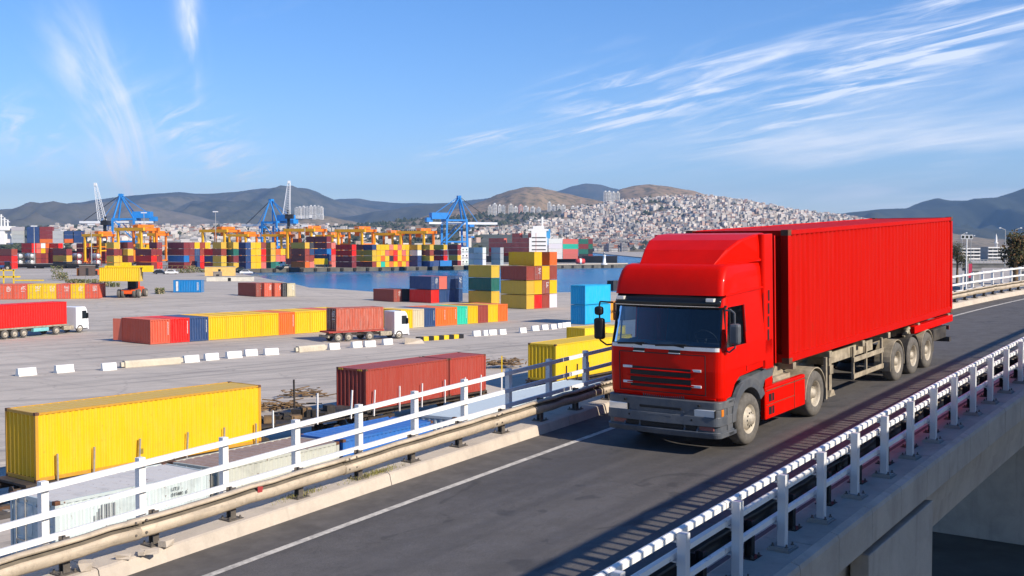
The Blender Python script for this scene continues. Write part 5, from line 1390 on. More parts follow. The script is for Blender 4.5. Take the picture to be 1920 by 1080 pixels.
shed(164, 517, 4.6, 3, 3.2, (.10, .07, .06), 'dark brown shed before the tank containers'); shed(150, 517, 1.8, 2, 2.4, (.75, .22, .03), 'orange cabin beside the dark brown shed'); shed(181, 515, 2.0, 2, 1.8, (.7, .14, .03), 'low orange cabin behind the dark brown shed')
shed(197, 516, 3.4, 3, 2.6, (.04, .05, .07), 'black cabin before the yellow spreader'); shed(413, 517, 9, 3, 2.8, (.80, .50, .16), 'long orange yellow shed before the stacks', .1); shed(408, 527, 2.2, 2, 2.4, (.22, .19, .16), 'small dark hut below the orange yellow shed'); shed(432, 527, 12, 2.5, 1.2, (.66, .62, .52), 'low cream wall-like shed by the basin', .05); shed(434, 516, 2, 2, 2.6, (.7, .66, .6), 'narrow cream kiosk beside the orange yellow shed', .1)
def car(p, ang, col, label):
    c = tag(empty('parked_car', p, ang), label, 'car', 'cars parked below the quay stacks'); m_ = simple('car_paint_' + label[:8], col, .3)
    mb = MB(); mb.prism([(-2.1, .3), (2.1, .3), (2.15, .75), (1.2, .9), (.6, 1.4), (-1.1, 1.42), (-1.8, .95), (-2.15, .85)], 'y', -.85, .85); build(mb, 'body', m_, c, bevel=.06)
    mb = MB(); mb.prism([(1.05, .92), (.55, 1.34), (-1.05, 1.36), (-1.6, .95)], 'y', -.86, .86); build(mb, 'side_window', M['glassdark'], c)
    for x in (-1.35, 1.35):
        for s in (-1, 1): wheel(c, x, s * .82, .33, .2, s, False, 14, 'tyre_dark', 'rim')


car(gp(300, 514), .1, (.02, .025, .04), 'dark car parked beside the lifted yellow container'); car(gp(322, 514), .2, (.75, .75, .75), 'white car parked to one side of the scrap'); car(gp(462, 514), .2, (.72, .73, .75), 'silver car parked by the jetty')
car(gz(452, 508, 1.7), .2, (.05, .06, .07), 'black car parked behind the silver one')
p = gp(340, 511); sk = tag(empty('scrap_frame', p), 'open steel scrap frame leaning by the pale bushes', 'scrap')
for i in range(7): build(MB().bar((-8 + i * 2, 0, 0), (-7 + i * 2, 0, 2.4), .2, .2), 'brace', M['wood'], sk)
build(MB().bar((-8, 0, 2.4), (5, 0, 2.4), .25, .2), 'top_bar', M['wood'], sk); build(MB().bar((-8, 0, .1), (5, 0, .1), .25, .2), 'bottom_bar', M['wood'], sk)
# ============================================================ the quay: blocks of stacked containers
QG = 'containers stacked on the quay'
QL, QW, QH = 6.2, 2.5, 2.72
STK = MB(); STK_C = []


def stuff_box(p, ang, L, Wd, H, k):
    m = cont_meshes(L, Wd, H, 0, 'paint')['all']; ca, sa = cos(ang), sin(ang)
    if k not in STK_C: STK_C.append(k)
    vs = [(p[0] + v.co.x * ca - v.co.y * sa, p[1] + v.co.x * sa + v.co.y * ca, p[2] + v.co.z) for v in m.vertices]
    STK.add(vs, [tuple(q.vertices) for q in m.polygons], STK_C.index(k))




def block(px, py, S_, E_, name, H=QH, z=QZ, e1=None, e2=None, L=QL, rear=False):
    """near corner at the photo pixel; S_: columns going back along E2 (long sides to the camera's left), E_: columns going along E1 (ends)
    each column lists colours bottom to top; S_ item may be (2, [...]) for a long box. Corner column is S_[0]."""
    a = gz(px, py, z); n = 0; off = 0.0
    for i, col in enumerate(S_):
        ln, tiers = col if isinstance(col, tuple) else (1, col); ll = L * ln - .06
        for t, k in enumerate(tiers):
            if k is None: continue
            c = a + E2 * (off + ll / 2) + E1 * (QW / 2)
            if rear: stuff_box((c.x, c.y, z + .02 + t * (H + .02)), atan2(E2.y, E2.x), ll - .1, QW - .1, H - .13, k); continue
            container((c.x, c.y, z + .02 + t * (H + .02)), atan2(E2.y, E2.x), ll - .1, QW - .1, H - .13, k, '%s box, tier %s, %s side column, %s' % (CN[k], ['one', 'two', 'three', 'four', 'five', 'six'][t], ORD[i + 1], name), QG, 0)
        off += L * ln
    for i, tiers in enumerate(E_):
        for t, k in enumerate(tiers):
            if k is None: continue
            c = a + E2 * ((L - .06) / 2) + E1 * (QW * (i + 1.5))
            if rear: stuff_box((c.x, c.y, z + .02 + t * (H + .02)), atan2(E2.y, E2.x), L - .1, QW - .1, H - .13, k); continue
            container((c.x, c.y, z + .02 + t * (H + .02)), atan2(E2.y, E2.x) + (pi if (i + t) % 3 == 0 else 0), L - .1, QW - .1, H - .13, k, '%s box, tier %s, %s end column, %s' % (CN[k], ['one', 'two', 'three', 'four', 'five', 'six'][t], ORD[i + 1], name), QG, 0)


Y_, M_, R_, N_, O_, G_, W_, B_, P_, T_, D_, K_ = YEL, MAR, RED, NAVY, ORG, GREEN, WHITE, BRN, PINK, TEAL, DRK, GREY
block(22, 504, [(2, [R_, R_, B_])], [], 'the block at the frame edge')
block(125, 503, [(2, [D_, OLI, M_]), ], [], 'the maroon-over-ochre block')
block(214, 505, [[OLI, OLI, M_, OLI], ], [[Y_, OLI, M_]], 'the ochre corner block')
block(240, 505, [[D_, M_, OLI, M_]], [], 'the maroon column block')
block(284, 504, [(2, [M_, R_, M_])], [[R_, M_, M_, M_]], 'the crimson block')
block(345, 504, [(2, [M_, BLUE, M_, M_])], [[B_, B_, M_, M_], [N_, N_, N_, Y_], [R_, R_, B_, B_], [Y_, Y_, Y_, Y_]], 'the block above the long blue box')
block(368, 503, [[K_, K_]], [], 'the grey pair block')
block(415, 505, [[OLI, OLI, B_, OLI], [M_, N_, R_]], [], 'the all-ochre block')
block(438, 505, [[OLI, M_, G_, OLI]], [], 'the green-striped block')
block(461, 504, [[N_, N_, N_, N_]], [[Y_, Y_, Y_, Y_], [Y_, Y_, Y_, Y_], [P_, R_, R_, B_]], 'the navy block with bright yellow ends')
block(508, 503, [[G_, OLI, OLI, OLI]], [[None, P_, O_], [None, P_, Y_]], 'the ochre block over a green box')
block(572, 502, [(1.6, [O_, B_, B_, OLI])], [[P_, B_, N_, D_]], 'the brown block by the quay trucks')
block(613, 501, [(1.4, [B_, N_, BLUE, M_, M_]), [M_, R_, R_, M_, M_]], [[P_, P_, R_, P_]], 'the crimson five-high block')
block(660, 502, [(1.8, [M_, M_, R_, R_])], [], 'the red block by the water', H=2.5)
block(698, 501, [[B_, OLI, OLI, N_], [B_, OLI, OLI, B_]], [[Y_, Y_, Y_, Y_], [T_, O_, Y_, Y_], [Y_, Y_, P_, Y_], [O_, D_, O_, P_], [Y_, R_, R_, Y_], [O_, Y_, Y_, P_], [Y_, O_, P_, Y_], [P_, Y_, Y_, Y_]], 'the mosaic block of bright ends', H=2.5)
block(783, 500, [[N_, N_, W_, OLI]], [], 'the navy and white column', H=2.5)
block(806, 500, [[N_, OLI, B_, OLI], [N_, OLI, M_, OLI]], [], 'the paired ochre columns', H=2.5)
block(832, 499, [[OLI, R_, M_, OLI], [OLI, R_, M_, OLI]], [], 'the layered ochre and maroon block', H=2.5)
block(858, 498, [[M_, OLI, M_, M_]], [], 'the last maroon block before the white boxes', H=2.5)
# a low pair of blue boxes at the quay edge
a = gz(768, 501, QZ)
for i, k in enumerate((NAVY, NAVY, BLUE)):
    c = gz(786 + i * 24, 499.5 - i * .3, QZ); container((c.x, c.y, QZ), .52, 6.0, 2.4, 2.6, k, ['first navy', 'second navy', 'blue'][i] + ' container lying along the quay edge below the stacks', QG, 0)
# white reefers
block(905, 497, [[W_, W_, W_], [W_, W_, K_], [K_, W_, W_]], [[None]], 'the white reefer block', H=2.9)
block(938, 497, [[K_, K_, K_]], [], 'the single grey column', H=2.9)
a = gz(858, 497.5, QZ)
for i in range(3):
    for t in range(3):
        c = a + E1 * (2.5 * (i + .5)) + E2 * 3; r = container((c.x, c.y, QZ + .02 + t * 2.95), atan2(E2.y, E2.x), 6.1, 2.45, 2.9, WHITE, 'white refrigerated container end, tier %s, column %s by the quay trucks' % (['one', 'two', 'three'][t], ['one', 'two', 'three'][i]), QG, 0)
        mb = MB(); mb.tube((-3.06, 0, 1.7), (-3.10, 0, 1.7), .42, 12); build(mb, 'cooling_fan', M['dark'], r); build(MB().box(-3.09, -3.055, -.9, .9, .3, .9), 'machinery_panel', M['galv'], r)
block(1005, 492, [[P_, P_, P_, P_, P_, P_], [P_, P_, P_, P_, P_], [P_, P_, P_, P_, P_, P_], [P_, R_, P_, P_], [P_, P_, P_, P_, P_], [P_, P_, R_, P_, P_]], [], 'the pale red wall of boxes before the ship', H=2.8, rear=True)
# rear ranks on the left
block(60, 494, [(2, [B_, B_, R_, R_])], [[B_, B_, P_, P_], [M_, M_, Y_, W_], [B_, B_, B_, O_], [R_, R_, M_, P_]], 'the second rank above the tank containers', rear=True)
block(110, 494, [(2, [M_, M_, M_, R_])], [], 'the second rank maroon block', rear=True); block(160, 494, [(1.6, [B_, B_, M_, B_])], [[B_, M_, R_, Y_], [M_, B_, Y_, B_]], 'the second rank with yellow ends', rear=True)
block(196, 494, [(1.6, [B_, M_, B_, OLI])], [[O_, B_, R_, O_]], 'the second rank ochre block', rear=True); block(262, 492, [[M_, M_, M_, OLI]], [[O_, B_, M_, Y_], [M_, P_, W_, Y_], [R_, M_, B_, R_], [P_, Y_, T_, T_]], 'the second rank above the crimson block', rear=True)
block(560, 492, [[M_, M_, M_, M_, M_]], [[P_, P_, Y_, P_]], 'the rear maroon block', rear=True)
so = build(STK, 'container_stacks', [simple('stack_paint_%d' % i, c_, .5, 0, .2, .4) for i, c_ in enumerate(STK_C)]); so['kind'] = 'stuff'; so['label'] = 'rear ranks of many coloured containers behind the front quay stacks'; so['category'] = 'containers'
# tank containers
M['tank'] = simple('tank_steel', (.62, .62, .62), .35, .4, .15, 1, dirt=(.35, .33, .3), dirt_amt=.4)
def tank(px, py, t, fcol, label):
    a = gz(px, py, QZ); c = a + E2 * 3; r = tag(empty('tank_container', (c.x, c.y, QZ + .02 + t * 2.75), atan2(E2.y, E2.x)), label, 'tank container', QG)
    mb = MB(); mb.lathe([(.01, -2.75), (.7, -2.7), (1.1, -2.45), (1.1, 2.45), (.7, 2.7), (.01, 2.75)], (0, 0, 1.36), (1, 0, 0), 18); build(mb, 'tank', M['tank'], r)
    mb = MB()
    for x in (-3, 3):
        for y in (-1.15, 1.15): mb.box(x - .09, x + .09, y - .09, y + .09, 0, 2.7)
        for z in (.1, 2.6): mb.box(x - .07, x + .07, -1.1, 1.1, z - .1, z + .1)
    for y in (-1.15, 1.15): mb.box(-3, 3, y - .06, y + .06, .0, .18); mb.box(-3, 3, y - .05, y + .05, 2.58, 2.68)
    build(mb, 'frame', fcol, r)


fgry = simple('frame_cream', (.6, .58, .5), .6); fmar = simple('frame_maroon', (.30, .03, .04), .6); fgrn = simple('frame_green', (.09, .12, .11), .6)
for i, (px, f) in enumerate(((40, fgrn), (62, fgrn), (150, fmar), (186, fmar))):
    for t in (0, 1): tank(px, 502.5, t + .35, f, '%s tank container, %s, in the quay front by %s' % (('lower', 'upper')[t], ['pale framed', 'green framed', 'maroon framed', 'white bodied'][i], ['the frame edge block', 'the ochre box', 'the orange cabin', 'the ochre corner block'][i]))
# dark low wagons under the left stacks
for i, (x0, x1) in enumerate(((22, 68), (70, 128), (130, 188))):
    a, b = gz(x0, 503.5, QZ - .1), gz(x1, 503.5, QZ - .1); c = (a + b) / 2; L = (b - a).length - .5
    w = tag(empty('flat_wagon', (c.x, c.y - 1.5, zg(c.x, c.y))), ['black flat wagon standing nearest the tractor', 'black flat wagon below the long ochre box', 'black flat wagon below the white tanks'][i], 'rail wagon', 'black wagons before the quay stacks')
    build(MB().box(-L / 2, L / 2, -1.3, 1.3, .9, 1.9), 'body', M['dark'], w); build(MB().box(-L / 2 + .3, L / 2 - .3, -1.1, 1.1, .5, .9), 'underframe', M['black'], w)
    for x in (-L * .38, L * .38): build(MB().box(x - 1.2, x + 1.2, -1.2, 1.2, 0, .5), 'bogie', M['black'], w)

# quay trucks
for i, (px, py, cm, ck, lab) in enumerate(((447, 501, simple('pink_cab', (.75, .2, .2), .4), OLI, 'truck with a pale red cab carrying an ochre container on the quay'), (512, 501, M['cab_white'], PINK, 'white and pink truck on the quay beside a green van'),
                                           (556, 501, M['cab_white'], YEL, 'white-cab truck with a yellow container on the quay'))):
    a = gz(px, py, QZ); t = yard_truck((a.x + 8, a.y, QZ), pi + .1, cm, lab, 9, (3.35, -.2, -4.4, -5.7), M['chassis'], None)
    container((a.x + 8 + 2.5, a.y + .2, QZ + 1.25), .1, 9.5 if i != 2 else 6.5, 2.4, 2.6, ck, ['ochre container on the pale-red-cab quay truck', 'pale red container on the white and pink quay truck', 'yellow container on the white-cab quay truck'][i], QG, 0)
p = gz(527, 500, QZ); v = tag(empty('van', p, .1), 'small green van standing between the quay trucks', 'van'); vg = simple('van_green', (.05, .28, .25), .4); mb = MB(); mb.prism([(-2.4, .4), (2.4, .4), (2.4, 1.0), (1.6, 1.3), (1.2, 2.2), (-2.4, 2.2)], 'y', -.95, .95); build(mb, 'body', vg, v, bevel=.06); build(MB().box(-1, 1.25, -.97, -.95, 1.35, 1.95), 'side_window', M['glassdark'], v)
for x in (-1.5, 1.5):
    for s in (-1, 1): wheel(v, x, s * .9, .36, .22, s, False, 12, 'tyre_dark')
p = gz(868, 497, QZ); car(p, .5, (.03, .03, .035), 'black car parked before the white reefers'); car(gz(688, 499, QZ), .5, (.7, .7, .7), 'pale car parked at the quay edge')

# ============================================================ cranes
M['yel_crane'] = simple('crane_yellow', (.85, .42, .01), .5, 0, .1, .3); M['org_crane'] = simple('crane_orange', (.76, .20, .01), .5, 0, .1, .3)
M['blue_crane'] = simple('crane_blue', (.02, .22, .60), .45, 0, .15, .2); M['white_boom'] = simple('boom_white', (.7, .72, .74), .5, 0, .1, .2)


def rtg(px, d_, label, span=16.0, H=18.5, ang=-.5, k=1.0):
    x = (px - 960) / FPX * d_; r = tag(empty('gantry_crane', (x, d_, QZ), ang), label, 'crane', 'yellow and orange yard gantry cranes'); r.scale = (k, k, k)
    for sy, mt in ((-5, 'yel_crane'), (5, 'org_crane')):
        for sx in (-span / 2, span / 2):
            build(MB().box(sx - .55, sx + .55, sy - .5, sy + .5, 1.6, H - 1.2), 'leg', M[mt], r)
        build(MB().box(-span / 2 - 2.2, span / 2 + 2.2, sy - .5, sy + .5, H - 1.6, H), 'girder', M[mt], r)
    for sx in (-span / 2, span / 2):
        build(MB().box(sx - .6, sx + .6, -6, 6, .9, 1.7), 'bogie_beam', M['org_crane'], r)
        for y in (-5.3, 5.3): wheel(r, sx, y, .8, .5, -1, False, 12, 'tyre_dark')
        build(MB().box(sx - .5, sx + .5, -5, 5, H - 1.5, H - .2), 'end_beam', M['org_crane'], r); build(MB().box(sx - .3, sx + .3, -5, 5, H * .55, H * .55 + .6), 'tie_beam', M['org_crane'], r)
    build(MB().box(span * .18, span * .18 + 3.4, -5.2, 5.2, H + .05, H + 1.5), 'trolley', M['org_crane'], r); build(MB().box(-span * .3, -span * .3 + 4, 5.6, 7, H - 3.6, H - 1.2), 'power_house', M['org_crane'], r)
    build(MB().box(span * .18 + .6, span * .18 + 2.6, -1.2, 1.2, H - 4.2, H - 2.2), 'driver_cab', M['white_boom'], r)
    mb = MB()
    for y in (-5.4, 5.4): mb.box(-span / 2 - 2, span / 2 + 2, y - .06, y + .06, H + .95, H + 1.05); [mb.box(q - .06, q + .06, y - .06, y + .06, H, H + 1) for q in (-9, -6, -3, 0, 3, 6, 9)]
    build(mb, 'handrail', M['white_boom'] if px > 560 else M['org_crane'], r)
    mb = MB()
    for q in (-.6, .6): mb.tube((span * .18 + 1.7, q, H), (span * .18 + 1.7, q, H * .45), .08, 5)
    build(mb, 'hoist_ropes', M['dark'], r); build(MB().box(span * .18 + .4, span * .18 + 3, -2.9, 2.9, H * .42, H * .46), 'spreader', M['yel_crane'], r)
    return r


for i, (px, d_, k) in enumerate(((186, 590, .85), (258, 560, 1.0), (286, 640, .9), (413, 620, 1.0), (456, 600, .85), (522, 600, .85), (573, 590, 1.0), (617, 630, .85), (667, 610, 1.0), (728, 620, .9), (782, 610, .95))):
    rtg(px, d_, 'orange and yellow gantry crane, %s of those over the quay stacks' % ORD[i + 1], k=k, span=16 if k > .9 else 13.5)


def sts(px, d_, label, flip=1, k=1.0, H=30.0, boom_up=False):
    """ship-to-shore crane, boom along local x"""
    x = (px - 960) / FPX * d_; r = tag(empty('quay_crane', (x, d_, QZ), .0 if flip > 0 else pi), label, 'crane', 'blue quay cranes'); r.scale = (k, k, k); m_ = M['blue_crane']
    for sx in (-9, 9):
        for sy in (-7, 7):
            build(MB().bar((sx, sy, 0), (sx * .92, sy, H), 1.3, 1.5), 'leg', m_, r)
        build(MB().box(sx - .7, sx + .7, -7, 7, 8, 9.4), 'sill_beam', m_, r); build(MB().box(sx * .93 - .7, sx * .93 + .7, -7, 7, H - 1, H + .8), 'cross_beam', m_, r)
    for sy in (-7, 7):
        build(MB().box(-9, 9, sy - .6, sy + .6, 12, 13.2), 'portal_tie', m_, r); build(MB().bar((-9, sy, 13), (8.5, sy, H), .7, .7), 'diagonal', m_, r); build(MB().box(-9, 9, sy - .5, sy + .5, H - .6, H + .6), 'upper_tie', m_, r)
    for sy in (-2.4, 2.4): build(MB().box(-22, 36, sy - .5, sy + .5, H - 3.2, H - 1.5), 'boom', M['white_boom'], r)
    build(MB().box(-20, -6, -4, 4, H + .8, H + 6), 'machinery_house', m_, r); build(MB().box(-24, -19, -3, 3, H - 1.5, H + 2), 'counter_house', m_, r)
    for sy in (-6, 6):
        build(MB().bar((9 * .92, sy, H), (4, sy * .25, H + 19), 1.1, 1.1), 'apex_leg', m_, r); build(MB().bar((-8, sy, H), (4, sy * .25, H + 19), .8, .8), 'back_leg', m_, r)
    build(MB().box(2.6, 5.4, -2, 2, H + 18, H + 20), 'apex_head', m_, r)
    for xe in (20, 34): build(MB().bar((4.5, 0, H + 19), (xe, 0, H - 1.6), .4, .4), 'forestay', M['dark'] if xe > 30 else m_, r)
    build(MB().bar((3.5, 0, H + 19), (-20, 0, H + 3), .5, .5), 'backstay', m_, r)
    build(MB().box(12, 16, -3, 3, H - 5.4, H - 3.3), 'trolley', m_, r); build(MB().box(13, 15.4, 2, 4, H - 8.6, H - 5.6), 'driver_cab', M['white_boom'], r)
    mb = MB(); [mb.tube((14 + q, w_, H - 5), (14 + q, w_, H - 13), .1, 5) for q in (-1, 1) for w_ in (-1.5, 1.5)]; build(mb, 'hoist_ropes', M['dark'], r); build(MB().box(12.6, 15.4, -5, 5, H - 14, H - 13), 'spreader', m_, r)
    for sx in (-9, 9): build(MB().box(sx - .8, sx + .8, -9, 9, .1, 1.4), 'bogie', M['dark'], r)
    for i in range(5): build(MB().box(-9.6, -8.4, 7.6, 8.4, 3 + i * 5.2, 3.6 + i * 5.2), 'stair_landing', M['white_boom'], r)
    return r


sts(238, 930, 'blue quay crane standing nearest the frame edge beyond the gantry cranes', -1, 1.06)
sts(516, 960, 'blue quay crane in the middle before the dark mountain', 1, 1.0).rotation_euler = (0, 0, 2.6)
sts(852, 930, 'blue quay crane nearest the ship, before the brown hill', 1, 1.03).rotation_euler = (0, 0, .35)


def lattice(px0, py0, px1, py1, d_, label):
    x0 = (px0 - 960) / FPX * d_; x1 = (px1 - 960) / FPX * d_; z0 = CZ + (HY - py0) * d_ / FPX; z1 = CZ + (HY - py1) * d_ / FPX
    r = tag(empty('mobile_crane', (x0, d_, QZ)), label, 'crane', 'white harbour crane booms'); a = Vector((0, 0, z0 - QZ)); b = Vector((x1 - x0, 4, z1 - QZ)); n = 14
    dirv = (b - a).normalized(); sd = dirv.cross(Vector((0, 1, 0))).normalized(); fw = Vector((0, 1, 0))
    def P(t, s, f): w_ = 2.1 - 1.3 * t; return a.lerp(b, t) + sd * s * w_ + fw * f * w_
    mb = MB(); q4 = ((-1, -1), (1, -1), (1, 1), (-1, 1))
    for s, f in q4: mb.tube(P(0, s, f), P(1, s, f), .2, 5, .15)
    build(mb, 'chords', M['white_boom'], r); mb = MB()
    for i in range(n):
        for k in range(4): mb.tube(P(i / n, *q4[k]), P((i + 1) / n, *q4[(k + 1) % 4]), .09, 4, None, 0, False)
    la = build(mb, 'lacing', M['white_boom'], r); build(MB().box(-.8, .8, 3, 5, b.z - .6, b.z + 1.2), 'boom_head', M['white_boom'], r, (b.x, 0, 0))
    build(MB().bar((1, 2, 0), (1, 2, z0 - QZ + 3), 1.8, 1.8), 'tower', M['dark'], r); build(MB().box(-4, 8, -4, 8, 0, 3.5), 'carrier', M['dark'], r); build(MB().box(-1, 4, -1, 5, z0 - QZ - 3, z0 - QZ), 'slew_house', M['dark'], r)


lattice(193, 414, 177, 346, 760, 'white lattice boom of the harbour crane leaning before the blue quay crane'); lattice(538, 402, 541, 342, 760, 'upright white lattice boom of the harbour crane by the middle blue crane')

# ============================================================ ships, lighthouse, lamp masts
hullm = simple('black_hull', (.02, .02, .024), .5, 0, .2, .1); ship_w = simple('ship_white', (.80, .79, .76), .5, 0, .05, .1)
def ship(loc, ang, L, B, deck, label):
    s = tag(empty('container_ship', loc, ang), label, 'ship', 'container ships'); sec = []
    for i in range(15):
        t = i / 14; x = -L / 2 + L * t; w_ = B / 2 * (min(1, .72 + t * 2.2) if t < .15 else 1 if t < .78 else max(.02, 1 - ((t - .78) / .22) ** 1.8)); ov = 1.0 if t < .8 else 1.0
        sec.append([(x, -w_, deck), (x, -w_ * .98, deck * .4), (x, -w_ * .8, -2), (x, w_ * .8, -2), (x, w_ * .98, deck * .4), (x, w_, deck)])
    mb = MB(); mb.sheet(sec, 0, True); mb.add(sec[0], [(0, 1, 2, 3, 4, 5)]); build(mb, 'hull', hullm, s); mb = MB(); mb.sheet([[q[0] for q in sec], [q[-1] for q in sec]]); build(mb, 'deck', M['castings'], s); return s


# ship by the pier: stern to the right
sx0 = gz(1112, 497, WZ + .2); D0 = 640.0
s1 = ship((((1045 - 960) / FPX) * D0 - 8, D0 + 8, WZ), pi - .12, 86, 17, 6.2, 'dark-hulled container ship moored beyond the pier, white bridge amidships')
def deck_c(px, py, d_, col, lab, L=6.1, ang=.0, H=2.6):
    x = (px - 960) / FPX * d_; z = CZ + (HY - py) * d_ / FPX; container((x, d_, z), ang, L, 2.45, H, col, lab, 'containers on the ships', 0)


for i, px in enumerate((1041.5, 1069.5, 1094, 1107)):
    cols_ = [[WHITE] * 4, [PINK, PINK, TEAL, PINK], [DRK, GREEN, MAR, GREEN], [MAR, DRK, GREEN, MAR]][i]
    for t, k in enumerate(cols_):
        py = 485.5 - t * (9.6 if i == 0 else 9.3); deck_c(px, py, D0 - 3 + i * .5, k, '%s container, tier %s in the %s bay of the moored ship' % (CN[k], ['one', 'two', 'three', 'four'][t], ['white', 'red and turquoise', 'dark green', 'sternmost'][i]), [8.0, 8.6, 5.4, 2.5][i], -.0, 2.88)
sup = [(992, 1026, 476, 446), (996, 1024, 446, 433), (990, 1028, 433, 429.5), (999, 1020, 429.5, 424)]
for x0, x1, yb, yt in sup:
    X0, X1 = (x0 - 960) / FPX * D0, (x1 - 960) / FPX * D0; Z0, Z1 = CZ + (HY - yb) * D0 / FPX, CZ + (HY - yt) * D0 / FPX
    o_ = build(MB().box(X0, X1, D0 - 4, D0 + 9, Z0, Z1), 'superstructure', ship_w, s1); o_.matrix_parent_inverse = s1.matrix_basis.inverted()
def ship_part(mb, name, mt):
    o_ = build(mb, name, mt, s1); o_.matrix_parent_inverse = s1.matrix_basis.inverted()
xm = (1017 - 960) / FPX * D0; ship_part(MB().bar((xm, D0, CZ + 9), (xm, D0, CZ + 17), 1.0, 1.0).bar((xm - 3, D0, CZ + 15), (xm + 3, D0, CZ + 15), .4, .4), 'mast', ship_w)
xm = (1028 - 960) / FPX * D0; ship_part(MB().box(xm - 1.6, xm + 1.2, D0 + 2, D0 + 6, CZ - 1, CZ + 10), 'funnel', simple('funnel_blue', (.05, .3, .6), .5))
xm = (1009 - 960) / FPX * D0; ship_part(MB().box(xm - 2.4, xm + 2.4, D0 - 5.4, D0 - 4.1, CZ - 5, CZ - 3.2), 'lifeboat', simple('lifeboat_orange', (.75, .18, .03), .5))
for z in (0, 1, 2, 3): ship_part(MB().box((997 - 960) / FPX * D0, (1023 - 960) / FPX * D0, D0 - 4.06, D0 - 4.02, CZ - 2.2 + z * 2.3, CZ - 1.6 + z * 2.3), 'window_row', M['glassdark'])
# ship behind the left stacks
D1 = 700.0
s2 = ship(((60 - 960) / FPX * D1, D1 + 20, 0), 0.0, 150, 22, 8, 'container ship behind the stacks at the frame edge, white bridge at its end')
k2 = 0
for px, w_, cols_ in ((12, 24, [WHITE]), (35, 22, [GREY] * 4), (64, 22, [NAVY] * 4), (89, 24, [ORG, MAR, MAR, MAR]), (111, 20, [GREY] * 3), (131, 16, [ORG, NAVY, NAVY]), (150, 18, [NAVY, NAVY, NAVY])):
    for t, k in enumerate(cols_):
        k2 += 1; deck_c(px, 455.5 - t * 7.6, D1 + (px % 7) * .2, k, '%s container, tier %s, bay %s of the ship at the frame edge' % (CN[k], ['one', 'two', 'three', 'four'][t], ORD[1 + [12, 35, 64, 89, 111, 131, 150].index(px)]), w_ / FPX * D1, 0, 2.5)
def ship2_part(mb, name, mt):
    o_ = build(mb, name, mt, s2); o_.matrix_parent_inverse = s2.matrix_basis.inverted()
X = lambda px: (px - 960) / FPX * D1
Zp = lambda py: CZ + (HY - py) * D1 / FPX
ship2_part(MB().box(X(-20), X(12), D1 - 2, D1 + 10, Zp(458), Zp(432)), 'superstructure', ship_w); ship2_part(MB().box(X(-20), X(20), D1 - 2.5, D1 + 8, Zp(432), Zp(424)), 'bridge_deck', ship_w)
for px, py in ((4, 402), (10, 408), (16, 412)): ship2_part(MB().bar((X(px), D1, Zp(426)), (X(px), D1, Zp(py)), .7, .7).bar((X(px) - 1.4, D1, Zp(py + 4)), (X(px) + 1.4, D1, Zp(py + 4)), .4, .4), 'mast', ship_w)
# lighthouse on the pier tip
p = gz(1133, 496, QZ); lh = tag(empty('lighthouse', p), 'small white lighthouse on the pier tip', 'lighthouse'); mb = MB(); mb.lathe([(1.6, 0), (1.6, .5), (.85, .6), (.65, 4.2), (.95, 4.4), (.95, 4.7), (.5, 4.75)], (0, 0, 0), (0, 0, 1), 16); build(mb, 'tower', ship_w, lh); mb = MB(); mb.lathe([(.5, 4.75), (.5, 5.7), (.65, 5.75), (.05, 6.3)], (0, 0, 0), (0, 0, 1), 12); build(mb, 'lantern', M['galv'], lh)
p = gz(1088, 495.5, QZ); b = tag(empty('mixer_drum', p, .2), 'red and white drum-shaped buoy lying on the pier', 'buoy'); mb = MB(); mb.lathe([(.1, -2.6), (1.3, -2.2), (1.5, 0), (1.3, 2.2), (.1, 2.6)], (0, 0, 1.5), (1, 0, 0), 14); build(mb, 'drum', simple('buoy_red', (.65, .06, .06), .5), b); mb = MB(); mb.lathe([(1.52, -.5), (1.54, 0), (1.5, .5)], (0, 0, 1.5), (1, 0, 0), 14); build(mb, 'white_band', M['white'], b)
# lamp masts over the quay
for i, (px, top, d_) in enumerate(((172, 422, 470), (65, 425, 520), (405, 398, 600), (271, 400, 560), (572, 425, 480))):
    x = (px - 960) / FPX * d_; h = CZ + (HY - top) * d_ / FPX - QZ; m_ = tag(empty('lamp_mast', (x, d_, QZ)), 'slim pale lamp mast, %s above the quay stacks' % ORD[i + 1], 'lamp', 'lamp masts over the quay'); build(MB().tube((0, 0, 0), (0, 0, h), .28, 8, .14), 'pole', M['galv'], m_); build(MB().box(-1.4, 1.4, -.3, .3, h, h + .5), 'lamp_head', M['white_boom'], m_)
# ============================================================ hills, city, haze
from mathutils import noise as mnoise


def hill_mat(name, cols, scale, green=.4, gcol=(.035, .05, .025)):
    t = NT(name); v = t.coord('World'); n = t.noise(v, scale, 8, .62, .4); n2 = t.noise(v, scale * 9, 6, .65); n3 = t.noise(v, scale * .35, 4, .5)
    c = t.mix(t.ramp(n, .35, .68), cols[0], cols[1]); c = t.mix(t.ramp(n3, .4, .65, 0, .6), c, cols[2]); c = t.mix(t.ramp(n2, .48, .6, 0, green), c, gcol); return t.done(c, .95)


def fbm(x, y, s, seed): return mnoise.fractal(Vector((x * s + seed, y * s - seed, seed)), 1.0, 2.0, 6)


HF = {}


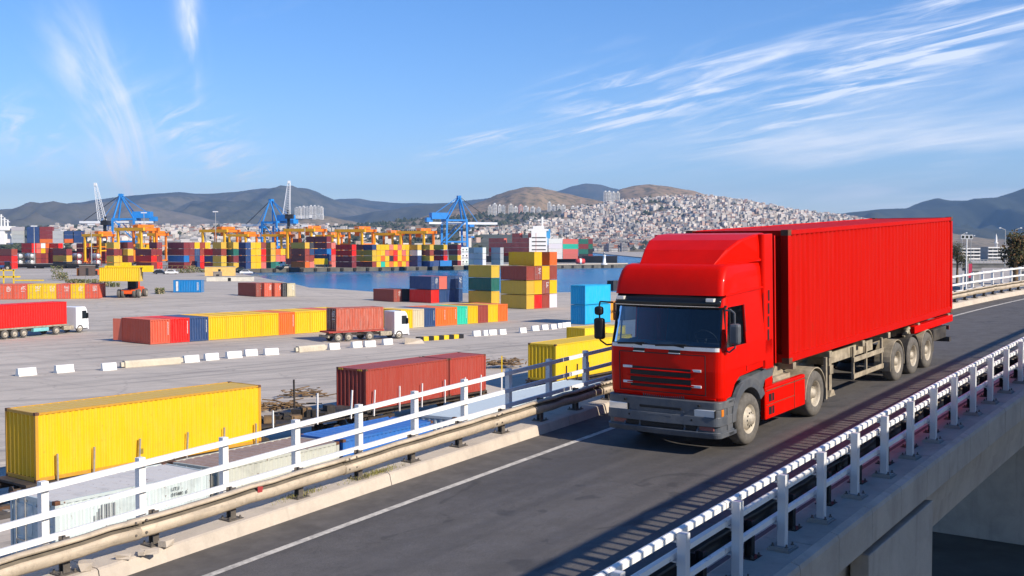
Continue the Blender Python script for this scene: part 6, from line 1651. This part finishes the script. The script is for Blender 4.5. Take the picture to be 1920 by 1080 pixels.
def hill(name, D, pts, front, back, zfoot, mat, rough, seed, nx=150, ny=46, power=1.15):
    """ridge through photo pixels at distance D; slopes run down towards and away from the camera"""
    xs = [(px - 960) / FPX * D for px, _ in pts]; zs = [CZ + (HY - py) * D / FPX for _, py in pts]

    def ridge(x):
        if x <= xs[0]: return zs[0]
        for i in range(len(xs) - 1):
            if x <= xs[i + 1]: t = (x - xs[i]) / (xs[i + 1] - xs[i]); t = t * t * (3 - 2 * t) * .5 + t * .5; return zs[i] + (zs[i + 1] - zs[i]) * t
        return zs[-1]

    def height(x, y):
        r = ridge(x); s = (y - (D - front)) / front if y <= D else 1 - (y - D) / back
        s = max(0.0, min(1.0, s)); p = s ** power; n = fbm(x, y, 1 / rough[0], seed) * rough[1] * (s * (1 - s) * 3.4 + .04)
        gul = abs(fbm(x, y * .25, 1 / (rough[0] * .45), seed + 4)) * rough[1] * .8 * s * (1 - s) * 3
        return zfoot + (r - zfoot) * p + n * 1 - gul
    mb = MB(); rows = []
    for j in range(ny):
        t = j / (ny - 1); y = D - front + (front * t / .72 if t < .72 else front + back * (t - .72) / .28); rows.append([(x, y, height(x, y)) for x in [xs[0] + (xs[-1] - xs[0]) * i / (nx - 1) for i in range(nx)]])
    mb.sheet(rows, 0, True); o = struct(build(mb, name, mat)); HF[name] = height; return o


hm_blue = hill_mat('far_mountain', ((.05, .06, .045), (.17, .15, .105), (.03, .04, .03)), .0016, .55, (.03, .045, .03))
hm_brown = hill_mat('brown_hill', ((.46, .31, .18), (.30, .20, .12), (.18, .14, .08)), .004, .75, (.07, .075, .035))
hm_city = hill_mat('town_slope', ((.26, .20, .13), (.17, .14, .09), (.28, .22, .15)), .006, .5, (.04, .055, .03))
hm_dark = hill_mat('dark_mountain', ((.04, .05, .035), (.08, .08, .055), (.025, .035, .025)), .0018, .45, (.02, .03, .02))
hm_left = hill_mat('bare_slope', ((.13, .12, .09), (.24, .20, .15), (.07, .075, .06)), .002, .35, (.05, .06, .04))
hill('mountains', 8500, [(-500, 400), (-200, 396), (0, 392), (60, 390), (110, 384), (150, 378), (190, 371), (230, 366), (280, 361), (310, 359), (340, 359), (368, 362), (400, 362), (450, 357), (490, 354), (520, 353), (545, 352), (575, 355), (595, 361), (612, 371), (640, 380), (700, 392), (760, 402), (840, 415), (960, 440)], 3600, 2500, 0, hm_blue, (1100, 300), 1.0)
hill('hills', 6000, [(-500, 420), (-100, 408), (0, 402), (60, 396), (120, 388), (170, 381), (220, 378), (270, 384), (330, 398), (420, 415), (560, 440), (700, 458)], 2200, 1200, 0, hm_left, (700, 150), 2.0)
hill('mountains', 10500, [(520, 420), (600, 378), (640, 371), (675, 370), (700, 374), (760, 379), (800, 380), (840, 378), (900, 372), (950, 365), (1000, 368), (1045, 356), (1075, 347), (1098, 343), (1122, 345), (1150, 353), (1200, 366), (1300, 390), (1500, 430)], 3500, 2500, 0, hm_blue, (1600, 180), 3.0)
hill('hills', 7200, [(560, 440), (640, 408), (720, 396), (780, 385), (840, 380), (880, 384), (940, 395), (1040, 415), (1200, 440)], 2300, 1200, 0, hm_blue, (1100, 90), 3.6)
hill('hills', 4600, [(640, 450), (760, 418), (830, 400), (872, 388), (905, 377), (935, 364), (960, 356), (985, 350), (1008, 350), (1030, 355), (1060, 362), (1100, 371), (1135, 378), (1145, 366), (1165, 353), (1190, 347), (1215, 345), (1240, 348), (1290, 356), (1340, 370), (1420, 392), (1520, 420), (1620, 440)], 1300, 900, 0, hm_brown, (420, 55), 5.0, 200, 50)
hill('hill', 3500, [(380, 458), (500, 446), (600, 430), (680, 420), (760, 412), (830, 407), (880, 402), (930, 400), (1000, 395), (1060, 392), (1110, 388), (1150, 380), (1200, 374), (1260, 370), (1310, 370), (1370, 376), (1430, 387), (1490, 398), (1550, 406), (1620, 418), (1720, 436), (1850, 452), (2000, 458)], 1330, 900, -1.5, hm_city, (330, 26), 6.0, 220, 60, 1.0)
hill('mountain', 6500, [(1380, 440), (1470, 412), (1520, 405), (1560, 402), (1610, 396), (1650, 392), (1690, 391), (1720, 393), (1765, 388), (1790, 384), (1808, 375), (1820, 371), (1850, 370), (1880, 368), (1900, 359), (1920, 350), (1990, 325), (2080, 308), (2250, 300), (2600, 330)], 2600, 2500, 0, hm_dark, (1000, 200), 7.0, 170, 50)
CITY = HF['hill']
hill('hills', 4150, [(440, 440), (510, 418), (548, 406), (580, 403), (612, 404), (650, 412), (720, 428), (800, 445)], 700, 600, 0, hm_city, (300, 20), 8.0, 80, 30)

# ---- houses
hc = []
def house_mat():
    t = NT('house_render'); g = t.N.new('ShaderNodeNewGeometry'); cr = t.N.new('ShaderNodeValToRGB'); el = cr.color_ramp.elements
    for e, (p_, c_) in zip([el[0], el[1]] + [el.new(.2), el.new(.35), el.new(.5), el.new(.62), el.new(.75), el.new(.88)], ((0, (.60, .55, .49)), (1, (.38, .34, .30)), (.2, (.46, .41, .35)), (.35, (.68, .61, .53)), (.5, (.27, .24, .21)), (.62, (.50, .36, .29)), (.75, (.52, .48, .43)), (.88, (.32, .32, .31)))): e.position = p_; e.color = (*c_, 1)
    cr.color_ramp.interpolation = 'CONSTANT'
    t.link(g.outputs['Random Per Island'], cr.inputs[0])
    # floors and openings as fine dark marks on the walls, red tiles on some roofs
    sx = t.N.new('ShaderNodeSeparateXYZ'); t.link(g.outputs['Normal'], sx.inputs[0]); flat = t.math('GREATER_THAN', sx.outputs[2], .5)
    br = t.N.new('ShaderNodeTexBrick'); br.inputs['Scale'].default_value = .32; br.inputs['Mortar Size'].default_value = .12; br.inputs['Color1'].default_value = (0, 0, 0, 1); br.inputs['Color2'].default_value = (0, 0, 0, 1); br.inputs['Mortar'].default_value = (1, 1, 1, 1)
    ps = t.N.new('ShaderNodeSeparateXYZ'); t.link(g.outputs['Position'], ps.inputs[0]); cb = t.N.new('ShaderNodeCombineXYZ'); t.link(t.math('ADD', ps.outputs[0], ps.outputs[1]), cb.inputs[0]); t.link(ps.outputs[2], cb.inputs[1]); t.link(cb.outputs[0], br.inputs['Vector'])
    win = t.math('MULTIPLY', t.math('SUBTRACT', 1.0, br.outputs['Fac']), .62); win = t.math('MULTIPLY', win, t.math('SUBTRACT', 1.0, flat))
    c = t.mix(win, cr.outputs[0], (.06, .06, .07)); rf = t.math('MULTIPLY', flat, t.math('GREATER_THAN', t.math('FRACT', t.math('MULTIPLY', g.outputs['Random Per Island'], 37.0), 0.0), .72))
    c = t.mix(rf, c, (.30, .15, .10)); return t.done(c, .9)


M['house'] = house_mat()


def house_geo(mb, x, y, z, w_, d_, h, a, gable):
    ca, sa = cos(a), sin(a)
    def P(u, v, k): return (x + u * ca - v * sa, y + u * sa + v * ca, z + k)
    vs = [P(-w_, -d_, -6), P(w_, -d_, -6), P(w_, d_, -6), P(-w_, d_, -6), P(-w_, -d_, h), P(w_, -d_, h), P(w_, d_, h), P(-w_, d_, h)]
    fs = [(0, 1, 5, 4), (1, 2, 6, 5), (2, 3, 7, 6), (3, 0, 4, 7)]
    if gable: vs += [P(-w_, 0, h + d_ * .45), P(w_, 0, h + d_ * .45)]; fs += [(4, 5, 9, 8), (6, 7, 8, 9), (5, 6, 9), (7, 4, 8)]
    else: fs += [(4, 5, 6, 7)]
    mb.add(vs, fs)


rnd = random.Random(21); spots = []
def town_density(px, y):
    # px: photo column of the spot, y: distance
    if px < 900: return .0
    up = (y - 2180) / 1300
    top = .55 + .42 * smooth((px - 960) / 160) if px < 1160 else .99
    if up > top: return 0
    if 905 < px < 1000 and up < .45: return .55
    return 1.0


tries = 0
while len(spots) < 11000 and tries < 120000:
    tries += 1; y = 2185 + 1330 * rnd.random() ** .95; px = rnd.uniform(880, 1625); x = (px - 960) / FPX * y
    if rnd.random() > town_density(px, y): continue
    q = fbm(x, y, 1 / 160, 9.0)
    if q < -.42: continue
    spots.append((x, y, px))
spots.sort(key=lambda s: s[1])
mesh_kinds = []
for k in range(10):
    mb = MB(); r2 = random.Random(k); house_geo(mb, 0, 0, 0, r2.uniform(4, 8), r2.uniform(4, 7), r2.choice((6, 9, 9, 12, 15)), 0, k % 3 == 0); mesh_kinds.append(mb.mesh('house', M['house']))
near_sp = [s for s in spots if 1040 < s[2] < 1215]; indiv = near_sp[:140] + [s for s in near_sp[140:] if rnd.random() < .12][:110]
iset = set(id(s) for s in indiv)
hmats = []
for k, (c_, nm) in enumerate((((.66, .64, .61), 'white'), ((.50, .46, .40), 'cream'), ((.55, .40, .34), 'pink'), ((.34, .32, .31), 'grey'))):
    hmats.append((simple('render_' + nm, c_, .9, 0, .15, .3), nm))
hk = []
for k in range(8):
    r2 = random.Random(40 + k); w_, d_, h = r2.uniform(4.5, 8), r2.uniform(4.5, 7), r2.choice((6, 9, 12, 15)); body = MB(); body.box(-w_, w_, -d_, d_, -5, h); roof = MB(); gab = k % 3 == 0
    if gab: roof.prism([(-d_ - .4, h), (d_ + .4, h), (0, h + d_ * .5)], 'x', -w_ - .3, w_ + .3)
    else: roof.box(-w_ - .2, w_ + .2, -d_ - .2, d_ + .2, h, h + .7); roof.box(-1.5, 1.5, -1.5, 1.5, h + .7, h + 2.6)
    wn = MB()
    for fl in range(int(h / 3)):
        for q in range(-2, 3): wn.box(q * w_ * .38 - .8, q * w_ * .38 + .8, -d_ - .08, -d_ + .02, fl * 3 + .9, fl * 3 + 2.3)
    hk.append((body.mesh('wall', hmats[k % 4][0]), roof.mesh('roof', M['conc_grey'] if not gab else simple('roof_tile_%d' % k, (.36, .15, .08), .9)), wn.mesh('windows', M['glassdark']), hmats[k % 4][1], gab))
for s in indiv:
    k = rnd.randrange(8); x, y, px = s; z = CITY(x, y); h = put('house', hk[k][0], None, (x, y, z), rnd.uniform(-.5, .5)); put('roof', hk[k][1], h)
    wo = put('windows', hk[k][2], h); wo['kind'] = 'stuff'
    tag(h, '%s %s house in the dense hillside town above the shore' % (hk[k][3], 'tile-roofed' if hk[k][4] else 'flat-roofed'), 'house', 'houses of the hillside town')
mb = MB()
for s in spots:
    if id(s) in iset: continue
    x, y, px = s; house_geo(mb, x, y, CITY(x, y), rnd.uniform(2.5, 5.2), rnd.uniform(2.5, 4.6), rnd.choice((4, 5, 7, 9, 12)), rnd.uniform(-.6, .6), rnd.random() < .3)
hs_ = build(mb, 'houses', M['house']); hs_['kind'] = 'stuff'; hs_['label'] = 'mass of small pale houses covering the hillside behind the bay'; hs_['category'] = 'houses'
# scattered town at the foot of the left mountains, with trees
mb = MB(); tb = MB(); H2 = None
for _ in range(1500):
    y = rnd.uniform(1250, 3800); px = rnd.choice((rnd.uniform(95, 480), rnd.uniform(180, 660), rnd.uniform(540, 900))); x = (px - 960) / FPX * y
    z = 1.6 + max(0, (y - 1300)) * .030
    if px > 620 and rnd.random() < .75: continue
    house_geo(mb, x, y, z, rnd.uniform(3.5, 8), rnd.uniform(4, 7), rnd.choice((6, 8, 10, 13)), rnd.uniform(-.6, .6), rnd.random() < .4)
hs2 = build(mb, 'houses', M['house']); hs2['kind'] = 'stuff'; hs2['label'] = 'scattered pale houses at the foot of the long mountain'; hs2['category'] = 'houses'
# land under it
mbl = MB(); mbl.sheet([[(x, y, 1.2 + max(0, (y - 1300)) * .030 + fbm(x, y, .004, 3) * 5) for x in range(-4200, 61, 60)] for y in range(1250, 4300, 60)], 0, True); struct(build(mbl, 'land', hill_mat('lowland', ((.10, .10, .06), (.16, .14, .09), (.07, .08, .05)), .006, .6)))
# trees of the lowland, one far wood
M['leaf_far'] = simple('far_leaf', (.035, .05, .022), .95, 0, .5, .1, 'World'); M['leaf_olive'] = simple('olive_leaf', (.08, .085, .045), .95, 0, .5, .1, 'World')
tb = MB()
for _ in range(2600):
    y = rnd.uniform(1150, 3600); px = rnd.uniform(-60, 900); x = (px - 960) / FPX * y; z = 1.2 + max(0, (y - 1300)) * .030; r = rnd.uniform(4, 9); h = rnd.uniform(6, 13); n = 5; st = rnd.uniform(0, 6)
    if fbm(x, y, 1 / 250, 2) < -.1: continue
    for q in range(3):
        cx, cy, cz = x + rnd.uniform(-r, r) * .5, y + rnd.uniform(-r, r) * .5, z + h * rnd.uniform(.45, .8); rr_ = r * rnd.uniform(.45, .75)
        ring_ = [(cx + rr_ * cos(st + 2 * pi * i / n) * rnd.uniform(.7, 1.2), cy + rr_ * sin(st + 2 * pi * i / n), cz + rnd.uniform(-1, 1)) for i in range(n)]
        tb.add(ring_ + [(cx, cy, cz + rr_ * .8), (cx, cy, cz - rr_)], [(i, (i + 1) % n, n) for i in range(n)] + [((i + 1) % n, i, n + 1) for i in range(n)], rnd.randrange(2))
wd = build(tb, 'trees', [M['leaf_far'], M['leaf_olive']]); wd['kind'] = 'stuff'; wd['label'] = 'far dark trees and olive scrub on the low land before the mountains'; wd['category'] = 'trees'
tb = MB()
for _ in range(2600):
    y = rnd.uniform(2200, 3500); px = rnd.choice((rnd.uniform(640, 1250), rnd.uniform(640, 1250), rnd.uniform(1200, 1600))); x = (px - 960) / FPX * y
    if px > 1000 and rnd.random() < .6: continue
    z = CITY(x, y); r = rnd.uniform(4, 10); n = 5; ring_ = [(x + r * cos(2 * pi * i / n) * rnd.uniform(.7, 1.2), y + r * sin(2 * pi * i / n), z + 1.5 + rnd.uniform(-1, 1)) for i in range(n)]
    tb.add(ring_ + [(x, y, z + 4 + r * .8), (x, y, z - 1)], [(i, (i + 1) % n, n) for i in range(n)], rnd.randrange(2))
wd = build(tb, 'trees', [M['leaf_far'], M['leaf_olive']]); wd['kind'] = 'stuff'; wd['label'] = 'dark scrub and trees on the slope below the tower blocks'; wd['category'] = 'trees'

# ---- tower blocks
tw_m = [simple('tower_white', (.72, .71, .68), .9, 0, .08, .2), simple('tower_cream', (.64, .60, .53), .9, 0, .08, .2), simple('tower_grey', (.50, .51, .50), .9, 0, .08, .2), simple('tower_red', (.60, .32, .25), .9, 0, .08, .2)]
def tower(px, yb, yt, wpx, d_, k, label):
    x = (px - 960) / FPX * d_; z0 = CZ + (HY - yb) * d_ / FPX; h = (yb - yt) * 1.15 * d_ / FPX; w_ = wpx * 1.12 * d_ / FPX / 2
    t = tag(empty('tower_block', (x, d_, z0), rnd.uniform(-.2, .2)), label, 'building', 'tower blocks above the town'); build(MB().box(-w_, w_, -w_, w_, -12, h), 'wall', tw_m[k], t); build(MB().box(-w_ * .4, w_ * .4, -w_ * .4, w_ * .4, h, h + 4), 'roof_house', tw_m[k], t)
    nf = max(4, int(h / 4)); mb = MB()
    for f in range(nf):
        for q in (-.62, 0, .62): mb.box((q - .2) * w_, (q + .2) * w_, -w_ - .15, -w_ + .1, f * h / nf + 1.2, f * h / nf + h / nf * .72); mb.box(-w_ - .15, -w_ + .1, (q - .2) * w_, (q + .2) * w_, f * h / nf + 1.2, f * h / nf + h / nf * .72)
    o_ = build(mb, 'windows', M['glassdark'], t); o_['kind'] = 'stuff'
    mb = MB()
    for q in (-.31, .31): mb.box((q - .07) * w_, (q + .07) * w_, -w_ - .9, -w_ - .05, 0, h - 1)
    build(mb, 'balcony_column', tw_m[(k + 1) % 3], t)


TL = [(919, 412, 390, 7, 1), (928, 412, 387, 7, 0), (937, 411, 389, 6, 0), (944, 411, 390, 6, 2), (958, 412, 388, 8, 1), (967, 411, 392, 7, 0), (976, 411, 389, 7, 3), (986, 410, 391, 8, 0), (999, 410, 392, 7, 0), (1010, 410, 393, 7, 2), (1030, 406, 384, 6, 0), (1038, 407, 389, 7, 0), (1047, 407, 388, 7, 1), (1056, 407, 389, 7, 0), (1074, 409, 391, 7, 0), (1083, 409, 391, 7, 0), (1092, 409, 392, 7, 1), (1100, 409, 394, 6, 0),
      (1135, 381, 363, 6, 0), (1142, 381, 363, 6, 0), (1150, 381, 364, 6, 0), (1158, 381, 364, 6, 1)]
for i, (px, yb, yt, w_, k) in enumerate(TL): tower(px, yb, yt, w_, 3420 if px < 1120 else 3440, k, '%s tower block, %s along the row above the hillside town' % (['white', 'cream', 'grey', 'pale red'][k], ORD[i + 1]))
TL2 = [(557, 404, 392, 6, 2), (563, 404, 391, 6, 0), (570, 404, 390, 6, 0), (577, 404, 391, 6, 2), (584, 403, 389, 6, 0), (591, 403, 389, 6, 0), (598, 402, 389, 6, 2), (604, 402, 391, 5, 0), (590, 416, 404, 6, 0), (597, 416, 405, 6, 1), (604, 416, 404, 6, 0)]
for i, (px, yb, yt, w_, k) in enumerate(TL2): tower(px, yb, yt, w_, 4080, k, '%s tower block, %s in the cluster below the dark mountain' % (['white', 'cream', 'grey'][k], ORD[i + 1]))

# ============================================================ beyond the bridge on the right
D2 = 330.0; M['conc_old'] = simple('old_bridge_concrete', (.17, .165, .155), .9, 0, .3, .5)
fbr = tag(empty('far_bridge', ((1835 - 960) / FPX * D2, D2, 0), -.08), 'low grey road bridge on piers crossing behind the lorry', 'bridge')
zt = CZ + (HY - 494) * D2 / FPX
build(MB().box(-26, 60, -4, 4, zt - 1.2, zt), 'deck', M['conc_old'], fbr); build(MB().box(-26, 60, -4.2, -3.8, zt - .2, zt + .15), 'kerb_beam', M['conc_old'], fbr)
for i in range(60): build(MB().box(-26 + i * 1.0, -25.8 + i * 1.0, -4.1, -3.95, zt + .15, zt + 1.1), 'baluster', M['galv'], fbr)
build(MB().box(-26, 60, -4.12, -3.93, zt + 1.1, zt + 1.22), 'handrail', M['galv'], fbr)
for x in (-16, -2, 12, 26): build(MB().box(x - 1.1, x + 1.1, -3, 3, -1, zt - 1.2), 'pier', M['conc_grey'], fbr); build(MB().box(x - 1.6, x + 1.6, -3.8, 3.8, zt - 2.2, zt - 1.21), 'pier_head', M['conc_grey'], fbr)
def lampst(px, top, base, d_, arm, label):
    x = (px - 960) / FPX * d_; z1 = CZ + (HY - top) * d_ / FPX; z0 = CZ + (HY - base) * d_ / FPX; l_ = tag(empty('street_lamp', (x, d_, z0)), label, 'lamp', 'street lamps beyond the bridge'); h = z1 - z0; build(MB().tube((0, 0, 0), (0, 0, h), .14, 8, .08), 'pole', M['galv'], l_); build(MB().bar((0, 0, h), (arm, 0, h + .5), .12, .12), 'arm', M['galv'], l_); build(MB().box(*sorted((arm, arm * 1.45)), -.18, .18, h + .4, h + .62), 'lamp_head', M['white_boom'], l_)


lampst(1884, 431, 500, 300, -1.2, 'slender street lamp with its head turned towards the lorry'); lampst(1903, 431, 500, 310, 1.2, 'slender street lamp above the brown tree'); lampst(1803, 440, 505, 320, 1.0, 'thin street lamp nearest the container corner'); lampst(1820, 445, 505, 340, .8, 'thin street lamp behind the floodlight mast')
d_ = 190.0; x = (1812 - 960) / FPX * d_; fm_ = tag(empty('floodlight_mast', (x, d_, 0)), 'white floodlight mast with a square lamp frame behind the lorry', 'lamp'); ztop_ = CZ + (HY - 447) * d_ / FPX
build(MB().tube((0, 0, 0), (0, 0, ztop_), .16, 8, .1), 'pole', M['white'], fm_)
for q in (-.7, .0, .7): build(MB().box(q - .3, q + .3, -.1, .1, ztop_ - .1, ztop_ + .6), 'floodlight', M['white_boom'], fm_); build(MB().box(q - .22, q + .22, -.12, -.1, ztop_, ztop_ + .5), 'lamp_glass', M['glassdark'], fm_)
x = (1815 - 960) / FPX * 150; bn = tag(empty('banner', (x, 150, 0)), 'narrow red banner on a pole below the floodlight mast', 'banner'); z1 = CZ + (HY - 493) * 150 / FPX; build(MB().tube((0, 0, 0), (0, 0, z1), .07, 6), 'pole', M['galv'], bn); build(MB().box(.08, .55, -.02, .02, z1 - 2.0, z1 - .1), 'flag', simple('banner_red', (.45, .03, .08), .7), bn)
def flat_building(px0, px1, yb, yt, d_, floors, label, k=0):
    x0, x1 = (px0 - 960) / FPX * d_, (px1 - 960) / FPX * d_; z0, z1 = CZ + (HY - yb) * d_ / FPX, CZ + (HY - yt) * d_ / FPX; b = tag(empty('office_building', ((x0 + x1) / 2, d_, z0)), label, 'building'); w_ = (x1 - x0) / 2; h = z1 - z0
    build(MB().box(-w_, w_, -6, 8, -15, h), 'wall', M['conc_grey'], b)
    for f in range(floors):
        build(MB().box(-w_ - .3, w_ + .3, -7.2, -5.9, (f + .62) * h / floors, (f + .98) * h / floors), 'floor_slab', tw_m[0], b)
        nwin = max(4, int(w_ / 3))
        for q in range(nwin): xx = -w_ + (q + .5) * 2 * w_ / nwin; build(MB().box(xx - w_ / nwin * .75, xx + w_ / nwin * .75, -6.1, -5.95, (f + .08) * h / floors, (f + .58) * h / floors), 'window', M['glassdark'], b)


flat_building(1796, 1843, 490, 465, 900, 4, 'long pale office building partly behind the container corner'); flat_building(1846, 1882, 488, 463, 860, 4, 'white office block with open floors beside the brown tree')
x = (1867 - 960) / FPX * 950; mt = tag(empty('minaret', (x, 950, 0)), 'slim pale minaret rising behind the office block', 'tower'); zt_ = CZ + (HY - 438) * 950 / FPX; mb = MB(); mb.lathe([(1.3, 0), (1.2, zt_ * .6), (1.7, zt_ * .61), (1.7, zt_ * .65), (.9, zt_ * .66), (.8, zt_ * .85), (.05, zt_)], (0, 0, 0), (0, 0, 1), 10); build(mb, 'shaft', tw_m[0], mt)
mb = MB()
for _ in range(110):
    d_ = rnd.uniform(800, 2000); px = rnd.uniform(1790, 1960); xx = (px - 960) / FPX * d_; house_geo(mb, xx, d_, 0, rnd.uniform(3, 7), rnd.uniform(3, 6), rnd.uniform(3, 7), rnd.uniform(-.6, .6), rnd.random() < .4)
hs3 = build(mb, 'houses', M['house']); hs3['kind'] = 'stuff'; hs3['label'] = 'low pale houses beyond the far bridge'; hs3['category'] = 'houses'


def tree(px, base, d_, r, h, label, seed, mats, n=5200):
    x = (px - 960) / FPX * d_; z0 = CZ + (HY - base) * d_ / FPX; t = tag(empty('tree', (x, d_, z0)), label, 'tree'); r3 = random.Random(seed); mb = MB(); tips = []
    mb.tube((0, 0, -4), (0, 0, h * .35), .32, 8, .22)
    for k in range(9):
        a = r3.uniform(0, 6.28); q = Vector((cos(a) * r * r3.uniform(.3, .7), sin(a) * r * r3.uniform(.3, .7), h * r3.uniform(.18, .9))); mb.tube((0, 0, h * r3.uniform(.15, .35)), q, .14, 6, .04); tips.append(q)
    build(mb, 'trunk', M['wood'], t); mb = MB(); cl = [(q + Vector((r3.gauss(0, .5), r3.gauss(0, .5), r3.gauss(0, .4))), r * r3.uniform(.28, .5)) for q in tips for _ in range(3)]
    for _ in range(n):
        c, rr_ = r3.choice(cl); v = Vector((r3.gauss(0, 1), r3.gauss(0, 1), r3.gauss(0, 1))).normalized() * rr_ * r3.random() ** .4; q = c + v; s_ = r3.uniform(.08, .2); n1 = Vector((r3.gauss(0, 1), r3.gauss(0, 1), r3.gauss(0, 1))).normalized(); n2 = n1.orthogonal().normalized()
        mb.add([q - n1 * s_, q + n2 * s_ * .6, q + n1 * s_, q - n2 * s_ * .6], [(0, 1, 2, 3)], r3.randrange(len(mats)))
    cr_ = build(mb, 'crown', mats, t); cr_['kind'] = 'stuff'


autumn = [simple('autumn_leaf', (.16, .085, .035), .9, 0, .4, 2), simple('olive_tree_leaf', (.10, .09, .03), .9, 0, .4, 2), simple('dark_tree_leaf', (.05, .055, .02), .9, 0, .4, 2)]
tree(1905, 503, 120, 2.4, 3.4, 'bushy brown autumn tree behind the far railing', 3, autumn, 7000); tree(1950, 505, 125, 2.6, 3.6, 'brown autumn tree half out of the frame by the far railing', 5, autumn); tree(1795, 500, 260, 3, 5, 'dark tree just behind the container corner', 6, autumn[1:], 2500)

# ============================================================ the air
hz_m = bpy.data.materials.new('air'); hz_m.use_nodes = True; nt = hz_m.node_tree; nt.nodes.remove(nt.nodes['Principled BSDF']); pv = nt.nodes.new('ShaderNodeVolumePrincipled')
pv.inputs['Density'].default_value = 7e-5; pv.inputs['Color'].default_value = (.36, .62, 1.0, 1); pv.inputs['Anisotropy'].default_value = .2; nt.links.new(pv.outputs[0], nt.nodes['Material Output'].inputs['Volume'])
hb = MB().box(-9500, 9500, -450, 14500, -4.5, 760); hzo = build(hb, 'haze', hz_m); hzo['kind'] = 'stuff'; hzo['label'] = 'thin blue haze lying over bay and mountains'; hzo['category'] = 'haze'
# joined pieces too small to pick apart singly
for o in bpy.data.objects:
    if o.name.split('.')[0] in ('bolts', 'splice_bolts', 'wheel_nuts', 'rail_brackets', 'lacing', 'hoses', 'air_bags', 'stencil', 'hazard_stripes', 'lettering', 'handrail', 'hoist_ropes', 'chords', 'foliage', 'stem', 'door_seam', 'balcony_column'): o['kind'] = 'stuff'
